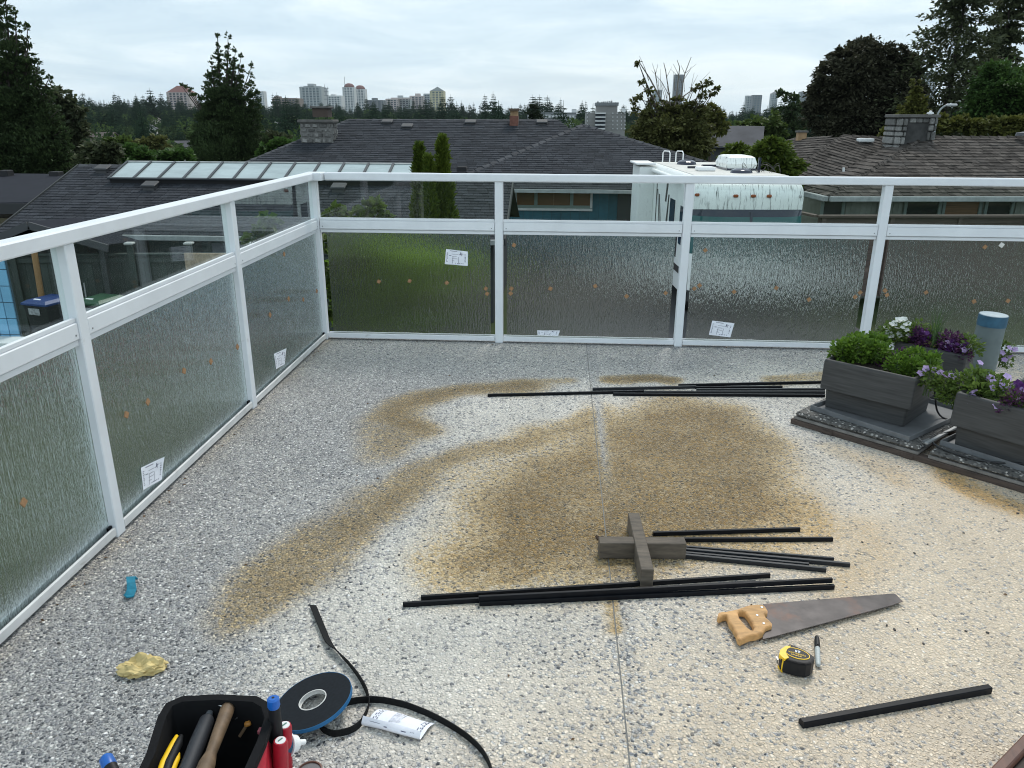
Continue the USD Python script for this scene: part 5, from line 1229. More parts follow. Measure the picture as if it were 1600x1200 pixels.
# stone chimney on the left hip, brick one on the ridge
def chimney(t, x0, x1, y0, y1, z0, z1, rows, cols, seed, core):
    r = np.random.default_rng(seed)
    ch = part(t, 'chimney', MB().box(((x0 + x1) / 2, (y0 + y1) / 2, (z0 + z1) / 2), (x1 - x0, y1 - y0, z1 - z0)), core)
    def face(o, u, L, n):
        zz = z0; hts = r.uniform(.7, 1.3, rows); hts *= (z1 - z0) / hts.sum()
        for hrow in hts:
            ws = r.uniform(.55, 1.45, cols); ws *= L / ws.sum(); x = 0
            for w in ws:
                g = .025; c = np.array([(x + g, zz + g + r.uniform(0, .02)), (x + w - g - r.uniform(0, .03), zz + g), (x + w - g, zz + hrow - g - r.uniform(0, .03)), (x + g + r.uniform(0, .03), zz + hrow - g)])
                d0 = r.uniform(.02, .05)
                a = [o + u * p[0] + np.array([0, 0, p[1]]) for p in c]; mid = np.mean(c, 0)
                b = [o + u * (p[0] * .82 + mid[0] * .18) + np.array([0, 0, p[1] * .82 + mid[1] * .18]) + n * d0 for p in c]
                V = a + b; F = [[4, 5, 6], [4, 6, 7]] + [q for k in range(4) for q in ([k, (k + 1) % 4, 4 + (k + 1) % 4], [k, 4 + (k + 1) % 4, 4 + k])]
                part(ch, 'stone', MB().add(V, F), stone_mat); x += w
            zz += hrow
    face(np.array([x0, y0 - .001, 0]), np.array([1.0, 0, 0]), x1 - x0, np.array([0, -1.0, 0]))
    face(np.array([x1 + .001, y0, 0]), np.array([0, 1.0, 0]), y1 - y0, np.array([1.0, 0, 0]))
    face(np.array([x0 - .001, y1, 0]), np.array([0, -1.0, 0]), y1 - y0, np.array([-1.0, 0, 0]))
    return ch
yc = 22.6
k0, k1 = AY(471, 222, yc), AY(518, 192, yc)
ch = chimney(hB, k0[0], k1[0], yc, yc + .6, k0[2] - .5, k1[2], 6, 5, 5, mortar)
part(ch, 'cap', MB().box(((k0[0] + k1[0]) / 2, yc + .3, k1[2] + .05), (k1[0] - k0[0] + .14, .76, .10), bev=.02), slab_cap)
k2, k3 = AY(486, 184, yc), AY(509, 170, yc)
part(ch, 'hood', MB().box(((k2[0] + k3[0]) / 2, yc + .45, (k2[2] + k3[2]) / 2 + .02), (k3[0] - k2[0], .5, k3[2] - k2[2])), timber_dark)
part(ch, 'hood_cap', MB().box(((k2[0] + k3[0]) / 2, yc + .45, k3[2] + .05), (k3[0] - k2[0] + .12, .6, .07), bev=.01), slab_cap)
yb = on_plane(803, 195, oB, nC)[1] - .1
q0, q1 = AY(796.5, 198, yb), AY(809.5, 188, yb)
bc = part(hB, 'brick_chimney', MB().box(((q0[0] + q1[0]) / 2, yb + .2, (q0[2] + q1[2]) / 2), (q1[0] - q0[0], .5, q1[2] - q0[2] + .3)), brick_mat)
q2, q3 = AY(797.5, 188, yb), AY(809, 172.5, yb)
part(bc, 'flue', MB().box(((q2[0] + q3[0]) / 2, yb + .2, (q2[2] + q3[2]) / 2), (q3[0] - q2[0], .4, q3[2] - q2[2])), clay)
part(bc, 'cap', MB().box(((q2[0] + q3[0]) / 2, yb + .2, q3[2] + .03), ((q3[0] - q2[0]) * 1.4, .55, .08)), mat('brown_cap', (0.09, 0.06, 0.04), 0.7))

# right house with cedar shakes
zE = -0.30
e0_, e1_ = G(1295, 307, zE), G(1640, 307, zE)
ue = nz(e1_ - e0_); ve = np.array([-ue[1], ue[0], 0]); nR = nz(-ve * S3 + np.array([0, 0, 1.0]))
hR = thing('shake_roofed_house', 'house with brown cedar shake roof and stone chimney on the right', 'house', e0_ + ve * 3 + [0, 0, GZ - zE])
e1_ = e0_ + ue * 9.5
rl_ = on_plane(1445, 214.5, e0_, nR); rr2 = e1_ + (rl_ - e0_) - ue * np.dot(rl_ - e0_, ue) ; rr2 = rl_ + ue * (np.dot(e1_ - rl_, ue))
roof_plane(hR, 'shake', [e0_, e1_, rr2, rl_], .20, .19, .024, shake, 41, parts=300, jag=.03, width_var=.5)
# narrow left hip face of that wing
e2_ = G(1260, 299, zE); 
nL = nz(np.cross(e2_ - e0_, rl_ - e0_)); nL = nL if nL[2] > 0 else -nL
vtop = on_plane(1400, 221.5, e0_, nL)
roof_plane(hR, 'hip_shake', [e2_, e0_, rl_, vtop], .24, .21, .03, shake, 42, jag=.03, width_var=.4)
oR2 = e2_ - np.array([0, 0, .02])
r2a, r2b = on_plane(1317, 212, oR2, nR), on_plane(1400, 217, oR2, nR)
r2l = on_plane(1252, 254, oR2, nR); r2e = G(1240, 296, oR2[2])
r2e = on_plane(1215, 282, oR2, nR)
roof_plane(hR, 'back_shake', [r2e, oR2 + ue * .2, on_plane(1400, 223, oR2, nR), on_plane(1402, 216, oR2, nR), r2a], .20, .21, .028, shake, 43, jag=.03, width_var=.4)
b3 = r2a + ve * 2.6 + np.array([0, 0, -.15]) - ue * .2
roof_plane(hR, 'left_shake', [r2l + ve * 5 - ue * 1.2 - [0, 0, .35], r2l - [0, 0, .02], r2a, b3], .24, .21, .03, shake, 44, jag=.03, width_var=.4)
caps(hR, 'hip_caps', r2e, r2a, .12, shake, .24, .05, 3); caps(hR, 'hip_caps', e0_, rl_, .10, shake, .24, .05, 4)
caps(hR, 'ridge_caps', rl_, rr2, .14, shake, .25, .05, 5); caps(hR, 'ridge_caps', r2a, r2b, .14, shake, .25, .05, 6)
part(hR, 'roof_back', MB().add([rl_ - [0, 0, .03], rr2 - [0, 0, .03], rr2 + ve * 5 - [0, 0, 1.6], rl_ + ve * 5 - [0, 0, 1.6]], [[0, 1, 2, 3]]).add([r2a - [0, 0, .03], r2b - [0, 0, .03], r2b + ve * 5 - [0, 0, 1.6], r2a + ve * 5 - [0, 0, 1.6]], [[0, 1, 2, 3]]), under)
part(hR, 'gutter', MB().bar(e0_ - ve * .07 - [0, 0, .05], e1_ - ve * .07 - [0, 0, .05], .12, .115, bev=.012), gutter_grey)
part(hR, 'gutter', MB().bar(e2_ - [.07, 0, .05], e0_ - [.07, 0.05, .05], .12, .115, bev=.012), gutter_grey)
part(hR, 'downpipe', MB().tube([AY(1318, 268, 15.0), AY(1318, 262, 15.0)], .03, 8), white_trim)
# wall and windows under the eave
wo = e0_ + ve * .55 - [0, 0, .16]
def wbox(u0, u1, d0, d1, z0, z1): return MB().box(wo + ue * (u0 + u1) / 2 + ve * (d0 + d1) / 2 + np.array([0, 0, (z0 + z1) / 2 - wo[2]]), (u1 - u0, d1 - d0, z1 - z0), np.stack([ue, ve, [0, 0, 1.0]], 1))
part(hR, 'wall', wbox(.35, 9.4, .05, 4, GZ, wo[2]), sage_wall)
k = .4
def upx(px): q = on_plane(px, 322, wo, ve); return np.dot(q - wo, ue)
for a_, b_, mt_ in ((1285, 1318, dark_wall), (1322, 1368, sage_wall), (1372, 1410, sage_wall), (1415, 1469, dark_glass), (1475, 1532, brown_blind), (1541, 1582, dark_glass), (1588, 1640, sage_wall)):
    ua, ub = upx(a_), upx(b_); top_, bot_ = wo[2] - .02, AY(1400, 338, wo[1])[2] - .3
    if mt_ is sage_wall:
        x = ua
        while x < ub - .05: part(hR, 'wall_board', wbox(x + .004, min(x + .12, ub), .01, .045, bot_, top_), sage_wall); x += .124
    else:
        w_ = part(hR, 'window', wbox(ua, ub, .02, .045, bot_, top_), mt_)
        for x in (ua, ub): part(w_, 'jamb', wbox(x - .035, x + .035, -.02, .019, bot_, top_), sage_trim)
# chimney: stone piers at the ends, sooty render between
yh = rl_[1] - .35
c0, c1_ = AY(1401, 222, yh), AY(1466, 184, yh)
zc0 = c0[2] - .5
chR = part(hR, 'chimney', MB().box(((c0[0] + c1_[0]) / 2, yh + .45, (zc0 + c1_[2]) / 2), (c1_[0] - c0[0] - .08, .86, c1_[2] - zc0)), mortar_dark)
rs = np.random.default_rng(6)
for side in (0, 1):
    x0_ = c0[0] if not side else AY(1450, 200, yh)[0]; x1_ = AY(1417, 200, yh)[0] if not side else c1_[0]
    zz = zc0
    while zz < c1_[2] - .05:
        hgt = min(rs.uniform(.13, .24), c1_[2] - zz); cut = x0_ + (x1_ - x0_) * rs.uniform(.35, .65)
        for a_, b_ in ((x0_, cut), (cut, x1_)):
            part(chR, 'stone', MB().box(((a_ + b_) / 2, yh + .10 + rs.uniform(-.02, .02), zz + hgt / 2), (b_ - a_ - .02, .30, hgt - .025), bev=.02), stone_mat)
            if not side and a_ == x0_: part(chR, 'stone', MB().box((x0_ + .05, yh + .62, zz + hgt / 2), (.14, .66, hgt - .03), bev=.02), stone_mat)
        zz += hgt
for k in range(3):
    a_ = AY(1419 + 10 * k, 200, yh)[0]; part(chR, 'stone', MB().box((a_ + .1, yh + .03, c1_[2] - .07), (.16, .08, .12), bev=.02), stone_mat)
part(chR, 'cap', MB().box(((c0[0] + c1_[0]) / 2, yh + .45, c1_[2] + .04), (c1_[0] - c0[0] + .1, 1.0, .08), bev=.015), slab_cap)
part(chR, 'flue_cap', MB().lathe([(0, 0), (.05, 0), (.05, .05), (.09, .055), (.08, .085), (.02, .09), (.045, .12), (0, .13)], AY(1453, 181, yh + .4), 14), white_plastic)
fl = AY(1250, 230, 20.5); fw_ = AY(1257.5, 230, 20.5)[0] - AY(1244.5, 230, 20.5)[0]; fz = AY(1250, 206, 20.5)[2]
part(hR, 'flue', MB().box((fl[0], 20.5, (fl[2] + fz) / 2 - .3), (fw_, fw_, fz - fl[2] + .6)), clay)
part(hR, 'flue_top', MB().box((fl[0], 20.5, fz + .01), (fw_ + .06, fw_ + .06, .05)), slab_cap)
part(hR, 'roof_vent', MB().box(on_plane(1352, 219, oR2 + nR * .06, nR), (.4, .3, .10), bev=.02), white_trim)
part(hR, 'roof_vent', MB().lathe([(.0, .1), (.16, .08), (.18, 0), (0, 0)], AY(1598, 212, rl_[1]), 14), mat('dark_dome', (0.05, 0.05, 0.055), 0.4))
# weathered balcony in front of its windows
fy = on_plane(1400, 336, e0_ - ve * .55, ve)
bo = e0_ - ve * .55; zt2 = fy[2]
bal = thing('wooden_balcony', 'weathered brown wooden balcony under the eave of the shake roofed house', 'balcony', [bo[0] + 3, bo[1], GZ])
def bbox(u0, u1, d0, d1, z0, z1, bev=.004): return MB().box(bo + ue * (u0 + u1) / 2 + ve * (d0 + d1) / 2 + np.array([0, 0, (z0 + z1) / 2 - bo[2]]), (u1 - u0, d1 - d0, z1 - z0), np.stack([ue, ve, [0, 0, 1.0]], 1), bev)
u_0 = np.dot(on_plane(1278, 333, bo, ve) - bo, ue)
part(bal, 'top_rail', bbox(u_0, 9.4, -.08, .10, zt2 - .05, zt2), brown_fence)
part(bal, 'side_rail', MB().bar(bo + ue * u_0 + [0, 0, zt2 - bo[2] - .025], bo + ue * (u_0 - .2) + ve * 1.2 + [0, 0, zt2 - bo[2] - .025], .14, .05), brown_fence)
zz = zt2 - .055
for k in range(13):
    part(bal, 'board', bbox(u_0 + .03, 9.4, -.005 + .002 * (k % 2), .03, zz - .135, zz - .004), brown_fence); zz -= .137
k = u_0 + .1
while k < 9.4: part(bal, 'post', bbox(k, k + .09, -.05, -.008, zt2 - 1.8, zt2 - .052), brown_fence); k += 1.55

# ---------------------------------------------------------------- yard on the left: fence, bins, tiled wall
fen = thing('board_fence', 'dark green board fence with pale capped posts beyond the left railing', 'fence', (-7, 9.7, GZ))
fa_ = np.array([-11.2, 9.35, 0]); fb2 = np.array([-2.2, 10.32, 0]); fd_ = nz(fb2 - fa_); fn_ = np.array([-fd_[1], fd_[0], 0]); FL = np.linalg.norm(fb2 - fa_)
ztf = -1.20; rf = np.random.default_rng(2)
def fbox(u, w, d0, d1, z0, z1, bev=.003): return MB().box(fa_ + fd_ * (u + w / 2) + fn_ * (d0 + d1) / 2 + np.array([0, 0, (z0 + z1) / 2]), (w, d1 - d0, z1 - z0), np.stack([fd_, fn_, [0, 0, 1.0]], 1), bev)
u = 0.0
posts_u = [np.dot(AY(px, 390, 9.9) - fa_, fd_) for px in (209, 297)]
posts_u = [posts_u[0] - 2 * (posts_u[1] - posts_u[0]), posts_u[0] - (posts_u[1] - posts_u[0])] + posts_u + [posts_u[1] + (posts_u[1] - posts_u[0])]
while u < FL:
    part(fen, 'board', fbox(u, .138, 0, .02 + rf.uniform(0, .006), GZ + .02, ztf - .02 - rf.uniform(0, .01)), fence_green); u += .143
part(fen, 'cap_rail', fbox(0, FL, -.04, .06, ztf - .018, ztf + .02), fence_green)
part(fen, 'rail', fbox(0, FL, -.035, -.002, ztf - .16, ztf - .07), fence_green)
for pu in posts_u:
    if 0 < pu < FL:
        part(fen, 'post', fbox(pu - .06, .12, -.1, -.041, GZ, ztf + .20), fence_green)
        part(fen, 'post_cap', fbox(pu - .085, .17, -.155, .015, ztf + .20, ztf + .245, .015), fence_cap)
lp_ = solo('tan_board', MB().box(AY(326, 403, 9.72) - [0, 0, .12], (.95, .04, .42)), mat('tan_board', (0.34, 0.26, 0.18), 0.8, noise=(12, .35)), 'tan board panel leaning behind the dark green fence', 'board panel')
pole = thing('timber_pole', 'leaning yellowish timber pole in front of the dark green fence', 'pole', AY(70, 462, 9.0))
part(pole, 'pole', MB().tube([AY(74, 520, 9.1), AY(52, 385, 9.1)], [.06, .055], 10), wood_pole, smooth=40)
def bin_(px, py, y, lidm, label, rot):
    c = AY(px, py, y); t = thing('wheeled_bin', label, 'bin', (c[0], c[1], GZ), rot)
    zl = c[2] - GZ
    body = MB(); V = [(sx * a, sy * b, z) for z, a, b in ((.06, .20, .22), (zl - .05, .27, .32)) for sx, sy in ((-1, -1), (1, -1), (1, 1), (-1, 1))]
    body.add(V, [[3, 2, 1, 0], [4, 5, 6, 7]] + [[k, (k + 1) % 4, 4 + (k + 1) % 4, 4 + k] for k in range(4)])
    part(t, 'body', body, bin_body, local=True)
    lid = trimesh.Trimesh(np.array([(sx * (.29 - i), sy * (.345 - i), z) for z, i in ((zl - .045, 0.0), (zl - .01, 0.0), (zl + .035, .07)) for sx, sy in ((-1, -1), (1, -1), (1, 1), (-1, 1))])).convex_hull
    part(t, 'lid', MB().tm(lid), lidm, local=True)
    part(t, 'label', MB().box((-.05, -.22, zl + .028), (.16, .09, .004), trimesh.transformations.rotation_matrix(.42, [1, 0, 0])[:3, :3]), white_print, local=True)
    part(t, 'front_label', MB().box((-.03, -.322, zl - .16), (.26, .006, .12)), mat('grey_sticker', (0.35, 0.36, 0.37), 0.5, noise=(20, .5)), local=True)
    part(t, 'handle', MB().tube([(-.2, .36, zl - .03), (-.2, .42, zl - .02), (.2, .42, zl - .02), (.2, .36, zl - .03)], .014, 8), bin_body, local=True)
    for sx in (-1, 1): part(t, 'wheel', MB().lathe([(0, -.03), (.1, -.03), (.1, .03), (0, .03)], (sx * .23, .26, .1), 16, (1, 0, 0)), tyre, local=True)
bin_(76, 468, 8.6, bin_blue, 'blue lidded wheeled bin in front of the dark green fence', -.25)
bin_(156, 467, 8.9, bin_green, 'green lidded wheeled bin right of the blue one', -.2)
part(thing('wall_cable', 'thin dark tool leaning on the fence above the green bin', 'tool', AY(134, 460, 9.3)), 'shaft', MB().tube([AY(131, 442, 9.4), AY(135, 468, 9.3)], .012, 6), mat('pale_metal', (0.3, 0.3, 0.3), 0.4))
# tiled wall of the neighbour's pool house, seen at the very left
tw = thing('tiled_wall', 'light blue tiled wall at the left edge seen under the railing', 'wall', AY(-20, 520, 5.4))
wy2 = 5.4; xr0 = AY(4, 412, wy2)[0]; zt3 = AY(4, 395, wy2)[2]; zb3 = AY(31, 524, wy2)[2]
xr1 = AY(31, 524, wy2)[0]
xr_ = max(xr0, xr1)
part(tw, 'wall', MB().box((xr_ - 1.5, wy2 + .035, (zt3 + GZ) / 2), (3.0, .03, zt3 - GZ)), grout)
ths, tws = .235, .145
for i in range(9):
    for j in range(9):
        part(tw, 'tile', MB().box((xr_ - tws * (i + .5) - .002, wy2 + .012, zt3 - ths * (j + .5)), (tws - .010, .022, ths - .010), bev=.002), tile_blue)
bs = thing('white_bench', 'white painted board below the light blue tiled wall', 'board', AY(10, 532, 5.0))
part(bs, 'board', MB().box(AY(-5, 530, 5.15) - [.75, 0, .03], (2.2, .35, .05), bev=.006), white_trim)
part(bs, 'support', MB().box(AY(-5, 530, 5.15) - [.75, 0, .35], (2.0, .2, .55)), red_plastic)

# ---------------------------------------------------------------- motorhome
RVA = math.radians(3.5)
rv = thing('motorhome', 'white motorhome with mould streaked front cap parked beyond the railing', 'motorhome', (5.50, 11.9, GZ), RVA)
Wv, Lv_, Hv = 2.36, 6.3, 2.98
hw = Wv / 2
# body: cross section lofted along the length, rounded roof edges, front cap rounded over
def section(y, top, r, inset):
    pts = []
    w = hw - inset
    for k in range(7): t = math.pi / 2 * k / 6; pts.append((w - r + r * math.cos(t), top - r + r * math.sin(t)))
    pts = [(w, .42)] + pts + [(-x, z) for x, z in pts[::-1]] + [(-w, .42)]
    return [(x, y, z) for x, z in pts]
secs = [section(.55, Hv - .03, .16, 0), section(.9, Hv, .14, 0), section(Lv_ - .3, Hv, .14, 0), section(Lv_, Hv - .06, .14, .01)]
k = len(secs[0]); V = sum(secs, []); F = [[i * k + j, i * k + j + 1, (i + 1) * k + j + 1, (i + 1) * k + j] for i in range(len(secs) - 1) for j in range(k - 1)]
nb = len(V); V = V + [(0, Lv_, 1.5)]; F3 = [[(len(secs) - 1) * k + j, (len(secs) - 1) * k + j + 1, nb] for j in range(k - 1)]
part(rv, 'body', MB().add(V, F).add(V, F3), rv_white, smooth=35, local=True)
roofp = [( -hw + .16, .9), (hw - .16, .9), (hw - .16, Lv_ - .25), (-hw + .16, Lv_ - .25)]
part(rv, 'roof', MB().prism(roofp, Hv + .002, Hv + .012), rv_roof, local=True)
# front cap profile (y, z) from the roof down to the windscreen head
capp = [(.95, Hv + .006), (.60, Hv - .01), (.32, Hv - .05), (.14, Hv - .13), (.05, Hv - .26), (.02, Hv - .42), (.03, Hv - .62)]
nx_ = 25; V = []
for (y, z) in capp:
    for i in range(nx_):
        a = -1 + 2 * i / (nx_ - 1); e_ = abs(a) ** 7
        V.append((a * hw * 1.004, y + .30 * abs(a) ** 5 * (1 - y), z - .10 * e_ * (1 if z > Hv - .2 else .3)))
F = [[j * nx_ + i, j * nx_ + i + 1, (j + 1) * nx_ + i + 1, (j + 1) * nx_ + i] for j in range(len(capp) - 1) for i in range(nx_ - 1)]
part(rv, 'front_cap', MB().add(V, np.array(F)[:, ::-1]), rv_cap, smooth=50, local=True)
def front_band(name, z0, z1, y0, y1, mt, a0=-1.0, a1=1.0, n=17, out=0.0):
    V = []
    for (y, z) in ((y0, z0), (y1, z1)):
        for i in range(n):
            a = a0 + (a1 - a0) * i / (n - 1); V.append((a * hw, y + .30 * abs(a) ** 5 - out, z))
    F = [[i, i + 1, n + i + 1, n + i] for i in range(n - 1)]
    return part(rv, name, MB().add(V, F), mt, smooth=50, local=True)
zs = Hv - .62
front_band('visor_band', zs - .15, zs, .0, .03, rv_visor)
ws = front_band('windscreen', zs - .95, zs - .15, -.10, .0, rv_glass)
part(ws, 'screen_divider', MB().bar((0.02, -.105, zs - .95), (0.02, .015, zs - .05), .05, .03), rv_visor, local=True)
front_band('front_panel', .62, zs - .95, -.16, -.10, rv_white)
front_band('bumper', .38, .62, -.20, -.18, mat('dark_bumper', (0.03, 0.03, 0.03), .5))
for sx in (-1, 1):
    part(rv, 'headlight', MB().box((sx * .88, -.02, .86), (.22, .06, .16), bev=.02), clear_lens, local=True)
for a in (-.93, -.29, .02, .30):
    yy = .03 + .30 * abs(a) ** 5 - .012; zz = Hv - .36
    part(rv, 'marker_light', MB().box((a * hw, yy - .005, zz + .02), (.105, .05, .062), bev=.018), amber, local=True)
part(rv, 'marker_light', MB().box((.90 * hw, .20, Hv - .36), (.10, .05, .06), bev=.018), clear_lens, local=True, label='pale marker light at the right end')
for sx in (-1, 1):
    for y in (.9, Lv_ - 1.7): part(rv, 'wheel', MB().lathe([(0, -.12), (.38, -.12), (.38, .12), (0, .12)], (sx * (hw - .14), y, .38), 24, (1, 0, 0)), tyre, local=True)
# left side: windows, dark swooping stripes, awning arm
xs = -hw - .004
def side(name, pts, mt, t=.006): return part(rv, name, MB().add([(xs - t, y, z) for y, z in pts] + [(xs + .004, y, z) for y, z in pts], [list(range(4))] + [[k, 4 + k, 4 + (k + 1) % 4, (k + 1) % 4] for k in range(4)]), mt, local=True)
side('side_window', [(.75, 1.45), (1.35, 1.45), (1.35, 2.30), (.75, 2.30)], rv_visor, .012)
side('side_window', [(2.0, 1.55), (2.55, 1.55), (2.55, 2.35), (2.0, 2.35)], rv_visor, .012)
side('side_window', [(5.2, 1.55), (5.7, 1.55), (5.7, 2.45), (5.2, 2.45)], rv_visor, .012)
for pts in ([(2.9, 1.2), (3.1, 1.2), (2.85, 2.4), (2.75, 2.4)], [(3.1, 2.2), (3.25, 2.2), (3.1, 2.75), (2.95, 2.65)], [(3.4, 1.1), (3.48, 1.1), (4.1, 2.3), (4.02, 2.3)], [(4.3, 2.4), (4.36, 2.4), (3.75, 1.3), (3.68, 1.3)], [(4.35, 1.1), (4.43, 1.1), (4.5, 2.75), (4.42, 2.75)], [(1.55, 1.1), (1.85, 1.1), (1.6, 1.9), (1.5, 1.9)], [(.6, .8), (4.9, .8), (4.9, .95), (.6, .95)]):
    side('side_stripe', pts, rv_stripe)
for y in (1.62, 1.78): part(rv, 'awning_arm', MB().bar((xs - .03, y, .8), (xs - .03, y, 2.72), .05, .04), white_trim, local=True)
part(rv, 'awning_roll', MB().tube([(xs - .06, 1.5, 2.84), (xs - .06, 4.9, 2.84)], .055, 10), rv_white, local=True, smooth=40)
part(rv, 'slide_out', MB().box((xs - .20, Lv_ - .75, 1.80), (.42, 1.2, 2.25), bev=.02), rv_white, local=True)
part(rv, 'slide_out_roof', MB().box((xs - .24, Lv_ - .75, 2.995), (.52, 1.28, .05), bev=.012), white_plastic, local=True)
# things on its roof
part(rv, 'roof_unit', MB().tm(trimesh.Trimesh(np.array([(x * (.36 - i), y * (.55 - i) + 3.1, Hv + z) for z, i in ((.03, .03), (.16, 0), (.30, .05), (.34, .12)) for x in (-1, 1) for y in (-1, 1)] ) + [.45, 0, 0]).convex_hull), rv_cap, local=True)
part(rv, 'roof_unit_base', MB().box((.45, 3.05, Hv + .03), (.7, 1.0, .05)), rv_visor, local=True)
def disc(x, y, r, h, mt, name): part(rv, name, MB().lathe([(0, 0), (r, 0), (r * .9, h * .6), (r * .5, h), (0, h)], (x, y, Hv + .012), 22), mt, local=True, smooth=40)
disc(.22, 1.75, .25, .10, rv_visor, 'dark_dome'); disc(-.36, 4.9, .26, .12, rv_visor, 'dark_dome')
part(rv, 'roof_hatch', MB().box((-.45, 2.4, Hv + .06), (.40, .42, .09), bev=.02), white_plastic, local=True)
part(rv, 'roof_hatch', MB().box((.1, 4.0, Hv + .035), (.5, .2, .05), bev=.01), rv_visor, local=True)
part(rv, 'roof_hatch', MB().box((-.4, 3.3, Hv + .035), (.55, .12, .05), bev=.01), rv_visor, local=True)
part(rv, 'vent_stub', MB().lathe([(0, 0), (.07, 0), (.07, .12), (0, .13)], (.95, 3.2, Hv + .01), 12), white_plastic, local=True)
part(rv, 'vent_stub', MB().box((.66, 1.9, Hv + .16), (.05, .05, .36)), rv_visor, local=True)
for x in (-.75, -.38):
    part(rv, 'ladder_rail', MB().tube([(x, Lv_ - .05, Hv - .2), (x, Lv_ - .05, Hv + .25), (x + .02, Lv_ - .12, Hv + .30), (x + .12, Lv_ - .3, Hv + .30), (x + .14, Lv_ - .36, Hv + .25), (x + .14, Lv_ - .36, Hv)], .018, 8), white_plastic, local=True, smooth=True)
wires = MB(); rw = np.random.default_rng(7)
for k in range(9):
    p = np.array([rw.uniform(.2, 1.0), rw.uniform(1.3, 2.4), Hv + .02]); wires.tube(spline([p, p + [rw.uniform(-.1, .2), rw.uniform(-.2, .2), rw.uniform(.1, .26)], p + [rw.uniform(0, .4), rw.uniform(-.3, .3), .02]], 12), .006, 5)
part(rv, 'aerial_wires', wires, rv_stripe, local=True, kind='stuff')

# ---------------------------------------------------------------- vegetation
dark_leaf = leafmat('dark_tree_leaf', (0.015, 0.029, 0.013), (0.066, 0.098, 0.036), 0.3)
dark_leaf2 = leafmat('olive_dark_leaf', (0.024, 0.034, 0.018), (0.090, 0.105, 0.050), 0.3)
maple_leaf = leafmat('maple_leaf', (0.019, 0.022, 0.014), (0.076, 0.074, 0.044), 0.25)
green_leaf = leafmat('green_tree_leaf', (0.016, 0.040, 0.010), (0.066, 0.125, 0.028), 0.3)
light_leaf = leafmat('light_green_leaf', (0.030, 0.055, 0.012), (0.095, 0.135, 0.030), 0.3)
bright_leaf = leafmat('bright_shrub_leaf', (0.10, 0.20, 0.018), (0.30, 0.44, 0.05), 0.4)
olive_leaf = leafmat('olive_leaf', (0.038, 0.045, 0.013), (0.13, 0.135, 0.042), 0.28)
gold_leaf = leafmat('golden_conifer', (0.036, 0.044, 0.010), (0.135, 0.14, 0.032), 0.25)
cedar_leaf = leafmat('cedar_leaf', (0.026, 0.055, 0.010), (0.115, 0.155, 0.022), 0.25)
conifer_leaf = leafmat('conifer_needles', (0.007, 0.014, 0.008), (0.028, 0.042, 0.018), 0.15)
def spires(L):
    """upright tapering limbs as chains of clumps: (base px, py, top px, py, radius at the base)"""
    out = []
    for x0, y0, x1, y1, r0 in L:
        n = max(4, int((y0 - y1) / (r0 * .55 + 4)))
        for k in range(n + 1):
            t = k / n; out.append((x0 + (x1 - x0) * t + math.sin(k * 2.3 + x0) * r0 * .22 * (1 - t), y0 + (y1 - y0) * t, max(3.6, r0 * (1 - t) ** .7)))
    return out
def tree(name, label, cat, circles, Y, trunk, lm, n, size, seed, dens=1.0, jit=.5, aspect=.6, flat=.8, group=None, shell=.35, twigs=None, foliage='crown', limb=True, zsq=.9, shrink=1.0, dirup=-.15):
    """circles: (px, py, r px) of leaf clumps at about depth Y; trunk: (px, py) of the place where it leaves the ground or the roofs"""
    r = np.random.default_rng(seed); sc = lambda p: np.linalg.norm(p - CAM) / FPX
    cl = []
    for px, py, rr_ in circles:
        p = AY(px, py, Y); R_ = rr_ * sc(p) * shrink; p = AY(px, py, Y + r.uniform(-1, 1) * jit * R_ * 1.6); cl.append((p, R_))
    foot = AY(trunk[0], trunk[1], Y); foot[2] = terrain(foot[0], foot[1]) - .1
    t = thing(name, label, cat, foot, group=group)
    topc = np.mean([c for c, _ in cl], 0)
    tr = MB(); zmid = topc[2] * .65 + foot[2] * .35
    mid = np.array([foot[0] * .6 + topc[0] * .4, foot[1] * .8 + topc[1] * .2, zmid]); Hh = max(c[2] for c, _ in cl) - foot[2]
    tip = max(cl, key=lambda q: q[0][2])[0]
    tr.tube([foot, (foot + mid) / 2 + r.normal(size=3) * .05, mid, (mid + tip) / 2, tip], [Hh * .022, Hh * .018, Hh * .013, Hh * .007, Hh * .002], 8)
    if limb:
        for c, R_ in cl:
            s_ = mid + (c - mid) * r.uniform(0, .15); s_[2] = min(mid[2], c[2]) - r.uniform(.1, .4) * R_ if c[2] > mid[2] else s_[2]
            tr.tube([s_, (s_ + c) / 2 + r.normal(size=3) * R_ * .12, c + r.normal(size=3) * R_ * .15], [Hh * .007, Hh * .005, Hh * .0015], 5, cap=False)
    part(t, 'trunk', tr, bark)
    tot = sum(R_ ** 2 for _, R_ in cl); vs, fs, k = [], [], 0
    for c, R_ in cl:
        m_ = max(60, int(n * R_ ** 2 / tot))
        nsub = max(5, int(10 + m_ / 55)); sub, dsub = ball(r, nsub, c, (R_, R_, R_ * zsq), shell)
        per = max(3, m_ // nsub)
        P = np.repeat(sub, per, 0) + r.normal(size=(nsub * per, 3)) * np.array([.30, .30, .15]) * R_ * .62
        dd_ = np.repeat(dsub, per, 0) * [1, 1, .6] + [0, 0, dirup]
        v, f = leaf_mesh(P, size, r, flat, aspect, dd_); vs.append(v); fs.append(f + k); k += len(v)
    part(t, foliage, (np.vstack(vs), np.vstack(fs)), lm, kind='stuff')
    if twigs:
        mb = MB()
        for path, w in twigs:
            q = [AY(x, y, Y) for x, y in path]; mb.tube(q, np.linspace(w * .6, w * .2, len(q)), 5, cap=False)
        part(t, 'bare_branches', mb, twig, kind='stuff')
    return t
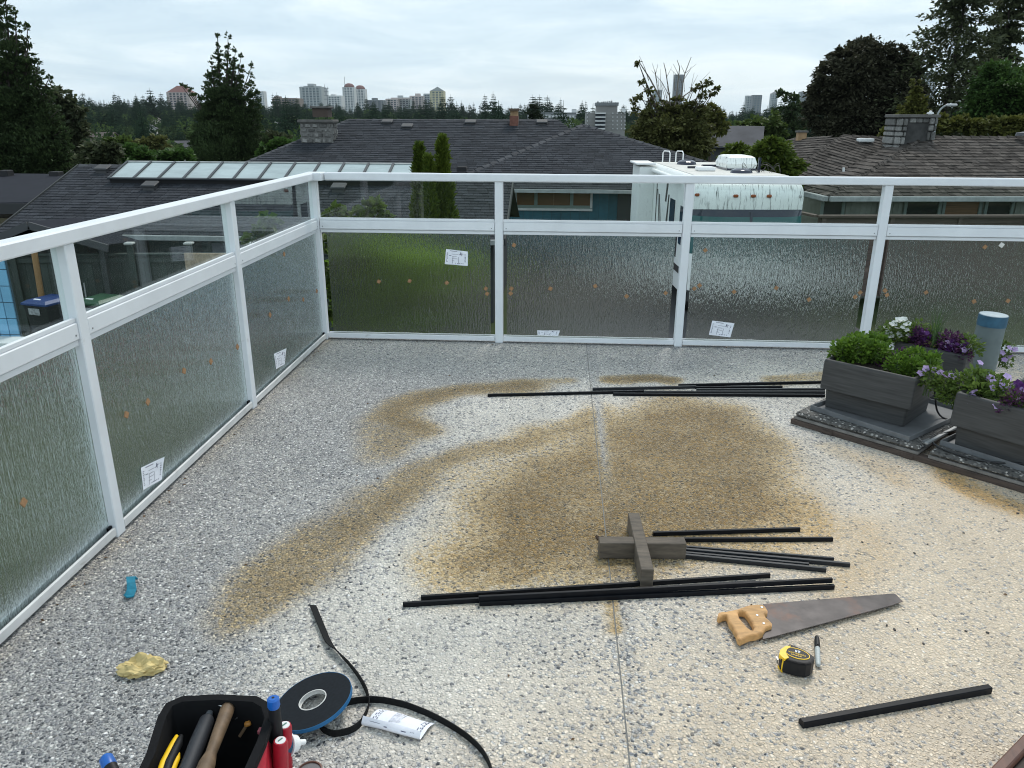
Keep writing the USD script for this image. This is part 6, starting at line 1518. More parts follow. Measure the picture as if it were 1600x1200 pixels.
tree('broadleaf_tree', 'tall dark tree filling the upper left corner of the picture', 'tree',
     spires([(10, 270, 6, -20, 40), (45, 230, 43, 44, 24), (28, 250, 24, 20, 30), (62, 250, 60, 98, 22), (80, 255, 77, 124, 18), (95, 262, 91, 172, 14), (107, 265, 104, 205, 10), (-30, 270, -30, -40, 50), (30, 280, 30, 130, 50), (66, 275, 66, 170, 34)]),
     30, (20, 300), dark_leaf, 120000, .14, 101, zsq=1.3, shrink=1.0, flat=1.4, dirup=.6)
tree('broadleaf_tree', 'smaller loose leaved tree at the right side of the tall dark left tree', 'tree',
     [(95, 150, 12), (110, 162, 12), (88, 165, 10), (120, 172, 10), (103, 180, 18), (115, 200, 18), (100, 222, 20), (120, 235, 16), (88, 142, 6)], 38, (105, 260), dark_leaf2, 5200, .26, 102)
tree('columnar_tree', 'tall dark columnar tree with feathery top standing left of the towers', 'tree',
     spires([(340, 235, 340, 56, 20), (356, 235, 357, 58, 22), (324, 245, 331, 98, 20), (374, 235, 377, 90, 22), (392, 240, 393, 104, 16), (405, 240, 403, 145, 12), (313, 245, 318, 140, 14), (302, 245, 306, 185, 11), (350, 250, 348, 150, 34), (366, 240, 367, 80, 18), (332, 240, 323, 118, 16)]) + [(296, 141, 3), (303, 147, 4), (311, 155, 5), (289, 136, 2.5), (283, 133, 1.5)],
     44, (350, 285), dark_leaf, 90000, .13, 103, shell=.1, zsq=1.5, shrink=1.0, flat=1.5, dirup=.9)
tree('maple_tree', 'broad dome shaped dark maple tree left of the tall right conifer', 'tree',
     [(1350, 84, 24), (1322, 96, 24), (1378, 92, 24), (1300, 118, 24), (1340, 115, 34), (1395, 112, 28), (1420, 118, 18), (1282, 145, 18), (1310, 148, 30), (1350, 150, 40), (1400, 148, 32), (1428, 142, 14), (1272, 165, 14), (1290, 182, 26), (1335, 188, 38), (1385, 185, 36), (1420, 175, 20), (1300, 205, 24), (1360, 210, 24), (1312, 84, 10), (1420, 92, 12), (1405, 84, 10)], 40, (1350, 240), maple_leaf, 70000, .20, 104, shell=.5, shrink=.86)
tree('broadleaf_tree', 'rounded green tree in front of the tall conifer at the right edge', 'tree',
     [(1560, 125, 24), (1540, 140, 20), (1580, 145, 26), (1555, 165, 30), (1535, 172, 20), (1590, 175, 20), (1600, 130, 20)], 33, (1560, 230), green_leaf, 22000, .18, 105)
tree('hedge', 'yellow green hedge behind the ridge of the shake roof', 'hedge',
     [(1475, 192, 10), (1492, 198, 11), (1512, 196, 12), (1530, 200, 10), (1548, 196, 11), (1566, 200, 11), (1585, 194, 12), (1605, 196, 12), (1462, 198, 8)], 27, (1530, 240), gold_leaf, 7000, .17, 106, limb=False)
tree('golden_conifer', 'narrow golden green conifer between the maple and the stone chimney', 'tree',
     [(1432, 127, 4), (1430, 140, 7), (1433, 155, 10), (1427, 170, 14), (1436, 182, 14), (1418, 182, 10)], 32, (1430, 230), gold_leaf, 4200, .16, 107)
tree('golden_bush', 'small golden green bush left of the right stone chimney', 'bush', [(1392, 203, 9), (1382, 208, 7), (1402, 196, 7), (1398, 188, 5)], 26, (1392, 240), gold_leaf, 1600, .14, 108)
# open, half bare tree
tw_paths = [([(1048, 200), (1035, 160), (1015, 122), (998, 96)], .09), ([(1040, 180), (1020, 150), (1002, 132)], .05), ([(1050, 190), (1046, 150), (1040, 110), (1037, 98)], .06), ([(1052, 190), (1058, 140), (1062, 105), (1058, 94)], .06), ([(1053, 190), (1064, 150), (1070, 115), (1080, 89)], .06),
            ([(1066, 130), (1058, 112), (1052, 100)], .03), ([(1070, 115), (1064, 102)], .025), ([(1030, 150), (1024, 118), (1028, 100)], .03), ([(1046, 150), (1034, 128), (1018, 110)], .03), ([(1055, 160), (1085, 138), (1110, 126)], .05), ([(1060, 170), (1095, 150), (1120, 139)], .05), ([(1045, 175), (1015, 160), (988, 152)], .05), ([(1066, 128), (1078, 110), (1080, 104)], .025), ([(1060, 120), (1048, 108)], .02), ([(1042, 120), (1050, 104)], .02), ([(1012, 118), (1006, 104)], .02), ([(1070, 115), (1088, 100)], .02)]
rtw = np.random.default_rng(61); more_twigs = []
for k in range(22):
    x = rtw.uniform(1012, 1092); y = rtw.uniform(125, 175); dx_ = (x - 1048) * rtw.uniform(.2, .7) + rtw.uniform(-9, 9); h_ = rtw.uniform(18, 42)
    more_twigs.append(([(x, y), (x + dx_ * .4, y - h_ * .5), (x + dx_, y - h_)], rtw.uniform(.018, .032)))
tree('half_bare_tree', 'olive tree with bare upper branches rising right of the hip roof', 'tree',
     [(1050, 175, 14), (1045, 190, 26), (1020, 195, 22), (1078, 195, 26), (1005, 212, 22), (1040, 215, 32), (1080, 220, 28), (1030, 235, 24), (1065, 240, 28), (1100, 230, 16), (990, 158, 3.5), (1000, 150, 4), (1014, 142, 4), (1003, 128, 2.5), (1022, 160, 6), (1035, 165, 8), (1060, 160, 9), (1075, 165, 8), (1085, 138, 4), (1096, 134, 4), (1108, 127, 4), (1098, 150, 5), (1112, 143, 4), (1119, 139, 3), (1088, 165, 9), (1100, 178, 8), (1012, 178, 9), (992, 172, 4), (998, 99, 1.8)], 31, (1048, 270), olive_leaf, 24000, .17, 109, twigs=tw_paths + more_twigs, shell=.25)
tree('broadleaf_tree', 'bronze leaved small tree right of the half bare tree', 'tree', [(1105, 175, 10), (1120, 178, 9), (1112, 190, 14), (1095, 198, 10), (1126, 200, 9)], 44, (1110, 240), gold_leaf, 2400, .24, 110, group=None)
tree('broadleaf_tree', 'light green rounded tree above the dark roof right of the half bare tree', 'tree', [(1180, 200, 16), (1200, 192, 15), (1160, 200, 10), (1215, 205, 12)], 62, (1185, 230), light_leaf, 3800, .34, 111)
tree('cedar_bush', 'rounded golden green cedar bush behind the motorhome, left one', 'bush', [(1150, 234, 10), (1160, 246, 17), (1140, 250, 14), (1168, 262, 20)], 18.9, (1158, 330), cedar_leaf, 7000, .13, 112, limb=False, flat=1.6)
tree('cedar_bush', 'large rounded cedar bush between the motorhome and the shake roof', 'bush', [(1205, 224, 9), (1196, 236, 14), (1216, 236, 15), (1188, 250, 18), (1215, 255, 22), (1238, 262, 14), (1200, 272, 22), (1230, 280, 16)], 15.2, (1210, 340), cedar_leaf, 14000, .12, 113, limb=False, flat=1.6)
for i, (cs, y_, lm_, lab) in enumerate([
    ([(150, 240, 16), (170, 236, 14), (160, 252, 18), (138, 255, 14)], 26, dark_leaf2, 'dark rounded bush behind the left end of the skylight roof'),
    ([(205, 244, 12), (222, 248, 12), (190, 250, 10)], 29, green_leaf, 'green bush just left of the skylights'),
    ([(250, 248, 12), (272, 244, 14), (292, 250, 12), (235, 252, 9)], 34, green_leaf, 'low green bushes behind the middle of the skylights'),
    ([(182, 226, 11), (198, 228, 12), (172, 232, 9)], 48, light_leaf, 'light green shrub on the slope behind the skylight house'),
    ([(230, 228, 13), (248, 226, 12), (214, 232, 10)], 52, olive_leaf, 'olive green shrub mass on the slope left of the columnar tree'),
    ([(415, 240, 10), (430, 232, 11), (448, 236, 12), (462, 228, 9), (438, 244, 9)], 33, green_leaf, 'green bush at the left foot of the stone chimney'),
    ([(418, 222, 10), (432, 215, 9), (446, 224, 9)], 46, dark_leaf2, 'dark bush left of the stone chimney'),
    ([(1225, 150, 9), (1240, 165, 14), (1225, 180, 16), (1250, 185, 16), (1235, 205, 18)], 70, dark_leaf, 'dark tree left of the dome shaped maple')]):
    tree('bush', lab, 'bush', cs, y_, (cs[0][0], 275), lm_, 3200, .2 + y_ * .002, 120 + i, limb=False)
# vine-like shrub by the corner post, seen through the glass
tree('shrub', 'leafy green shrub growing up outside the railing corner', 'shrub', [(505, 380, 12), (512, 420, 10), (506, 450, 10), (514, 480, 9), (510, 510, 12), (545, 335, 10), (585, 328, 11), (520, 332, 8), (568, 340, 8), (600, 340, 5), (420, 345, 10), (412, 360, 10), (395, 372, 8), (530, 440, 18), (560, 400, 26)], 1.3, (540, 640), light_leaf, 1700, .075, 140, limb=False, flat=.8, aspect=.75)
tree('shrub', 'big green shrub glowing through the first textured pane', 'shrub', [(560, 420, 40), (600, 400, 40), (650, 420, 40), (690, 440, 36), (600, 470, 44), (560, 480, 36), (660, 480, 40), (720, 420, 24)], 2.2, (620, 700), bright_leaf, 16000, .08, 141, limb=False)

def column_cedar(label, px, top, bot, wpx, Y, seed, n=5200):
    r = np.random.default_rng(seed); a, b = AY(px, top, Y), AY(px, bot, Y); s = np.linalg.norm(b - CAM) / FPX
    foot = np.array([b[0], Y, GZ]); H = a[2] - foot[2]; t = thing('column_cedar', label, 'cedar', foot)
    part(t, 'trunk', MB().tube([foot, foot + [0, 0, H * .9]], [.06, .01], 6), bark)
    h = r.random(n) ** .8; rad = wpx / 2 * s * np.minimum(1, ((1 - h) / .42) ** .75) * (.82 + .18 * np.sin(h * 40 + r.random() * 6)); ang = r.uniform(0, 6.283, n)
    lob = 1 + .16 * np.sin(3 * ang + 9 * h + seed) + .08 * np.sin(7 * ang - 13 * h)
    q = rad * lob * np.sqrt(r.uniform(.45, 1, n))
    P = np.stack([foot[0] + q * np.cos(ang), foot[1] + q * np.sin(ang), foot[2] + h * H], 1)
    D = np.stack([np.cos(ang) * .55, np.sin(ang) * .55, np.full(n, 1.0)], 1)
    v, f = leaf_mesh(P, .12, r, 1, .38, D); part(t, 'foliage', (v, f), cedar_leaf, kind='stuff')
column_cedar('left and fullest of the two column cedars behind the railing', 659, 230, 345, 40, 8.6, 1, 6500)
column_cedar('narrow pointed column cedar, right one of the two behind the railing', 694, 219, 345, 44, 8.3, 2, 6500)
column_cedar('lower column cedar wedged between the two taller ones', 672, 248, 345, 30, 8.0, 3, 3500)

def conifer_mesh(r, H, R, nw, leaf, spread=.35, top=.05, base=.12, drop=.25, gap_=0.0):
    vs, fs, k = [], [], 0; tr = MB().tube([(0, 0, 0), (0, 0, H * .98)], [H * .016, H * .002], 6)
    for i in range(nw):
        t = base + (1 - base - top) * (i + r.uniform(-.3, .3)) / nw; z = H * t; L = R * (1 - t) ** .8 * r.uniform(.75, 1.15) + .02 * R
        nb_ = 5 if nw > 12 else 4
        a0 = r.uniform(0, 6.28)
        for b in range(nb_):
            if r.random() < gap_: continue
            a = a0 + 6.283 * b / nb_ + r.uniform(-.3, .3); d = np.array([math.cos(a), math.sin(a), -drop]); l = L * r.uniform(.7, 1.1)
            m_ = leaf; s = r.random(m_) ** .7
            P = np.array([0, 0, z]) + d * l * s[:, None] + r.normal(size=(m_, 3)) * np.array([1, 1, .45]) * l * spread * .35
            D = np.tile(d, (m_, 1)) + r.normal(size=(m_, 3)) * .5
            v, f = leaf_mesh(P, min(l * .42, H * .06, .25), r, .5, .5, D); vs.append(v); fs.append(f + k); k += len(v)
    return tr, np.vstack(vs), np.vstack(fs)
def conifer(name, label, px, top, Y, Rpx, seed, lm, nw=26, leaf=26, gap_=0.1, base=.12, drop=.2, group=None):
    r = np.random.default_rng(seed); a = AY(px, top, Y); foot = np.array([a[0], Y, terrain(a[0], Y)]); s = np.linalg.norm(a - CAM) / FPX
    t = thing(name, label, 'tree', foot, group=group); tr, v, f = conifer_mesh(r, a[2] - foot[2], Rpx * s, nw, leaf, gap_=gap_, base=base, drop=drop)
    part(t, 'trunk', tr, bark, local=True); part(t, 'crown', (v, f), lm, local=True, kind='stuff')
conifer('fir_tree', 'tall airy fir at the right edge rising out of the picture', 1528, -110, 38, 112, 201, dark_leaf2, nw=54, leaf=110, gap_=.42, base=.2, drop=.12)
conifer('fir_tree', 'second airy fir at the right edge, closer to the corner', 1592, -60, 42, 62, 202, dark_leaf2, nw=42, leaf=100, gap_=.4, base=.2)
conifer('fir_tree', 'small pointed fir behind the ridge beside the brick chimney', 835, 152, 62, 36, 203, conifer_leaf, nw=24, leaf=60, gap_=.05)

# ---------------------------------------------------------------- neighbour roofs farther off
def gable_house(label, px, py, w_px, Y, wallc, roofc, rot=0.0, name='far_house', h=2.6, rise=.28, group=None):
    """py: pixel row of the eave"""
    c = AY(px, py, Y); s = np.linalg.norm(c - CAM) / FPX; w = w_px * s; d = w * .8; zg = terrain(c[0], Y) - 1
    t = thing(name, label, 'house', (c[0], Y + d / 2, zg), rot, group=group); ze = c[2] - zg; zr = ze + w * rise
    part(t, 'wall', MB().box((0, 0, ze / 2), (w, d, ze)).add([(-w / 2, -d / 2, ze), (w / 2, -d / 2, ze), (0, -d / 2, zr - .05), (-w / 2, d / 2, ze), (w / 2, d / 2, ze), (0, d / 2, zr - .05)], [[0, 1, 2], [4, 3, 5]]), wallc, local=True)
    o = .35
    for sx in (-1, 1):
        e_ = (sx * (w / 2 + o), ze - o * rise * 2); p = [(e_[0], -d / 2 - o, e_[1]), (e_[0], d / 2 + o, e_[1]), (0, d / 2 + o, zr), (0, -d / 2 - o, zr)]
        part(t, 'roof', MB().add(p + [(a, b, c_ - .12) for a, b, c_ in p], [[0, 1, 2, 3], [7, 6, 5, 4]] + [[k, 4 + k, 4 + (k + 1) % 4, (k + 1) % 4] for k in range(4)]), roofc, local=True)
    for fx in (-.28, .22):
        part(t, 'window', MB().box((fx * w, -d / 2 - .02, ze - 1.3), (w * .2, .05, 1.1)), dark_glass, local=True)
    return t
far_white = mat('far_white_wall', (0.55, 0.54, 0.52), .8); far_cream = mat('far_cream_wall', (0.42, 0.38, 0.32), .8); far_grey = mat('far_grey_roof', (0.06, 0.06, 0.068), .85, noise=(1, .3)); far_brown = mat('far_brown_roof', (0.09, 0.07, 0.06), .85, noise=(1, .3))
H_ = [('small pale gabled house low on the slope left of the columnar tree', 246, 236, 14, 150, far_cream, far_grey, .5), ('white walled house with dark roof beside the columnar tree', 282, 228, 24, 165, far_white, far_grey, -.9),
      ('white house high on the left slope among dark trees', 232, 200, 15, 300, far_white, far_grey, .3), ('pinkish house on the left slope', 243, 188, 12, 420, far_cream, far_brown, .2),
      ('brown roofed house low behind the dark left tree', 150, 222, 44, 105, far_cream, far_brown, 1.4), ('small white house on the far left slope', 148, 206, 9, 330, far_white, far_grey, .1),
      ('cream house beside the columnar tree on its left', 292, 212, 14, 230, far_cream, far_grey, -.4), ('pale house between the columnar tree and stone chimney', 416, 206, 12, 260, far_cream, far_brown, .5),
      ('small pale house seen left of the stone chimney', 458, 183, 9, 480, far_white, far_brown, .2), ('white house left of the stone chimney among trees', 433, 192, 11, 350, far_white, far_grey, -.5),
      ('grey roofed house right of the half bare tree', 1155, 224, 84, 58, dark_wall, far_grey, 1.35)]
for a in H_: gable_house(a[0], *a[1:6], a[6], a[7])
# street lamp
sl = thing('street_lamp', 'street lamp with curved arm behind the right stone chimney', 'street lamp', (*AY(1463, 190, 24)[:2], GZ))
b_ = AY(1463, 186, 24); part(sl, 'pole', MB().tube([(b_[0], 24, GZ), b_], [.06, .045], 8), gutter_grey)
part(sl, 'arm', MB().tube(spline([b_, AY(1467, 175, 24), AY(1474, 167, 24), AY(1484, 164, 24)], 14), .032, 8), gutter_grey, smooth=True)
part(sl, 'head', MB().box(AY(1487, 164, 24), (.34, .16, .09), bev=.03), mat('lamp_head', (0.5, 0.5, 0.5), .4))

# ---------------------------------------------------------------- wooded slopes: one mass of far trees
UsdGeom.PointInstancer.Define(stage, '/World/far_woods'); pi = UsdGeom.PointInstancer.Get(stage, '/World/far_woods')
meta('/World/far_woods', 'dark mixed woods covering the far slopes below the skyline', 'woods', None, 'stuff')
proto_paths = []
rp_ = np.random.default_rng(77)
far_con = leafmat('far_conifer', (0.013, 0.027, 0.021), (0.044, 0.072, 0.045), .2, 1.0, .03); far_dec = leafmat('far_broadleaf', (0.028, 0.054, 0.020), (0.095, 0.140, 0.048), .3, 1.0, .03); far_dec2 = leafmat('far_broadleaf_dark', (0.020, 0.036, 0.021), (0.058, 0.085, 0.040), .25, 1.0, .03)
def proto(nm, v, f, lm):
    UsdGeom.Xform.Define(stage, f'/World/far_woods/{nm}'); UsdGeom.PrimvarsAPI(usdkit.mesh(stage, f'/World/far_woods/{nm}/crown', (v, f), lm)).CreatePrimvar('tone', Sdf.ValueTypeNames.Color3fArray, 'vertex').Set(Vt.Vec3fArray.FromNumpy(tones(v, f, nm).astype(np.float32))); proto_paths.append(f'/World/far_woods/{nm}')
for k in range(4):
    tr, v, f = conifer_mesh(rp_, 1.0, .21 + .06 * (k % 2), 20, 18, base=.05, spread=.5); tv, tf = tr.arr(); proto(f'conifer_{k}', np.vstack([v, tv]), np.vstack([f, tf + len(v)]), far_con)
for k in range(4):
    cs_ = [(rp_.normal(size=3) * [.22, .22, .14] + [0, 0, .55], rp_.uniform(.16, .3)) for _ in range(9)]
    vs, fs, q = [], [], 0
    for c, R_ in cs_:
        P, d = ball(rp_, 100, c, (R_, R_, R_ * .8), .6); v, f = leaf_mesh(P, .085, rp_, .8, .7, d); vs.append(v); fs.append(f + q); q += len(v)
    proto(f'broadleaf_{k}', np.vstack(vs), np.vstack(fs), far_dec if k < 2 else far_dec2)
pos, idx, scl, ori = [], [], [], []
keep_out = [(a[1], a[4], a[3]) for a in H_]
for k in range(6500):
    px = rp_.uniform(-350, 1950); d = 95 * (1500 / 95) ** rp_.random() ** .75
    dirv = ray(px, 180); dirv = dirv / np.hypot(dirv[0], dirv[1]); x, y = CAM[0] + dirv[0] * d, CAM[1] + dirv[1] * d
    if any(abs(px - hx) < hw_ * .75 and y < hy + 4 and y > hy * .45 for hx, hy, hw_ in keep_out): continue
    if y < 150 and 885 < px < 1000: continue
    if 200 < y < 425 and 818 < px < 905: continue
    con = rp_.random() < (.66 if d > 400 else .35)
    h = rp_.uniform(9, 17) if con else rp_.uniform(6, 11)
    if d > 500: h = rp_.uniform(11, 21) * rp_.uniform(.9, 1.35) if con else rp_.uniform(9, 15)
    if d < 200: h *= .72
    idx.append(int(rp_.integers(0, 4)) + (0 if con else 4)); pos.append((x, y, float(terrain(x, y)) - .3)); w_ = rp_.uniform(.85, 1.3); scl.append((h * w_, h * w_, h))
    a = rp_.uniform(0, 6.283); ori.append(Gf.Quath(math.cos(a / 2), 0, 0, math.sin(a / 2)))
pi.CreatePrototypesRel().SetTargets([Sdf.Path(p) for p in proto_paths])
pi.CreateProtoIndicesAttr(Vt.IntArray(idx)); pi.CreatePositionsAttr(Vt.Vec3fArray([Gf.Vec3f(*map(float, p)) for p in pos])); pi.CreateScalesAttr(Vt.Vec3fArray([Gf.Vec3f(*map(float, p)) for p in scl])); pi.CreateOrientationsAttr(Vt.QuathArray(ori))

# ---------------------------------------------------------------- towers on the skyline
def tower(label, l, r_, top, D, slab, glass, floors, piers=4, roof=None, roofm=None, depth=.8, bump=None, name='tower', rot=0.0, base_py=192):
    cpx = (l + r_) / 2; c = AY(cpx, top, D); s = np.linalg.norm(c - CAM) / FPX; w = (r_ - l) * s; dp = w * depth
    zb = min(float(terrain(c[0], D)) - 1, AY(cpx, base_py, D)[2]); H = c[2] - zb
    t = thing(name, label, 'tower', (c[0], D + dp / 2, zb), rot)
    part(t, 'core', MB().box((0, 0, H / 2), (w * .95, dp * .95, H)), glass, local=True)
    fl_ = MB(); fh = (AY(cpx, top, D)[2] - AY(cpx, 182, D)[2]) / floors; z = H - .2
    while z > max(0, H - fh * (floors + 4)): fl_.box((0, 0, z - fh * .18), (w, dp, fh * .36)); z -= fh
    part(t, 'floor_bands', fl_, slab, local=True, kind='stuff')
    for k in range(piers):
        x = -w / 2 + w * (k + .5) / piers; part(t, 'pier', MB().box((x, -dp * .485, H / 2), (w / piers * .30, dp * .06, H * .995)), slab, local=True)
    part(t, 'corner', MB().box((-w * .49, 0, H / 2), (w * .06, dp * 1.01, H)), slab, local=True); part(t, 'corner', MB().box((w * .49, 0, H / 2), (w * .06, dp * 1.01, H)), slab, local=True)
    if roof == 'hip':
        h = w * .28; part(t, 'roof', MB().add([(-w / 2, -dp / 2, H), (w / 2, -dp / 2, H), (w / 2, dp / 2, H), (-w / 2, dp / 2, H), (-w * .18, 0, H + h), (w * .18, 0, H + h)], [[0, 1, 5], [0, 5, 4], [1, 2, 5], [2, 3, 4], [2, 4, 5], [3, 0, 4]]), roofm, local=True)
    elif roof == 'dome':
        part(t, 'roof', MB().lathe([(w * .46, 0), (w * .44, w * .12), (w * .30, w * .26), (w * .12, w * .32), (0, w * .33)], (0, 0, H), 12), roofm, local=True)
    elif roof == 'point':
        part(t, 'roof', MB().add([(-w * .52, -dp * .52, H), (w * .52, -dp * .52, H), (w * .52, dp * .52, H), (-w * .52, dp * .52, H), (0, 0, H + w * .32)], [[0, 1, 4], [1, 2, 4], [2, 3, 4], [3, 0, 4]]), roofm, local=True)
    else:
        part(t, 'roof', MB().box((0, 0, H + fh * .1), (w * .97, dp * .97, fh * .3)), slab, local=True)
    for (b0, b1, bt) in (bump or []):
        p = AY((b0 + b1) / 2, bt, D); hh = p[2] - c[2]; x = ((b0 + b1) / 2 - cpx) * s; part(t, 'penthouse', MB().box((x, 0, H + hh / 2), ((b1 - b0) * s, dp * .5, hh)), slab, local=True)
    return t, w, H
tg = mat('tower_glass_blue', (0.10, 0.14, 0.16), .3); tgd = mat('tower_glass_dark', (0.05, 0.06, 0.075), .3)
cg = mat('tower_grey', (0.34, 0.36, 0.36), .8); cw = mat('tower_white', (0.55, 0.55, 0.54), .8); cpk = mat('tower_pink', (0.42, 0.36, 0.335), .8); cbr = mat('tower_brown', (0.20, 0.165, 0.14), .8); cdg = mat('tower_dark_grey', (0.17, 0.18, 0.185), .8)
cyel = mat('tower_yellow', (0.50, 0.46, 0.30), .8); redr = mat('tower_red_roof', (0.17, 0.08, 0.07), .8); gcon = mat('grey_concrete', (0.22, 0.215, 0.205), .85, noise=(.3, .15)); greenr = mat('tower_green_roof', (0.13, 0.16, 0.16), .7)
tower('pinkish tower with low red hip roof on the left skyline', 262, 292, 144, 900, cpk, tgd, 10, 6, 'hip', redr)
tower('grey tower just right of the columnar tree', 398, 411, 143, 1500, cw, tg, 14, 3)
tower('low brown block with a taller left end on the skyline', 427, 462, 154, 1300, cbr, tgd, 8, 7, bump=[(427, 433.5, 150)])
tower('broad grey green tower with stepped crown', 469.5, 500, 136, 1700, cg, tg, 18, 6, bump=[(473, 496, 134), (479, 488, 130.5)])
tower('pale grey block right of the lattice mast', 511, 532, 150, 1500, cw, tg, 10, 5, bump=[(516, 522, 147)])
tower('pale tower with red domed roof, the taller of the pair', 535.5, 552, 136, 1800, cw, tg, 18, 4, 'dome', redr)
tower('pale tower with red domed roof, the lower of the pair', 553, 569, 139, 1850, cw, tg, 18, 4, 'dome', redr)
tower('dark grey low block right of the red domed towers', 573.5, 598, 157, 1600, cdg, tgd, 8, 4, bump=[(580, 587, 153)])
tower('pinkish grey stepped block with flat cap', 603, 621, 155, 1700, cpk, tgd, 9, 4, bump=[(610, 640, 152.5)])
tower('pinkish grey stepped block with a small box on top', 621.5, 640, 153, 1720, cg, tgd, 9, 4, bump=[(621, 628, 149)])
tower('pinkish grey slab with cap, left of the yellow tower', 640.5, 661, 150.5, 1750, cpk, tgd, 10, 4, bump=[(648, 655, 146)])
tower('narrow grey slab adjoining the yellow tower', 662, 672, 147, 1760, cg, tgd, 11, 3)
tower('slim yellowish tower with pointed roof', 672.5, 692.5, 142.5, 1500, cyel, tg, 15, 4, 'point', greenr)
tower('very tall dark tower behind the half bare tree', 1055, 1068, 117, 2300, cdg, tgd, 26, 5)
tower('bluish grey tower left of the very tall dark one', 1021, 1034, 141, 2300, cg, tg, 16, 3)
tower('left block of the paired grey towers right of the half bare tree', 1167, 1177, 150, 2200, cg, tg, 12, 3)
tower('right block of the paired grey towers right of the half bare tree', 1177.5, 1190, 149, 2150, cdg, tg, 12, 3)
tower('slender pointed tower on the right skyline', 1206, 1215, 146.5, 2200, cg, tg, 13, 3, 'point', cdg)
tower('small bluish tower on the skyline left of the maple', 1236, 1246, 153, 2300, cg, tg, 9, 3)
tower('small bluish tower half hidden by the maple', 1253, 1268, 144, 2300, cdg, tg, 12, 3)
tower('tall glass tower seen between the maple and the right fir', 1450, 1465, 114, 1900, cg, tgd, 24, 4, bump=[(1456, 1465, 110)])
tower('lower glass tower beside the tall one between maple and fir', 1444, 1451, 133, 2000, cg, tgd, 16, 2)
# lattice mast
ms = AY(510, 132, 1500); mz = float(terrain(ms[0], 1500)); mast = thing('lattice_mast', 'lattice mast with dishes left of the pale grey block', 'mast', (ms[0], 1500, mz))
s_ = np.linalg.norm(ms - CAM) / FPX
mm_ = mat('mast_steel', (0.22, 0.23, 0.24), .6)
part(mast, 'mast', MB().tube([(ms[0], 1500, mz), (ms[0], 1500, ms[2] - 8)], [2.2, .8], 6), mm_)
for dx in (-2.6, 1.6): part(mast, 'rod', MB().tube([(ms[0] + dx * s_, 1500, ms[2] - 14 * s_), (ms[0] + dx * s_, 1500, ms[2] + (0 if dx < 0 else -3) * s_)], .45, 5), mm_)
for py in (138, 143, 149, 155): p = AY(510, py, 1500); part(mast, 'dish_arm', MB().box(p, (6 * s_, 1.5, .9 * s_)), mm_)
an = AY(538, 120, 1800); part(thing('roof_mast', 'thin mast on the taller red domed tower', 'mast', an - [0, 0, 18]), 'rod', MB().tube([an - [0, 0, 22], an], .6, 5), mm_)
# mid distance concrete apartment block
Dm = 150; cA, cB = AY(917, 175, Dm), AY(978, 175, Dm); ztop, zlow = AY(917, 175.5, Dm)[2], float(terrain(0, Dm))
blk = thing('apartment_block', 'grey concrete apartment block with white balconies and roof aerials', 'building', ((cA[0] + cB[0]) / 2, Dm, zlow))
wB = cB[0] - cA[0]; s_ = np.linalg.norm(cA - CAM) / FPX
part(blk, 'main_wall', MB().box(((cA[0] + cB[0]) / 2, Dm + 6, (ztop + zlow) / 2), (wB, 11.8, ztop - zlow)), gcon)
zp = AY(950, 165, Dm)[2]; x0, x1 = AY(934, 165, Dm)[0], AY(966, 165, Dm)[0]
part(blk, 'tower_wall', MB().box(((x0 + x1) / 2, Dm + 5.8, (zp + ztop) / 2), (x1 - x0, 8, zp - ztop)), gcon)
part(blk, 'parapet', MB().box(((x0 + x1) / 2, Dm + 5.8, zp + .3), (x1 - x0 + .4, 8.3, .6)), cdg)
x0, x1 = AY(930, 180, Dm)[0], AY(946, 180, Dm)[0]
for py in (177, 183, 189, 195, 201): part(blk, 'balcony', MB().box(((x0 + x1) / 2, Dm - .5, AY(938, py, Dm)[2]), (x1 - x0, 1.2, .32 * s_ * 6)), cw)
for py in (180, 186, 192, 198): part(blk, 'window', MB().box(((x0 + x1) / 2, Dm + .08, AY(938, py, Dm)[2]), ((x1 - x0) * .95, .1, s_ * 3.4)), tgd)
for px in (917.8, 957.5, 964.5, 971, 976.5):
    for py in (177, 183, 189, 195, 201): part(blk, 'window', MB().box((AY(px, py, Dm)[0], Dm + .02, AY(px, py, Dm)[2]), (1.5 * s_, .2, 1.6 * s_)), cw)
ra = np.random.default_rng(9)
for k in range(11): px = 934 + 3.1 * k; p = AY(px, 164, Dm); part(blk, 'aerial', MB().tube([p, p + [0, 0, s_ * ra.uniform(2, 6)]], .10, 5), cdg)
part(blk, 'dish', MB().lathe([(0, 0), (.42, .1), (.46, .2), (.42, .15), (0, .05)], AY(974, 172.5, Dm), 12, (.3, -1, .4)), cw)
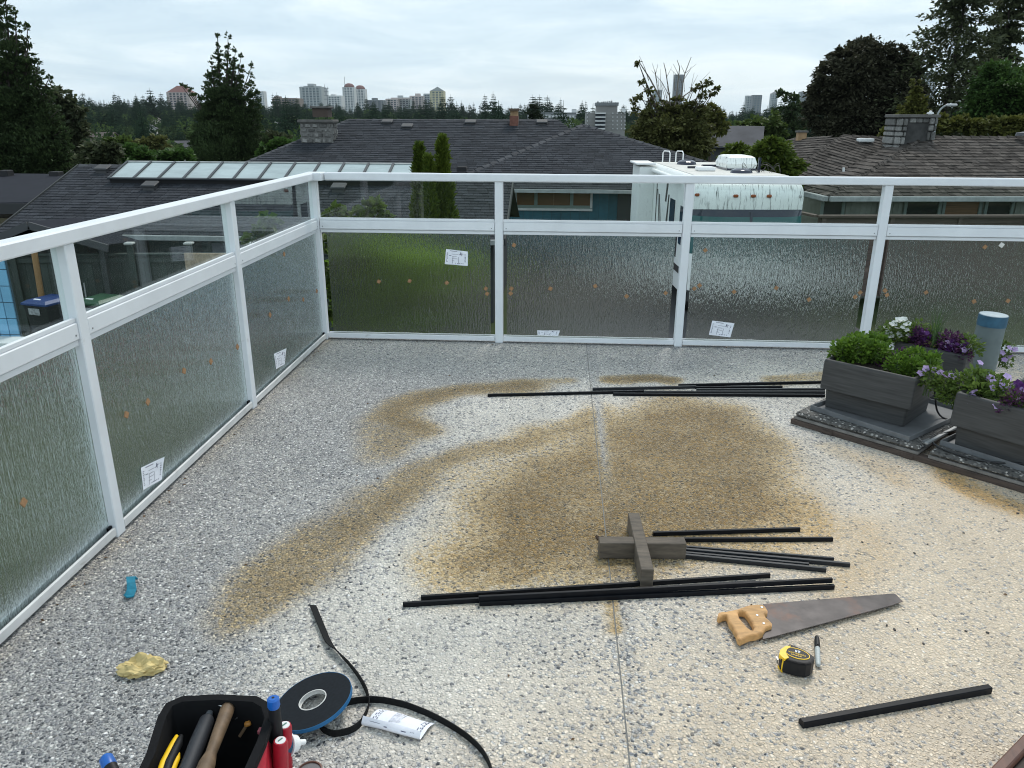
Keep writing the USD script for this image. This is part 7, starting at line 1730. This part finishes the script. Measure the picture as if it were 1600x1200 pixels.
# low white block far behind the ridge
lw = AY(862, 179, 420); s_ = np.linalg.norm(lw - CAM) / FPX; lb_ = thing('low_white_block', 'long low white apartment block behind the ridge right of the small fir', 'building', (lw[0], 420, lw[2] - 14))
part(lb_, 'wall', MB().box((lw[0], 426, lw[2] - 6), (72 * s_, 11, 13)), mat('pale_grey_wall', (0.32, 0.33, 0.34), .8))
for row in range(3):
    for k in range(14): part(lb_, 'balcony', MB().box((lw[0] + (-33 + 5 * k) * s_, 420, lw[2] - 1 - row * 3.2), (3.2 * s_, 1.4, 1.1)), cw)
part(lb_, 'roof', MB().box((lw[0], 426, lw[2] + .8), (73 * s_, 12, .6)), cdg); part(lb_, 'roof_room', MB().box((lw[0] + 33 * s_, 426, lw[2] + 1.6), (7 * s_, 6, 2.4)), cw)

# ---------------------------------------------------------------- the air
M_haze = usdkit.material(stage, '/World/Looks/haze', {"v": ("principled_volume", {"color": (0.80, 0.88, 0.95), "density": 0.00004, "anisotropy": 0.2})}, [], volume="v.volume")
solo('haze', MB().box((0, 0, 60), (9400, 9400, 200)), M_haze, None, None, None, 'stuff')

# grit and bits of dry leaf on the deck
rg5 = np.random.default_rng(44); gb5, lb5 = MB(), MB()
for k in range(150):
    p = np.array([rg5.uniform(.1, 3.4), rg5.uniform(-3.6, -.05), 0]); sz = rg5.uniform(.002, .0055)
    if k % 3: gb5.box(p + [0, 0, sz * .3], (sz * 1.6, sz, sz * .7), trimesh.transformations.rotation_matrix(rg5.uniform(0, 3), [0, 0, 1])[:3, :3])
    else:
        v5, f5 = leaf_mesh([p + [0, 0, .002]], .014, rg5, .1, .5); lb5.add(v5, f5)
for k in range(60):
    p = np.array([rg5.uniform(.005, .06), rg5.uniform(-3.6, -.05), 0]) if k % 2 else np.array([rg5.uniform(.1, 4), -rg5.uniform(.005, .05), 0]); v5, f5 = leaf_mesh([p + [0, 0, .002]], .016, rg5, .1, .5); lb5.add(v5, f5)
solo('grit', gb5, mat('grit', (0.06, 0.055, 0.05), .9), 'dark grit scattered over the deck', 'grit', kind='stuff')
solo('leaf_bits', lb5, mat('dry_leaf_bits', (0.13, 0.075, 0.035), .9), 'small dry leaf bits scattered over the deck and along the railing', 'leaf bits', kind='stuff')
